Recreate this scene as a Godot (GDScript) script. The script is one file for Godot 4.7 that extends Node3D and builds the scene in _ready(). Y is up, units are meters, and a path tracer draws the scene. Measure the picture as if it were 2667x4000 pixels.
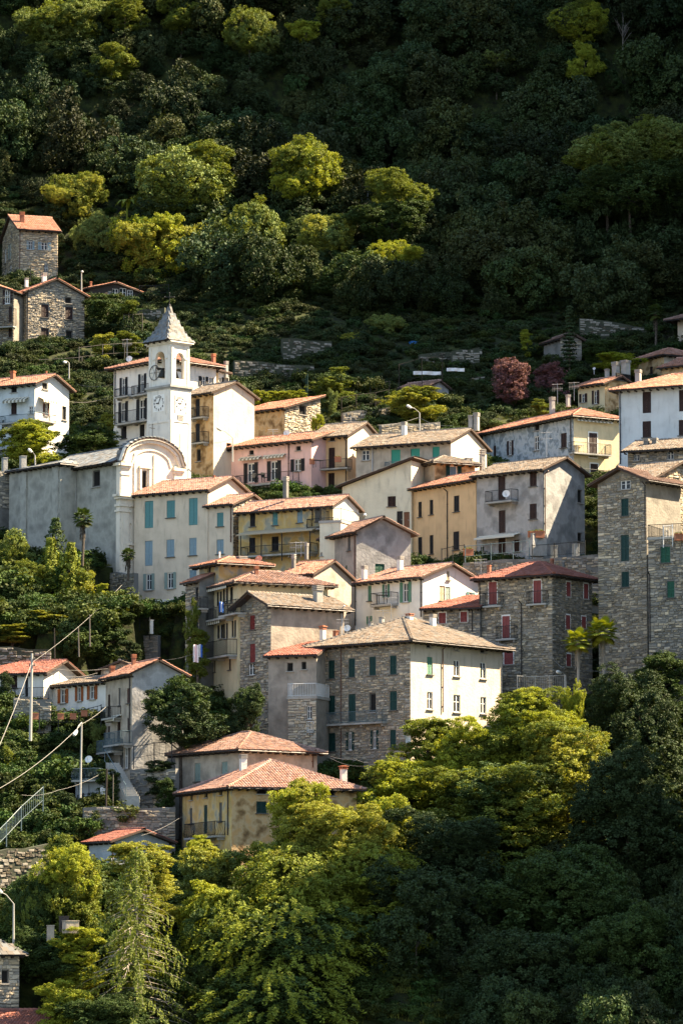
extends Node3D
# A hillside village under a wooded slope, seen through a long lens. Pixel positions measured on the photograph are turned into real
# positions by casting rays from the camera on to walls, roofs and ground that stand at their own distances.
const FOCAL := 16289.0
const PITCH := 6.5
const SUN := Vector3(.63, .70, -.14)   # towards the sun: high, from the right, a little behind the hill
const FRAMES := {"A": [0, 700, .574], "B": [400, 1200, .574], "C": [800, 1400, .574], "D": [1400, 1300, .574], "E": [1800, 1200, .5529], "F": [0, 1600, .574], "G": [600, 2000, .574], "H": [1100, 2100, .574], "I": [1767, 1900, .574], "J": [0, 2400, .574], "K": [600, 2700, .574], "L": [0, 3000, .4464], "M": [0, 3200, .7015], "S": [0, 0, 1.0], "Z": [0, 0, 1.701], "N": [0, 0, .8508], "O": [1333, 0, .8508], "Q": [1300, 400, .8718], "R": [1100, 2600, .9994]}
const KNOT_Y := [4600.0, 4000.0, 3400.0, 3000.0, 2400.0, 1900.0, 1500.0, 1100.0, 600.0, 0.0]
const KNOT_D := [280.0, 300.0, 326.0, 343.0, 365.0, 405.0, 440.0, 480.0, 508.0, 526.0]
var knot_h := []
var rng := RandomNumberGenerator.new()
var M := {}
var T := {}
var pads := []
var names := {}
var shared := {}


func ray(x: float, y: float) -> Vector3:
	var p := deg_to_rad(PITCH)
	return (Vector3(0, sin(p), -cos(p)) * FOCAL + Vector3(x - 1333.5, 0, 0) + Vector3(0, cos(p), sin(p)) * (2000.0 - y)).normalized()


func src(f: String, x: float, y: float) -> Vector2:
	var a: Array = FRAMES[f]
	return Vector2(a[0] + x * a[2], a[1] + y * a[2])


func at_depth(q: Vector2, d: float) -> Vector3:
	var r := ray(q.x, q.y)
	return r * (d / -r.z)


func ground_d(y: float) -> float:
	for i in KNOT_Y.size() - 1:
		if y >= KNOT_Y[i + 1]:
			return lerpf(KNOT_D[i], KNOT_D[i + 1], (KNOT_Y[i] - y) / (KNOT_Y[i] - KNOT_Y[i + 1]))
	return KNOT_D[-1] + (-y) * 0.03


func px_per_m(d: float) -> float:
	return FOCAL / d


# ---------------------------------------------------------------- meshes
class MB:
	var v := PackedVector3Array()
	var uv := PackedVector2Array()
	var col := PackedColorArray()
	var tint := Color.WHITE
	func tri(a: Vector3, b: Vector3, c: Vector3, ua := Vector2.ZERO, ub := Vector2.ZERO, uc := Vector2.ZERO) -> void:
		v.append(a); v.append(b); v.append(c)
		uv.append(ua); uv.append(ub); uv.append(uc)
		col.append(tint); col.append(tint); col.append(tint)
	func quad(a: Vector3, b: Vector3, c: Vector3, d: Vector3, ua := Vector2.ZERO, ub := Vector2.ZERO, uc := Vector2.ZERO, ud := Vector2.ZERO) -> void:
		tri(a, b, c, ua, ub, uc)
		tri(a, c, d, ua, uc, ud)
	func box(c: Vector3, s: Vector3, b := Basis()) -> void:
		var x := b.x * s.x * .5
		var y := b.y * s.y * .5
		var z := b.z * s.z * .5
		for k in [[x, y, z, s.x, s.y], [-x, y, -z, s.x, s.y], [y, z, x, s.y, s.z], [-y, z, -x, s.y, s.z], [z, x, y, s.z, s.x], [z, -x, -y, s.z, s.x]]:
			var a: Vector3 = k[0]
			var e: Vector3 = k[1]
			var n: Vector3 = k[2]
			quad(c + n - a - e, c + n - a + e, c + n + a + e, c + n + a - e, Vector2(0, 0), Vector2(0, k[4]), Vector2(k[3], k[4]), Vector2(k[3], 0))
	func tube(a: Vector3, b: Vector3, ra: float, rb: float, n := 6) -> void:
		var d := b - a
		if d.length() < 1e-5:
			return
		var side := d.cross(Vector3.UP if absf(d.normalized().y) < .9 else Vector3.RIGHT).normalized()
		var up := side.cross(d).normalized()
		for i in n:
			var p := side * cos(TAU * i / n) + up * sin(TAU * i / n)
			var q := side * cos(TAU * (i + 1) / n) + up * sin(TAU * (i + 1) / n)
			quad(a + p * ra, b + p * rb, b + q * rb, a + q * ra, Vector2(0, 0), Vector2(0, d.length()), Vector2(.2, d.length()), Vector2(.2, 0))
			tri(b + p * rb, b, b + q * rb)
			tri(a + p * ra, a + q * ra, a)
	func lathe(c: Vector3, prof: Array, n := 12, axis := Basis()) -> void:
		for k in prof.size() - 1:
			for i in n:
				var p := axis * Vector3(cos(TAU * i / n), 0, sin(TAU * i / n))
				var q := axis * Vector3(cos(TAU * (i + 1) / n), 0, sin(TAU * (i + 1) / n))
				quad(c + p * prof[k].x + axis.y * prof[k].y, c + p * prof[k + 1].x + axis.y * prof[k + 1].y, c + q * prof[k + 1].x + axis.y * prof[k + 1].y, c + q * prof[k].x + axis.y * prof[k].y)
	func mesh(colours := false) -> ArrayMesh:
		var m := ArrayMesh.new()
		if v.is_empty():
			return m
		var a := []
		a.resize(Mesh.ARRAY_MAX)
		a[Mesh.ARRAY_VERTEX] = v
		a[Mesh.ARRAY_TEX_UV] = uv
		a[Mesh.ARRAY_TEX_UV2] = uv
		if colours:
			a[Mesh.ARRAY_COLOR] = col
		m.add_surface_from_arrays(Mesh.PRIMITIVE_TRIANGLES, a)
		return m


func numbered(n: String) -> String:
	names[n] = names.get(n, -1) + 1
	return n if names[n] == 0 else "%s_%03d" % [n, names[n]]


func thing(n: String, label: String, category: String, xf := Transform3D(), group := "") -> Node3D:
	var o := Node3D.new()
	o.name = numbered(n)
	o.transform = xf
	add_child(o)
	tag(o, label, category, group)
	return o


func tag(o: Node3D, label: String, category := "", group := "") -> Node3D:
	o.set_meta("label", label)
	if category:
		o.set_meta("category", category)
	if group:
		o.set_meta("group", group)
	return o


func part(n: String, mesh: Mesh, m: Material, parent: Node3D, xf := Transform3D(), kind := "") -> MeshInstance3D:
	var o := MeshInstance3D.new()
	o.name = n
	if parent == self:
		o.name = numbered(n)
	o.mesh = mesh
	o.material_override = m
	o.transform = xf
	if kind:
		o.set_meta("kind", kind)
	parent.add_child(o, true)
	return o


func many(n: String, mesh: Mesh, m: Material, parent: Node3D, xfs: Array, cols: Array) -> MultiMeshInstance3D:
	var mm := MultiMesh.new()
	mm.transform_format = MultiMesh.TRANSFORM_3D
	mm.use_colors = true
	mm.mesh = mesh
	mm.instance_count = xfs.size()
	for i in xfs.size():
		mm.set_instance_transform(i, xfs[i])
		mm.set_instance_color(i, cols[i])
	var o := MultiMeshInstance3D.new()
	o.name = n if parent != self else numbered(n)
	o.multimesh = mm
	o.material_override = m
	o.set_meta("kind", "stuff")
	parent.add_child(o, true)
	return o


# ---------------------------------------------------------------- materials
func lin(r: float, g: float, b: float) -> Color:
	return Color(r, g, b).linear_to_srgb()


func noise_tex(seed_: int, freq: float, ramp: Array, type := FastNoiseLite.TYPE_SIMPLEX_SMOOTH, oct := 5, size := 512) -> NoiseTexture2D:
	var n := FastNoiseLite.new()
	n.seed = seed_
	n.noise_type = type
	n.frequency = freq
	n.fractal_octaves = oct
	var t := NoiseTexture2D.new()
	t.width = size
	t.height = size
	t.seamless = true
	t.noise = n
	if ramp.size():
		var g := Gradient.new()
		g.offsets = PackedFloat32Array(ramp.map(func(e): return e[0]))
		g.colors = PackedColorArray(ramp.map(func(e): return e[1]))
		t.color_ramp = g
	return t


func grey(x: float) -> Color:
	return Color(x, x, x)


func flat_mat(n: String, c: Color, rough := .8, metal := 0.0) -> StandardMaterial3D:
	var m := StandardMaterial3D.new()
	m.resource_name = n
	m.albedo_color = c
	m.roughness = rough
	m.metallic = metal
	m.metallic_specular = .35
	M[n] = m
	return m


func plaster(n: String, c: Color, tex: String, streak := true, bump := 1.2) -> StandardMaterial3D:
	var m := flat_mat(n, c, .92)
	m.albedo_texture = T[tex]
	m.uv1_scale = Vector3(.13, .13, 1)
	if streak:
		m.detail_enabled = true
		m.detail_blend_mode = BaseMaterial3D.BLEND_MODE_MUL
		m.detail_albedo = T.streak
		m.detail_uv_layer = BaseMaterial3D.DETAIL_UV_2
		m.uv2_scale = Vector3(.22, .045, 1)
	m.heightmap_enabled = true
	m.heightmap_texture = T.fine
	m.heightmap_scale = bump * .8
	return m


func leafy(n: String, r: float, g: float, b: float, back := .8) -> void:
	var m := flat_mat(n, lin(r, g, b), .65)
	m.vertex_color_use_as_albedo = true
	m.backlight_enabled = true
	m.backlight = Color(back, back * .97, back * .45)
	m.metallic_specular = .22


func materials() -> void:
	T.soft = noise_tex(3, .006, [[.1, grey(.92)], [.5, grey(.98)], [.85, grey(1.0)]])
	T.strong = noise_tex(8, .007, [[.1, grey(.8)], [.42, grey(.93)], [.6, grey(1.0)], [.9, grey(.9)]])
	T.blotch = noise_tex(21, .008, [[.15, grey(.78)], [.45, grey(.9)], [.6, grey(1.0)], [.85, grey(.95)]])
	T.streak = noise_tex(5, .012, [[.08, grey(.88)], [.3, grey(.98)], [.7, grey(1.0)]])
	T.fine = noise_tex(11, .05, [], FastNoiseLite.TYPE_SIMPLEX_SMOOTH, 4)
	T.peel = noise_tex(31, .009, [[.12, Color(.78, .80, .79)], [.27, Color(.88, .87, .82)], [.34, Color(1, .93, .78)], [.62, Color(.98, .86, .6)], [.85, Color(.9, .82, .66)]])
	T.bluepeel = noise_tex(37, .011, [[.15, Color(.66, .69, .7)], [.38, Color(.8, .83, .85)], [.43, Color(.95, .97, .98)], [.6, Color(1, 1, 1)], [.8, Color(.85, .87, .86)]], FastNoiseLite.TYPE_SIMPLEX_SMOOTH, 4)
	T.rust = noise_tex(41, .01, [[.1, Color(.62, .55, .46)], [.35, Color(.86, .79, .68)], [.55, Color(1, .97, .9)], [.8, Color(1, .9, .75)]])
	T.soil = noise_tex(51, .02, [[.2, Color(.45, .42, .33)], [.5, Color(.7, .8, .5)], [.8, Color(1, 1, .7)]])
	T.bark = noise_tex(61, .03, [[.2, grey(.5)], [.7, grey(1)]])
	plaster("white_plaster", lin(.69, .665, .60), "soft")
	plaster("tower_plaster", lin(.70, .655, .57), "soft", true, .5)
	plaster("church_plaster", lin(.36, .35, .30), "strong")
	plaster("facade_plaster", lin(.73, .65, .53), "soft", true, .4)
	plaster("cream_plaster", lin(.63, .52, .39), "soft")
	plaster("pale_cream_plaster", lin(.66, .61, .46), "soft")
	plaster("yellow_plaster", lin(.60, .50, .31), "soft")
	plaster("ochre_plaster", lin(.62, .43, .235), "soft")
	plaster("pink_plaster", lin(.70, .45, .40), "soft")
	plaster("beige_rough", lin(.48, .38, .25), "rust", true, 2.5)
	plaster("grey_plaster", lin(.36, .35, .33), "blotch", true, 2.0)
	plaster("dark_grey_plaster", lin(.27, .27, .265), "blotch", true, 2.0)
	plaster("taupe_plaster", lin(.34, .29, .235), "strong", true, 2.0)
	plaster("warm_grey_plaster", lin(.42, .36, .28), "strong", true, 2.0)
	plaster("old_yellow_plaster", lin(.50, .45, .35), "peel", true, 2.0)
	plaster("blue_peeling_plaster", lin(.40, .43, .44), "bluepeel", true, 2.0)
	plaster("peeling_plaster", lin(.42, .38, .32), "peel", true, 2.0)
	plaster("bright_rough_plaster", lin(.57, .485, .375), "soft", true, 2.0)
	plaster("bluish_plaster", lin(.38, .42, .44), "soft")
	plaster("light_blue_plaster", lin(.55, .595, .595), "soft")
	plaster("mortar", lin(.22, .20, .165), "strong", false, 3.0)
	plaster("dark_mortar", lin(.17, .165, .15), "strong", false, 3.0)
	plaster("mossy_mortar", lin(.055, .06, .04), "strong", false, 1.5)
	plaster("concrete", lin(.33, .32, .29), "strong", false, 1.5)
	var st := flat_mat("stone", Color.WHITE, .9)
	st.vertex_color_use_as_albedo = true
	st.albedo_texture = T.strong
	st.uv1_triplanar = true
	st.uv1_world_triplanar = true
	st.uv1_scale = Vector3(1.1, 1.1, 1.1)
	st.heightmap_enabled = true
	st.heightmap_texture = T.fine
	st.heightmap_scale = 4
	var tl := flat_mat("tile", Color.WHITE, .85)
	tl.vertex_color_use_as_albedo = true
	for k in 8:
		var t: float = [.62, .78, .9, 1.0, 1.08, 1.2, .85, .72][k]
		var w: float = [0, .2, .5, .1, .4, .8, .9, .6][k]
		flat_mat("stone_%d" % k, lin(lerpf(.38, .48, w) * t, lerpf(.345, .385, w) * t, lerpf(.285, .25, w) * t), .9)
	flat_mat("deck_wood", lin(.06, .04, .03), .9)
	flat_mat("dark_wood", lin(.03, .024, .02), .85)
	flat_mat("dark_plank", lin(.045, .038, .032), .9)
	flat_mat("grey_wood", lin(.12, .105, .09), .9)
	flat_mat("gutter", lin(.035, .03, .028), .5, .3)
	flat_mat("copper_pipe", lin(.12, .07, .05), .5, .3)
	flat_mat("light_pipe", lin(.35, .37, .38), .5)
	flat_mat("iron", lin(.02, .021, .022), .6, .3)
	flat_mat("rail_white", lin(.6, .6, .58), .5)
	flat_mat("rail_blue", lin(.09, .13, .145), .5)
	flat_mat("glass", lin(.02, .025, .03), .08)
	flat_mat("sky_glass", lin(.12, .2, .28), .05).metallic = .3
	flat_mat("void", lin(.012, .011, .010), .9)
	flat_mat("frame_white", lin(.65, .64, .6), .5)
	flat_mat("frame_wood", lin(.16, .07, .035), .6)
	flat_mat("sill_stone", lin(.3, .28, .25), .85)
	flat_mat("dark_sill", lin(.1, .095, .085), .85)
	flat_mat("teal", lin(.10, .24, .235), .6)
	flat_mat("bluegrey", lin(.22, .30, .335), .6)
	flat_mat("sage", lin(.23, .29, .25), .6)
	flat_mat("green", lin(.02, .085, .05), .6)
	flat_mat("mint", lin(.10, .22, .145), .6)
	flat_mat("darkgreen", lin(.010, .038, .032), .6)
	flat_mat("brown", lin(.035, .018, .013), .6)
	flat_mat("rustbrown", lin(.085, .035, .022), .6)
	flat_mat("orange", lin(.30, .095, .03), .6)
	flat_mat("red", lin(.17, .03, .025), .6)
	flat_mat("dustyred", lin(.22, .055, .05), .6)
	flat_mat("black", lin(.014, .013, .013), .6)
	flat_mat("greywood", lin(.10, .095, .085), .8)
	flat_mat("roller_green", lin(.03, .25, .175), .5)
	flat_mat("tan", lin(.36, .29, .19), .6)
	flat_mat("terracotta", lin(.36, .14, .075), .8)
	flat_mat("brick", lin(.24, .10, .06), .9)
	flat_mat("dish_white", lin(.62, .62, .6), .5)
	flat_mat("dish_orange", lin(.5, .21, .13), .5)
	flat_mat("metal", lin(.32, .33, .34), .4, .6)
	flat_mat("bronze", lin(.035, .035, .03), .45, .5)
	flat_mat("cloth_white", lin(.66, .66, .66), .9)
	flat_mat("cloth_blue", lin(.03, .12, .42), .9)
	flat_mat("cloth_pink", lin(.6, .42, .42), .9)
	flat_mat("awning_cream", lin(.55, .52, .43), .9)
	flat_mat("awning_dark", lin(.20, .18, .13), .9)
	flat_mat("numeral", lin(.06, .055, .05), .7)
	flat_mat("clock_white", lin(.72, .7, .64), .7)
	flat_mat("tarp_blue", lin(.03, .16, .42), .6)
	flat_mat("wire", lin(.2, .19, .175), .6)
	flat_mat("lamp_head", lin(.6, .6, .58), .4)
	flat_mat("pole", lin(.34, .33, .30), .8)
	flat_mat("slate_ridge", lin(.25, .26, .27), .8)
	flat_mat("petal", lin(.62, .42, .42), .8)
	flat_mat("petal_white", lin(.7, .68, .66), .8)
	var bk := flat_mat("bark", lin(.13, .105, .08), .95)
	bk.albedo_texture = T.bark
	bk.uv1_triplanar = true
	bk.uv1_scale = Vector3(.8, .2, .8)
	flat_mat("pale_bark", lin(.30, .26, .21), .95)
	var gr := flat_mat("ground", lin(.034, .038, .016), 1)
	gr.albedo_texture = T.soil
	gr.uv1_triplanar = true
	gr.uv1_world_triplanar = true
	gr.uv1_scale = Vector3(.07, .07, .07)
	gr.heightmap_enabled = true
	gr.heightmap_texture = T.fine
	gr.heightmap_scale = 12
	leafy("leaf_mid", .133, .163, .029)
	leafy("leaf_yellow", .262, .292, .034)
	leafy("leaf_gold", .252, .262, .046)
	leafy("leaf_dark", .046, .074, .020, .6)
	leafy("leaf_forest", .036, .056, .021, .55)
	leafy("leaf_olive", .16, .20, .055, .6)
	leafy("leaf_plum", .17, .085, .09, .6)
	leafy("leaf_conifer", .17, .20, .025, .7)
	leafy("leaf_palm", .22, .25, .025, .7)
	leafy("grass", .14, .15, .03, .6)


# ---------------------------------------------------------------- shared small shapes
func unit(n: String) -> ArrayMesh:
	if shared.has(n):
		return shared[n]
	var b := MB.new()
	match n:
		"stone":   # x across, y up, z out; front face small and uneven, sides sloping to the wall
			var p := [Vector3(-.5, -.5, 0), Vector3(.5, -.5, 0), Vector3(.5, .5, 0), Vector3(-.5, .5, 0)]
			var q := [Vector3(-.44, -.36, .9), Vector3(.40, -.40, 1), Vector3(.44, .30, .85), Vector3(-.36, .40, 1)]
			for i in 4:
				b.quad(p[i], p[(i + 1) % 4], q[(i + 1) % 4], q[i])
			b.quad(q[0], q[1], q[2], q[3])
		"tile":    # x across, y out of the roof, z down the slope
			var xs := [-.5, -.27, .27, .5]
			var hs := [0.0, 1.0, 1.0, 0.0]
			for i in 3:
				var a := Vector3(xs[i], hs[i] * .9 + .35, .56)
				var c := Vector3(xs[i + 1], hs[i + 1] * .9 + .35, .56)
				b.quad(a, c, Vector3(xs[i + 1] * .9, hs[i + 1] * .8, -.5), Vector3(xs[i] * .9, hs[i] * .8, -.5))
				b.quad(a, c, Vector3(c.x, -.3, .56), Vector3(a.x, -.3, .56))
			b.quad(Vector3(-.5, .35, .56), Vector3(-.45, 0, -.5), Vector3(-.45, -.4, -.5), Vector3(-.5, -.3, .56))
			b.quad(Vector3(.5, .35, .56), Vector3(.45, 0, -.5), Vector3(.45, -.4, -.5), Vector3(.5, -.3, .56))
		"slab":    # flat roof stone
			b.box(Vector3(0, .2, 0), Vector3(.96, .5, 1.2), Basis(Vector3.RIGHT, .06))
		"leaf_shutter":   # louvred leaf one wide, one high, z out
			b.box(Vector3(-.44, 0, 0), Vector3(.12, 1, 1))
			b.box(Vector3(.44, 0, 0), Vector3(.12, 1, 1))
			for y in [-.47, 0.0, .47]:
				b.box(Vector3(0, y, 0), Vector3(.76, .06, .96))
			for k in 9:
				for h in [-.235, .235]:
					b.quad(Vector3(-.38, h - .2 + k * .05 - .028, .4), Vector3(.38, h - .2 + k * .05 - .028, .4), Vector3(.38, h - .2 + k * .05 + .022, -.2), Vector3(-.38, h - .2 + k * .05 + .022, -.2))
			b.quad(Vector3(-.4, -.48, -.3), Vector3(.4, -.48, -.3), Vector3(.4, .48, -.3), Vector3(-.4, .48, -.3))
		"frame":   # casement frame with a mullion and a bar each side
			b.box(Vector3(-.46, 0, 0), Vector3(.08, 1, 1))
			b.box(Vector3(.46, 0, 0), Vector3(.08, 1, 1))
			b.box(Vector3(0, .47, 0), Vector3(.84, .06, .98))
			b.box(Vector3(0, -.47, 0), Vector3(.84, .06, .98))
			b.box(Vector3(0, 0, .05), Vector3(.11, .88, .9))
			b.box(Vector3(-.24, .1, 0), Vector3(.36, .035, .7))
			b.box(Vector3(.24, .1, 0), Vector3(.36, .035, .7))
		"plain_frame":
			b.box(Vector3(-.46, 0, 0), Vector3(.08, 1, 1))
			b.box(Vector3(.46, 0, 0), Vector3(.08, 1, 1))
			b.box(Vector3(0, .46, 0), Vector3(.84, .08, .98))
			b.box(Vector3(0, -.46, 0), Vector3(.84, .08, .98))
		"roller":
			for k in 14:
				var y := -.5 + (k + .5) / 14.0
				b.box(Vector3(0, y, 0), Vector3(1, 1 / 15.5, 1))
			b.box(Vector3(0, 0, -.3), Vector3(.99, .99, .3))
		"door":
			b.box(Vector3(-.45, 0, 0), Vector3(.1, 1, 1))
			b.box(Vector3(.45, 0, 0), Vector3(.1, 1, 1))
			b.box(Vector3(0, 0, -.1), Vector3(.8, 1, .7))
			b.box(Vector3(0, 0, .1), Vector3(.06, .98, .7))
			for y in [-.45, -.1, .45]:
				b.box(Vector3(0, y, .1), Vector3(.8, .07, .7))
		"box":
			b.box(Vector3.ZERO, Vector3.ONE)
		"pane":
			b.quad(Vector3(-.5, -.5, 0), Vector3(.5, -.5, 0), Vector3(.5, .5, 0), Vector3(-.5, .5, 0))
	shared[n] = b.mesh()
	return shared[n]


# ---------------------------------------------------------------- houses
class Face:
	var o: Vector3
	var u: Vector3
	var n: Vector3
	var w: float
	var wall: Node3D
	var top: Array          # [[u, height], ...]
	var holes: Array = []   # [u0, u1, v0, v1]
	func p(a: float, b: float, c := 0.0) -> Vector3:
		return o + u * a + Vector3.UP * b + n * c
	func top_at(a: float) -> float:
		for i in top.size() - 1:
			if a <= top[i + 1][0]:
				return lerpf(top[i][1], top[i + 1][1], clampf((a - top[i][0]) / maxf(.001, top[i + 1][0] - top[i][0]), 0, 1))
		return top[-1][1]
	func basis() -> Basis:
		return Basis(u if u.cross(Vector3.UP).dot(n) > 0 else -u, Vector3.UP, n)


class House:
	var node: Node3D
	var xf: Transform3D
	var faces := {}
	var planes := []
	var roof: Node3D
	var h: float
	var wl: float
	var wr: float
	var fr: String
	var below: float


func pix_face(hs: House, side: String, q: Vector2, off := 0.0) -> Vector2:
	var f: Face = hs.faces[side]
	var inv := hs.xf.affine_inverse()
	var o := inv * Vector3.ZERO
	var d := inv.basis * ray(q.x, q.y)
	var t: float = ((f.o + f.n * off) - o).dot(f.n) / d.dot(f.n)
	var p := o + d * t - f.o
	return Vector2(p.dot(f.u), p.y)


func face_mesh(f: Face, below: float, shift: float) -> ArrayMesh:
	var b := MB.new()
	var cuts := [0.0, f.w]
	for t in f.top:
		cuts.append(t[0])
	for k in f.holes:
		cuts.append(k[0])
		cuts.append(k[1])
	cuts.sort()
	for i in cuts.size() - 1:
		var a: float = cuts[i]
		var c: float = cuts[i + 1]
		if c - a < .002:
			continue
		var mid := (a + c) / 2
		var hs: Array = f.holes.filter(func(k): return k[0] < mid and k[1] > mid)
		hs.sort_custom(func(x, y): return x[2] < y[2])
		var v := -below
		for k in hs:
			if k[2] > v:
				cell(b, f, a, c, v, v, k[2], k[2], shift)
			v = maxf(v, k[3])
		cell(b, f, a, c, v, v, f.top_at(a), f.top_at(c), shift)
	for k in f.holes:
		var dd := -.22
		for e in [[k[0], k[2], k[0], k[3]], [k[1], k[2], k[1], k[3]], [k[0], k[2], k[1], k[2]], [k[0], k[3], k[1], k[3]]]:
			b.quad(f.p(e[0], e[1]), f.p(e[2], e[3]), f.p(e[2], e[3], dd), f.p(e[0], e[1], dd), Vector2(e[0] + shift, e[1]), Vector2(e[2] + shift, e[3]), Vector2(e[2] + shift, e[3]), Vector2(e[0] + shift, e[1]))
	return b.mesh()


func cell(b: MB, f: Face, a: float, c: float, v0: float, v1: float, t0: float, t1: float, s: float) -> void:
	b.quad(f.p(a, v0), f.p(a, t0), f.p(c, t1), f.p(c, v1), Vector2(a + s, v0), Vector2(a + s, t0), Vector2(c + s, t1), Vector2(c + s, v1))


func add_opening(hs: House, side: String, x0: float, y0: float, x1: float, y1: float, style: String, colour: String, openings: Array) -> void:
	var f: Face = hs.faces[side]
	var ym := (y0 + y1) / 2
	var xm := (x0 + x1) / 2
	var ua := pix_face(hs, side, src(hs.fr, x0, ym)).x
	var ub := pix_face(hs, side, src(hs.fr, x1, ym)).x
	var va := pix_face(hs, side, src(hs.fr, xm, y1)).y
	var vb := pix_face(hs, side, src(hs.fr, xm, y0)).y
	var k := [minf(ua, ub), maxf(ua, ub), va, vb]
	k[0] = maxf(k[0], .06)
	k[1] = minf(k[1], f.w - .06)
	var fits: bool = k[3] < minf(f.top_at(k[0]), f.top_at(k[1])) - .03 and k[1] - k[0] > .1
	for e in f.holes:
		if e[0] < k[1] + .02 and e[1] > k[0] - .02 and e[2] < k[3] + .02 and e[3] > k[2] - .02:
			fits = false
	if fits:
		f.holes.append(k)
	openings.append([side, k, style, colour, fits])


func build_opening(hs: House, o: Array) -> void:
	var f: Face = hs.faces[o[0]]
	var k: Array = o[1]
	var style: String = o[2]
	var c: Material = M[o[3]]
	var deep: float = -.10 if o[4] else .05
	var w: float = k[1] - k[0]
	var h: float = k[3] - k[2]
	var mid := f.p((k[0] + k[1]) / 2, (k[2] + k[3]) / 2, 0)
	var bs := f.basis()
	var put := func(n: String, mesh: String, m: Material, par: Node3D, du: float, dv: float, dn: float, sx: float, sy: float, sz: float) -> MeshInstance3D:
		var x := Transform3D(Basis(bs.x * sx, bs.y * sy, bs.z * sz), mid + bs.x * du + bs.y * dv + bs.z * dn)
		if par != hs.node:
			x = par.transform.affine_inverse() * x
		return part(n, unit(mesh), m, par, x)
	var root: MeshInstance3D
	match style:
		"s":
			root = put.call("window", "plain_frame", c, hs.node, 0, 0, deep - .04, w, h, .06)
			put.call("shutter", "leaf_shutter", c, root, -w * .25, 0, deep + .03, w * .47, h * .96, .05)
			put.call("shutter", "leaf_shutter", c, root, w * .25, 0, deep + .03, w * .47, h * .96, .05)
		"S":   # closed leaves in a white painted surround
			root = put.call("window", "plain_frame", M.frame_white, hs.node, 0, 0, .015, w + .2, h + .2, .06)
			put.call("shutter", "leaf_shutter", c, root, -w * .25, 0, .03, w * .48, h * .97, .05)
			put.call("shutter", "leaf_shutter", c, root, w * .25, 0, .03, w * .48, h * .97, .05)
		"o", "g":
			root = put.call("window", "frame", M.frame_white, hs.node, 0, 0, deep, w, h, .06)
			put.call("pane", "pane", M.glass, root, 0, 0, deep - .02, w * .98, h * .98, 1)
			if style == "o":
				for s in [-1, 1]:
					put.call("shutter", "leaf_shutter", c, root, s * (w * .76 + .02), 0, .05, w * .5, h * 1.02, .05)
		"d":
			root = put.call("window", "plain_frame", M.greywood, hs.node, 0, 0, deep - .06, w, h, .05)
			put.call("pane", "pane", M.void, root, 0, 0, deep - .09, w, h, 1)
		"r":
			root = put.call("window", "plain_frame", c, hs.node, 0, 0, deep, w, h, .05)
			put.call("roller_shutter", "roller", c, root, 0, 0, deep + .02, w * .92, h * .95, .04)
		"D":
			root = put.call("door", "door", c, hs.node, 0, 0, deep, w, h, .07)
			put.call("handle", "box", M.metal, root, w * .3, -h * .02, deep + .06, .03, .14, .04)
		"B":   # blue-lit glazed
			root = put.call("window", "plain_frame", M.frame_white, hs.node, 0, 0, deep, w, h, .06)
			put.call("pane", "pane", M.sky_glass, root, 0, 0, deep - .02, w * .96, h * .96, 1)
			for s in [-1, 1]:
				put.call("shutter", "leaf_shutter", c, root, s * (w * .76 + .02), 0, .05, w * .5, h * 1.02, .05)
	if style != "D" and h < 1.9 and root:
		put.call("sill", "box", M.sill_stone if style != "s" else M.dark_sill, root, 0, -h / 2 - .035, .04, w + .22, .07, .2)


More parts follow.
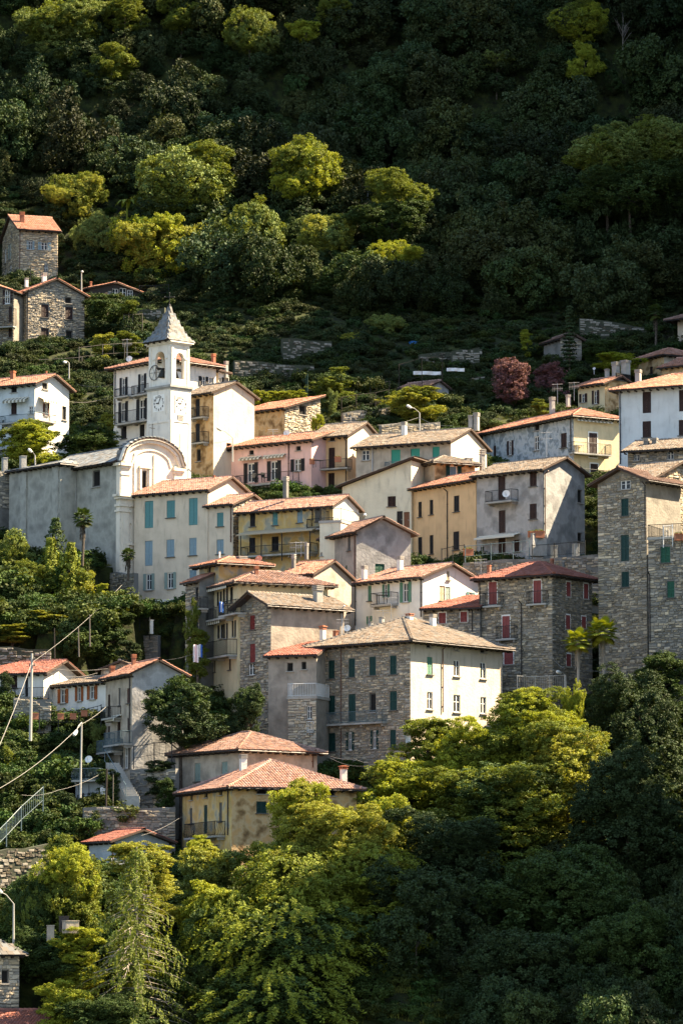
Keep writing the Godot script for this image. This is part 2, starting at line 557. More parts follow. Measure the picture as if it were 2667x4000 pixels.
func make_roof(hs: House, type: String, pitch: float, over: float, verge: float, rr: float, lift := .02) -> void:
	var t := tan(deg_to_rad(pitch))
	var wl := hs.wl
	var wr := hs.wr
	var h := hs.h + lift
	match type:
		"gR":
			var rise := rr * wr * t
			var t2 := rise / maxf(.01, (1 - rr) * wr)
			hs.planes.append([Vector3(-wl - verge, h - over * t, over), Vector3(verge, h - over * t, over), Vector3(verge, h + rise, -rr * wr), Vector3(-wl - verge, h + rise, -rr * wr)])
			hs.planes.append([Vector3(verge, h - over * t2, -wr - over), Vector3(-wl - verge, h - over * t2, -wr - over), Vector3(-wl - verge, h + rise, -rr * wr), Vector3(verge, h + rise, -rr * wr)])
		"gL":
			var rise := rr * wl * t
			var t2 := rise / maxf(.01, (1 - rr) * wl)
			hs.planes.append([Vector3(over, h - over * t, verge), Vector3(over, h - over * t, -wr - verge), Vector3(-rr * wl, h + rise, -wr - verge), Vector3(-rr * wl, h + rise, verge)])
			hs.planes.append([Vector3(-wl - over, h - over * t2, -wr - verge), Vector3(-wl - over, h - over * t2, verge), Vector3(-rr * wl, h + rise, verge), Vector3(-rr * wl, h + rise, -wr - verge)])
		"hip":
			var half := minf(wl, wr) / 2
			var y := h + half * t
			var e := h - over * t
			var r1 := Vector3(-half, y, -half)
			var r2 := Vector3(-(wl - half), y, -(wr - half))
			var a := Vector3(over, e, over)
			var b := Vector3(-wl - over, e, over)
			var c := Vector3(-wl - over, e, -wr - over)
			var d := Vector3(over, e, -wr - over)
			if wl >= wr:
				hs.planes.append([b, a, r1, r2])
				hs.planes.append([a, d, r1])
				hs.planes.append([d, c, r2, r1])
				hs.planes.append([c, b, r2])
			else:
				hs.planes.append([b, a, r1])
				hs.planes.append([a, d, r2, r1])
				hs.planes.append([d, c, r2])
				hs.planes.append([c, b, r1, r2])
		"sR":
			hs.planes.append([Vector3(-wl - verge, h - over * t, over), Vector3(verge, h - over * t, over), Vector3(verge, h + (wr + over) * t, -wr - over), Vector3(-wl - verge, h + (wr + over) * t, -wr - over)])
		"sL":
			hs.planes.append([Vector3(-wl - over, h - over * t, -wr - verge), Vector3(-wl - over, h - over * t, verge), Vector3(over, h + (wl + over) * t, verge), Vector3(over, h + (wl + over) * t, -wr - verge)])


func cover_roof(hs: House, tone: String, singles: int, deck := "deck_wood") -> void:
	var b := MB.new()
	var xfs := []
	var cols := []
	var thick := .14
	var spec: Array = {"terracotta": [Vector3(0.249, 0.123, 0.083), 0.25, .24, .36, .055], "bright": [Vector3(0.290, 0.134, 0.085), 0.21, .24, .36, .05], "brown": [Vector3(0.188, 0.110, 0.081), 0.31, .24, .36, .055], "tan": [Vector3(0.141, 0.112, 0.086), 0.25, .25, .36, .045],
		"grey": [Vector3(0.129, 0.119, 0.106), 0.26, .26, .36, .04], "darkbrown": [Vector3(0.105, 0.062, 0.046), 0.26, .24, .36, .05], "pinkish": [Vector3(0.223, 0.125, 0.093), 0.26, .24, .36, .055], "redtile": [Vector3(0.178, 0.065, 0.045), 0.21, .25, .38, .05], "slate": [Vector3(0.138, 0.141, 0.138), 0.36, .42, .36, .035], "stone": [Vector3(0.088, 0.083, 0.076), 0.31, .5, .45, .09], "spire": [Vector3(0.138, 0.141, 0.138), .22, .26, .24, .02]}[tone]
	for pl in hs.planes:
		var s: Vector3 = (pl[1] - pl[0]).normalized()
		var n: Vector3 = (pl[1] - pl[0]).cross(pl[2] - pl[0]).normalized()
		if n.y < 0:
			n = -n
		var up := n.cross(s).normalized()
		if up.y < 0:
			up = -up
		var c: int = pl.size()
		for i in range(1, c - 1):
			b.tri(pl[0] + n * thick, pl[i] + n * thick, pl[i + 1] + n * thick)
			b.tri(pl[0], pl[i], pl[i + 1])
		for i in c:
			b.quad(pl[i], pl[(i + 1) % c], pl[(i + 1) % c] + n * thick, pl[i] + n * thick)
		var poly := PackedVector2Array()
		var hi := Vector2(-1e9, -1e9)
		var lo := Vector2(1e9, 1e9)
		for p in pl:
			var q := Vector2((p - pl[0]).dot(s), (p - pl[0]).dot(up))
			poly.append(q)
			hi = hi.max(q)
			lo = lo.min(q)
		var row := 0
		var y: float = lo.y + spec[3] * .4
		while y < hi.y:
			var x: float = lo.x + spec[2] * (.5 if tone != "slate" and tone != "stone" else .25 + .5 * (row % 2))
			var sag := rng.randf_range(-.006, .006)
			while x < hi.x:
				if Geometry2D.is_point_in_polygon(Vector2(x, y), poly):
					var o: Vector3 = pl[0] + s * (x + rng.randf_range(-.012, .012)) + up * (y + rng.randf_range(-.02, .02) + sag) + n * (thick + rng.randf_range(-.004, .012) + .035 + .035 * hill_noise.get_noise_2d((x + pl[0].x * 3.0) * 9.0, y * 9.0 + hs.wl * 20.0))
					var bb := Basis(s * spec[2] * 1.02, n * spec[4], -up * spec[3]).rotated(n, rng.randf_range(-.035, .035))
					if rng.randf() < .012:
						bb = bb.rotated(n, rng.randf_range(-.2, .2))
					xfs.append(Transform3D(bb, o))
					var k := 1.0 + rng.randf_range(-spec[1], spec[1])
					var w := rng.randf_range(-.12, .12)
					if rng.randf() < .05:
						k *= .6
					cols.append(Color(spec[0].x * k, spec[0].y * k * (1 + w), spec[0].z * k * (1 + w * 2)))
				x += spec[2]
			y += spec[3]
			row += 1
	# ridge and hip tiles along the edges that two planes share
	for i in hs.planes.size():
		for j in range(i + 1, hs.planes.size()):
			var both := []
			for p in hs.planes[i]:
				for q in hs.planes[j]:
					if p.distance_to(q) < .01 and not both.has(p):
						both.append(p)
			if both.size() == 2:
				var d: Vector3 = both[1] - both[0]
				var steps := int(d.length() / .36)
				var z := d.normalized() * (-1 if d.y > 0 else 1)
				var sx := z.cross(Vector3.UP).normalized()
				var ny := sx.cross(z).normalized()
				if ny.y < 0:
					ny = -ny
				for m in steps:
					var o: Vector3 = both[0] + d * ((m + .5) / steps) + Vector3.UP * (thick + .03 + rng.randf_range(0, .02))
					var rs := .45 if tone == "spire" else 1.0
					xfs.append(Transform3D(Basis(sx * .3 * rs, ny * .11 * rs, z * .4), o))
					var k := 1.0 + rng.randf_range(-.1, .35)
					cols.append(Color(spec[0].x * k * 1.05, spec[0].y * k * 1.15, spec[0].z * k * 1.25))
	hs.roof = part("roof", b.mesh(), M[deck], hs.node)
	var um := unit("slab" if tone in ["slate", "stone", "spire"] else "tile")
	if singles > 0:
		var order := range(xfs.size())
		var inv := hs.xf.affine_inverse() * Vector3.ZERO
		order.sort_custom(func(p, q): return xfs[p].origin.distance_squared_to(inv) < xfs[q].origin.distance_squared_to(inv))
		var rest := []
		var rcol := []
		var tone_mats := []
		for k in 7:
			var key := "tile_%s_%d" % [tone, k]
			if not M.has(key):
				var f: float = .7 + k * .1
				flat_mat(key, lin(spec[0].x * f, spec[0].y * f * (1 + .1 * sin(k * 2.0)), spec[0].z * f * (1 + .2 * sin(k * 2.0))), .85)
			tone_mats.append(M[key])
		for k in order.size():
			if k < singles:
				var r: float = cols[order[k]].r / spec[0].x
				var o := MeshInstance3D.new()
				o.name = "tile"
				o.mesh = um
				o.material_override = tone_mats[clampi(int((r - .65) * 10), 0, 6)]
				o.transform = xfs[order[k]]
				hs.roof.add_child(o, true)
			else:
				rest.append(xfs[order[k]])
				rcol.append(cols[order[k]])
		xfs = rest
		cols = rcol
	if xfs.size():
		many("tile_field", um, M.tile, hs.roof, xfs, cols)
	# gutters and rafter ends along the level eaves that face the camera
	var g := MB.new()
	var rf := MB.new()
	for pl in hs.planes:
		var a: Vector3 = pl[0]
		var e: Vector3 = pl[1]
		if a.z > -.1 - hs.wr and absf(a.y - e.y) < .01 and (a.z > 0 and e.z > 0 or a.x > 0 and e.x > 0):
			var out := Vector3(0, 0, 1) if a.z > 0 and e.z > 0 else Vector3(1, 0, 0)
			g.tube(a + out * .06 + Vector3.UP * .04, e + out * .06 + Vector3.UP * .04, .065, .065, 6)
			var n := int(a.distance_to(e) / .7)
			for k in n:
				var p := a.lerp(e, (k + .5) / n)
				rf.box(p - out * .28 + Vector3(0, -.07, 0), Vector3(.1, .12, .1) + out.abs() * .45)
	if g.v.size():
		part("gutter", g.mesh(), M.gutter, hs.node)
	if rf.v.size():
		part("rafters", rf.mesh(), M.dark_wood, hs.node, Transform3D(), "stuff")


func stones(hs: House, side: String, mortar_gap: float, warm: float, light: float, singles: int, size := 1.0, v_top := 99.0, v_bot := -1.0, u_from := 0.0, u_to := 999.0, miss := .06) -> void:
	var f: Face = hs.faces[side]
	var bs := f.basis()
	var xfs := []
	var cols := []
	var v := v_bot
	while v < v_top:
		var rh := rng.randf_range(.13, .27) * size
		var u := maxf(0, u_from) - rng.randf_range(0, .1)
		var any := false
		while u < minf(f.w, u_to):
			var w := (rng.randf_range(.16, .45) if rng.randf() < .75 else rng.randf_range(.4, .75)) * size
			var q := rh * rng.randf_range(.6, 1.15)
			if u <= .02 or f.w - u < .8 and f.w - u > .3:   # larger stones at the corners
				w = rng.randf_range(.42, .72) * size if u <= .02 else f.w - u
			var a := maxf(u, .0)
			var c := minf(u + w, f.w)
			u += w
			if v + rh > minf(f.top_at(a), f.top_at(c)) - .02 or c - a < .08:
				continue
			any = true
			var clear := true
			for k in f.holes:
				if a < k[1] + .03 and c > k[0] - .03 and v < k[3] + .03 and v + rh > k[2] - .03:
					if a < k[0] - .1:
						c = minf(c, k[0] - .03)
					elif c > k[1] + .1:
						a = maxf(a, k[1] + .03)
					else:
						clear = false
			if not clear or rng.randf() < miss or c - a < .08:
				continue
			var o := f.p((a + c) / 2, v + rh / 2 + rng.randf_range(-.045, .045), -.005)
			var flip := -1.0 if rng.randf() < .5 else 1.0
			xfs.append(Transform3D(Basis((bs.x * (c - a - mortar_gap) * flip).rotated(bs.z, rng.randf_range(-.13, .13)), bs.y * (q - mortar_gap), bs.z * rng.randf_range(.03, .1)), o))
			var w2 := clampf(warm + rng.randf_range(-.5, .5), 0, 1)
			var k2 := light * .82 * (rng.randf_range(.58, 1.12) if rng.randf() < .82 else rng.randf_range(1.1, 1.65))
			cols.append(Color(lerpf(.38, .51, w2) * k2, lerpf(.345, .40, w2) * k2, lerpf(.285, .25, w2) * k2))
		v += rh
		if not any and v > hs.h:
			break
	var um := unit("stone")
	var wall: Node3D = f.wall
	if singles > 0:
		var idx := range(xfs.size())
		idx.sort_custom(func(p, q): return xfs[p].basis.x.length() * xfs[p].basis.y.length() > xfs[q].basis.x.length() * xfs[q].basis.y.length())
		var rest := []
		var rcol := []
		for k in idx.size():
			var i: int = idx[k]
			if k < singles:
				var best := 0
				var bd := 1e9
				for m in 8:
					var mc: Color = (M["stone_%d" % m] as StandardMaterial3D).albedo_color.srgb_to_linear()
					var dd: float = absf(mc.r - cols[i].r) + absf(mc.g - cols[i].g) + absf(mc.b - cols[i].b)
					if dd < bd:
						bd = dd
						best = m
				var o := MeshInstance3D.new()
				o.name = "stone"
				o.mesh = um
				o.material_override = M["stone_%d" % best]
				o.transform = xfs[i]
				wall.add_child(o, true)
			else:
				rest.append(xfs[i])
				rcol.append(cols[i])
		xfs = rest
		cols = rcol
	if xfs.size():
		many("stonework", um, M.stone, wall, xfs, cols)


# house(name, label, category, frame, {c: [corner x, wall top y, base y], l: left end x, r: right end x, th: turn of the left wall, d: depth, ...})
func house(n: String, label: String, fr: String, s: Dictionary) -> House:
	var hs := House.new()
	hs.fr = fr
	var th := deg_to_rad(s.th)
	var base := src(fr, s.c[0], s.c[2])
	var d: float = s.get("d", ground_d(base.y))
	var foot := at_depth(base, d)
	var topp := at_depth(src(fr, s.c[0], s.c[1]), d)
	hs.xf = Transform3D(Basis(Vector3(cos(th), 0, sin(th)), Vector3.UP, Vector3(-sin(th), 0, cos(th))), foot)
	hs.h = topp.y - foot.y
	hs.node = thing(n, label, s.get("cat", "house"), hs.xf)
	var fl := Face.new()
	fl.o = Vector3.ZERO
	fl.u = Vector3(-1, 0, 0)
	fl.n = Vector3(0, 0, 1)
	var fR := Face.new()
	fR.o = Vector3.ZERO
	fR.u = Vector3(0, 0, -1)
	fR.n = Vector3(1, 0, 0)
	hs.faces = {"L": fl, "R": fR}
	hs.wl = s.wl if s.has("wl") else pix_face(hs, "L", src(fr, s.l, s.c[1])).x
	hs.wr = s.wr if s.has("wr") else pix_face(hs, "R", src(fr, s.r, s.c[1])).x
	fl.w = hs.wl
	fR.w = hs.wr
	var type: String = s.get("roof", "gR")
	var pitch: float = s.get("p", 21.0)
	var t := tan(deg_to_rad(pitch))
	var rr: float = s.get("rr", .5)
	var arc: float = s.get("arc", 0.0)
	fl.top = [[0, hs.h], [fl.w, hs.h]]
	fR.top = [[0, hs.h], [fR.w, hs.h]]
	if arc > 0:
		fR.top = []
		for i in 17:
			fR.top.append([fR.w * i / 16.0, hs.h + arc * sqrt(maxf(0, 1.0 - pow(i / 8.0 - 1.0, 2)))])
	match type:
		"gR":
			fR.top = [[0, hs.h], [rr * fR.w, hs.h + rr * fR.w * t], [fR.w, hs.h]]
		"gL":
			fl.top = [[0, hs.h], [rr * fl.w, hs.h + rr * fl.w * t], [fl.w, hs.h]]
		"sR":
			fR.top = [[0, hs.h], [fR.w, hs.h + fR.w * t]]
		"sL":   # the given top is that of the far left end
			fl.top = [[0, hs.h + fl.w * t], [fl.w, hs.h]]
			fR.top = [[0, hs.h + fl.w * t], [fR.w, hs.h + fl.w * t]]
	hs.below = s.get("below", 4.0)
	var opens := []
	for w in s.get("win", []):
		for one in (w as String).split(";"):
			var e := one.strip_edges().split(" ", false)
			if e.size() < 6:
				continue
			add_opening(hs, e[0][0], float(e[1]), float(e[2]), float(e[3]), float(e[4]), e[0][1], e[5], opens)
	var ml: Material = M[s.get("ml", "cream_plaster")]
	var mr: Material = M[s.get("mr", s.get("ml", "cream_plaster"))]
	var shift := rng.randf_range(0, 40)
	fl.wall = part("wall", face_mesh(fl, hs.below, shift), ml, hs.node)
	fR.wall = part("wall", face_mesh(fR, hs.below, shift + 20), mr, hs.node)
	var bk := MB.new()
	var g := -hs.below
	var x0 := -hs.wl
	var z0 := -hs.wr
	for q in [[Vector3(x0, 0, 0), Vector3(x0, 0, z0), fl.top_at(fl.w), fl.top_at(fl.w), type == "gR", Vector3(x0, 0, -rr * hs.wr), rr * hs.wr * t], [Vector3(x0, 0, z0), Vector3(0, 0, z0), fR.top_at(fR.w), fR.top_at(fR.w), type == "gL", Vector3(-rr * hs.wl, 0, z0), rr * hs.wl * t]]:
		var t0: float = q[2]
		var t1: float = q[3]
		if type == "sR":
			t0 = hs.h if q[0].z > -.01 else hs.h + hs.wr * t
			t1 = hs.h + hs.wr * t
		if type == "sL":
			t0 = hs.h
			t1 = hs.h if q[1].x < -.01 else hs.h + hs.wl * t
		var L: float = q[0].distance_to(q[1])
		bk.quad(q[0] + Vector3.UP * g, q[0] + Vector3.UP * t0, q[1] + Vector3.UP * t1, q[1] + Vector3.UP * g, Vector2(0, g), Vector2(0, t0), Vector2(L, t1), Vector2(L, g))
		if q[4]:
			bk.tri(q[0] + Vector3.UP * t0, q[5] + Vector3.UP * (hs.h + q[6]), q[1] + Vector3.UP * t1)
	part("back_wall", bk.mesh(), ml, hs.node)
	if type == "none":
		pass
	elif type == "flat":
		var fb := MB.new()
		fb.box(Vector3(-hs.wl / 2, hs.h - .1, -hs.wr / 2), Vector3(hs.wl + .16, .22, hs.wr + .16))
		hs.roof = part("terrace_slab", fb.mesh(), M.concrete, hs.node)
		hs.planes.append([Vector3(-hs.wl, hs.h, 0), Vector3(0, hs.h, 0), Vector3(0, hs.h, -hs.wr), Vector3(-hs.wl, hs.h, -hs.wr)])
		if s.has("rails"):
			var rl := MB.new()
			rail_mesh(rl, [Vector3(-hs.wl, hs.h, -hs.wr), Vector3(-hs.wl, hs.h, 0), Vector3(0, hs.h, 0), Vector3(0, hs.h, -hs.wr)], 1.05, .14)
			part("railing", rl.mesh(), M[{"l": "rail_white", "i": "iron"}[s.rails]], hs.node)
	else:
		make_roof(hs, type, pitch, s.get("over", .55), s.get("verge", .35), rr)
		cover_roof(hs, s.get("tone", "terracotta"), s.get("tiles", 0))
	for o in opens:
		build_opening(hs, o)
	var st: Dictionary = s.get("stone", {})
	for side in st:
		var a: Array = st[side]
		stones(hs, side, a[0], a[1], a[2], a[3], s.get("ss", 1.0), a[4] if a.size() > 4 else 99.0, a[5] if a.size() > 5 else -1.0, 0.0, 999.0, s.get("miss", .06))
	for e in s.get("balc", []):
		balcony(hs, e)
	for e in s.get("chim", []):
		chimney(hs, e)
	for e in s.get("pipe", []):
		pipe(hs, e)
	for e in s.get("awn", []):
		awning(hs, e)
	for e in s.get("dish", []):
		dish(hs, e)
	for e in s.get("ant", []):
		antenna(hs, e)
	pads.append([hs.xf.affine_inverse(), hs.wl, hs.wr, foot.y, maxf(2.4, d - ground_d(base.y) + 3.0)])
	return hs


func roof_hit(hs: House, q: Vector2) -> Vector3:
	var inv := hs.xf.affine_inverse()
	var o := inv * Vector3.ZERO
	var d := (inv.basis * ray(q.x, q.y)).normalized()
	var best := 1e9
	for pl in hs.planes:
		for i in range(1, pl.size() - 1):
			var r = Geometry3D.ray_intersects_triangle(o, d, pl[0], pl[i], pl[i + 1])
			if r != null:
				best = minf(best, o.distance_to(r))
	if best > 1e8:   # past the roof's edge: at the depth of the middle of the roof
		var mid := Vector3(-hs.wl / 2, hs.h, -hs.wr / 2)
		var w := at_depth(q, -(hs.xf * mid).z)
		return inv * w
	return o + d * best


func chimney(hs: House, e: Array) -> void:   # [x, base y, width, height, style] in frame pixels
	var p := roof_hit(hs, src(hs.fr, e[0], e[1]))
	var k: float = FRAMES[hs.fr][2] / px_per_m(-(hs.xf * p).z)
	var w: float = e[2] * k / 1.25
	var h: float = e[3] * k
	var style: String = e[4]
	var b := MB.new()
	var low := .5
	b.box(p + Vector3(0, (h * .72 - low) / 2, 0), Vector3(w, h * .72 + low, w))
	var body: Material = M[{"brick": "brick", "white": "white_plaster", "grey": "concrete", "pot": "white_plaster", "stone": "concrete", "dark": "dark_mortar"}[style]]
	var root := part("chimney", b.mesh(), body, hs.node)
	var c := MB.new()
	if style == "pot":
		c.box(p + Vector3(0, h * .75, 0), Vector3(w * 1.25, h * .06, w * 1.25))
		for sx in [-1, 1]:
			for sz in [-1, 1]:
				c.box(p + Vector3(sx * w * .45, h * .85, sz * w * .45), Vector3(w * .2, h * .14, w * .2))
		c.box(p + Vector3(0, h * .95, 0), Vector3(w * 1.5, h * .06, w * 1.5))
		c.box(p + Vector3(0, h * .995, 0), Vector3(w * .9, h * .06, w * .9))
	else:
		for j in 3:
			c.box(p + Vector3(0, h * (.76 + j * .1), 0), Vector3(w * 1.22, h * .055, w * 1.22))
			c.box(p + Vector3(0, h * (.71 + j * .1), 0), Vector3(w * .8, h * .06, w * .8))
	part("cap", c.mesh(), M.terracotta if style in ["pot", "brick"] else M.sill_stone, root)


func pipe(hs: House, e: Array) -> void:   # [side, x, y top, y bottom, material]
	var a := pix_face(hs, e[0], src(hs.fr, e[1], e[2]))
	var c := pix_face(hs, e[0], src(hs.fr, e[1], e[3]))
	var f: Face = hs.faces[e[0]]
	var b := MB.new()
	var u := clampf(a.x, .08, f.w - .08)
	b.tube(f.p(u, a.y, .09), f.p(u, c.y, .09), .05, .05, 7)
	b.tube(f.p(u, a.y, .09), f.p(u, a.y + .25, .5), .05, .05, 7)
	var v := c.y + .5
	while v < a.y:
		b.box(f.p(u, v, .05), Vector3(.14, .04, .14))
		v += 1.6
	part("downpipe", b.mesh(), M[e[4]], hs.node)


func rail_mesh(b: MB, pts: Array, h: float, step := .13, belly := 0.0, out := Vector3.ZERO) -> void:
	for i in pts.size() - 1:
		var a: Vector3 = pts[i]
		var c: Vector3 = pts[i + 1]
		var n := maxi(1, int(a.distance_to(c) / step))
		b.tube(a + Vector3.UP * h, c + Vector3.UP * h, .028, .028, 5)
		b.tube(a + Vector3.UP * .08, c + Vector3.UP * .08, .018, .018, 4)
		for k in n + 1:
			var p := a.lerp(c, float(k) / n)
			if belly > 0:
				b.tube(p, p + Vector3.UP * h * .3 + out * belly, .013, .013, 4)
				b.tube(p + Vector3.UP * h * .3 + out * belly, p + Vector3.UP * h * .65, .013, .013, 4)
				b.tube(p + Vector3.UP * h * .65, p + Vector3.UP * h, .013, .013, 4)
			else:
				b.tube(p, p + Vector3.UP * h, .013, .013, 4)
		for p in [a, c]:
			b.tube(p, p + Vector3.UP * (h + .03), .025, .025, 5)


func balcony(hs: House, e: Array) -> void:   # [side, x0, x1, rail top y, slab top y, depth, style]
	var f: Face = hs.faces[e[0]]
	var dp: float = e[5]
	var xm: float = (e[1] + e[2]) / 2
	var a := pix_face(hs, e[0], src(hs.fr, e[1], e[4]), dp)
	var c := pix_face(hs, e[0], src(hs.fr, e[2], e[4]), dp)
	var v := pix_face(hs, e[0], src(hs.fr, xm, e[4]), dp).y
	var top := pix_face(hs, e[0], src(hs.fr, xm, e[3]), dp).y
	var u0 := minf(a.x, c.x)
	var u1 := maxf(a.x, c.x)
	var bs := f.basis()
	var b := MB.new()
	b.box(f.p((u0 + u1) / 2, v - .08, dp / 2), Vector3(u1 - u0, .15, dp), bs)
	var root := part("balcony", b.mesh(), M.concrete if not e[6].begins_with("w") else M.dark_wood, hs.node)
	var k := MB.new()
	var n := maxi(2, int((u1 - u0) / 1.6))
	for i in n:
		k.box(f.p(lerpf(u0 + .2, u1 - .2, float(i) / (n - 1)), v - .25, dp * .35), Vector3(.12, .2, dp * .68), bs)
	part("bracket", k.mesh(), M.sill_stone, root, Transform3D(), "stuff")
	var r := MB.new()
	var st: String = e[6]
	var off := dp - .05
	rail_mesh(r, [f.p(u0 + .03, v, .03), f.p(u0 + .03, v, off), f.p(u1 - .03, v, off), f.p(u1 - .03, v, .03)], maxf(.7, top - v), .13, .09 if st.contains("c") else 0.0, f.n)
	part("railing", r.mesh(), M.rail_white if st.contains("l") else M.rail_blue if st.contains("b") else M.iron, root)


func awning(hs: House, e: Array) -> void:   # [side, x0, x1, y top, drop px, depth, striped]
	var f: Face = hs.faces[e[0]]
	var a := pix_face(hs, e[0], src(hs.fr, e[1], e[3]))
	var c := pix_face(hs, e[0], src(hs.fr, e[2], e[3]))
	var v := (a.y + c.y) / 2
	var u0 := minf(a.x, c.x)
	var u1 := maxf(a.x, c.x)
	var drop: float = e[4] * FRAMES[hs.fr][2] / px_per_m(-hs.xf.origin.z)
	var dp: float = e[5]
	var n := maxi(3, int((u1 - u0) / .22))
	var roll := MB.new()
	roll.tube(f.p(u0, v, .1), f.p(u1, v, .1), .07, .07, 8)
	var root := part("awning", roll.mesh(), M.awning_cream, hs.node)
	for odd in 2:
		var b := MB.new()
		for i in n:
			if i % 2 != odd:
				continue
			var p := lerpf(u0, u1, float(i) / n)
			var q := lerpf(u0, u1, float(i + 1) / n)
			b.quad(f.p(p, v, .12), f.p(q, v, .12), f.p(q, v - drop * .55, dp), f.p(p, v - drop * .55, dp))
			b.quad(f.p(p, v - drop * .55, dp), f.p(q, v - drop * .55, dp), f.p(q, v - drop, dp + .01), f.p((p + q) / 2, v - drop * 1.06, dp + .01))
			b.tri(f.p(p, v - drop * .55, dp), f.p((p + q) / 2, v - drop * 1.06, dp + .01), f.p(p, v - drop, dp + .01))
		part("canvas", b.mesh(), M.awning_dark if odd and e[6] else M.awning_cream, root)


func dish(hs: House, e: Array) -> void:   # [x, y, radius, material, mast]
	var rk: float = FRAMES[hs.fr][2]
	var q := src(hs.fr, e[0], e[1] + e[4])
	var p := roof_hit(hs, q)
	var k := rk / px_per_m(-(hs.xf * p).z)
	var c := p + Vector3(0, e[4] * k, 0)
	var look := (hs.xf.basis.inverse() * Vector3(-.25, .35, .9)).normalized()
	var sx := look.cross(Vector3.UP).normalized()
	var ax := Basis(sx, look, sx.cross(look))
	var b := MB.new()
	var R: float = e[2] * k
	b.lathe(c, [Vector2(0, -.22 * R), Vector2(.4 * R, -.18 * R), Vector2(.75 * R, -.1 * R), Vector2(R, 0), Vector2(R, -.04 * R), Vector2(.7 * R, -.16 * R), Vector2(0, -.27 * R)], 20, ax)
	var root := part("satellite_dish", b.mesh(), M[e[3]], hs.node)
	var m := MB.new()
	m.tube(p - Vector3(0, .2, 0), c - look * R * .3, .03, .03, 5)
	m.tube(c - Vector3(0, R * .9, 0), c + look * R * .8, .015, .015, 4)
	m.box(c + look * R * .8, Vector3(.08, .08, .08))
	part("mast", m.mesh(), M.metal, root)


func antenna(hs: House, e: Array) -> void:   # [x, base y, height px]
	var p := roof_hit(hs, src(hs.fr, e[0], e[1]))
	var k: float = FRAMES[hs.fr][2] / px_per_m(-(hs.xf * p).z)
	var h: float = e[2] * k
	var b := MB.new()
	b.tube(p - Vector3(0, .2, 0), p + Vector3(0, h, 0), .028, .022, 5)
	var root := part("antenna", b.mesh(), M.metal, hs.node)
	var c := MB.new()
	var dir := hs.xf.basis.inverse() * Vector3(.9, 0, .3).normalized()
	var side := dir.cross(Vector3.UP)
	for lev in [.94, .7]:
		var o := p + Vector3(0, h * lev, 0)
		c.tube(o - dir * .55, o + dir * .55, .014, .014, 4)
		for j in 7:
			var q := o + dir * (-.5 + j * .16)
			var vv := side if lev > .8 else Vector3.UP
			c.tube(q - vv * (.3 - j * .02), q + vv * (.3 - j * .02), .009, .009, 3)
	part("element", c.mesh(), M.metal, root)


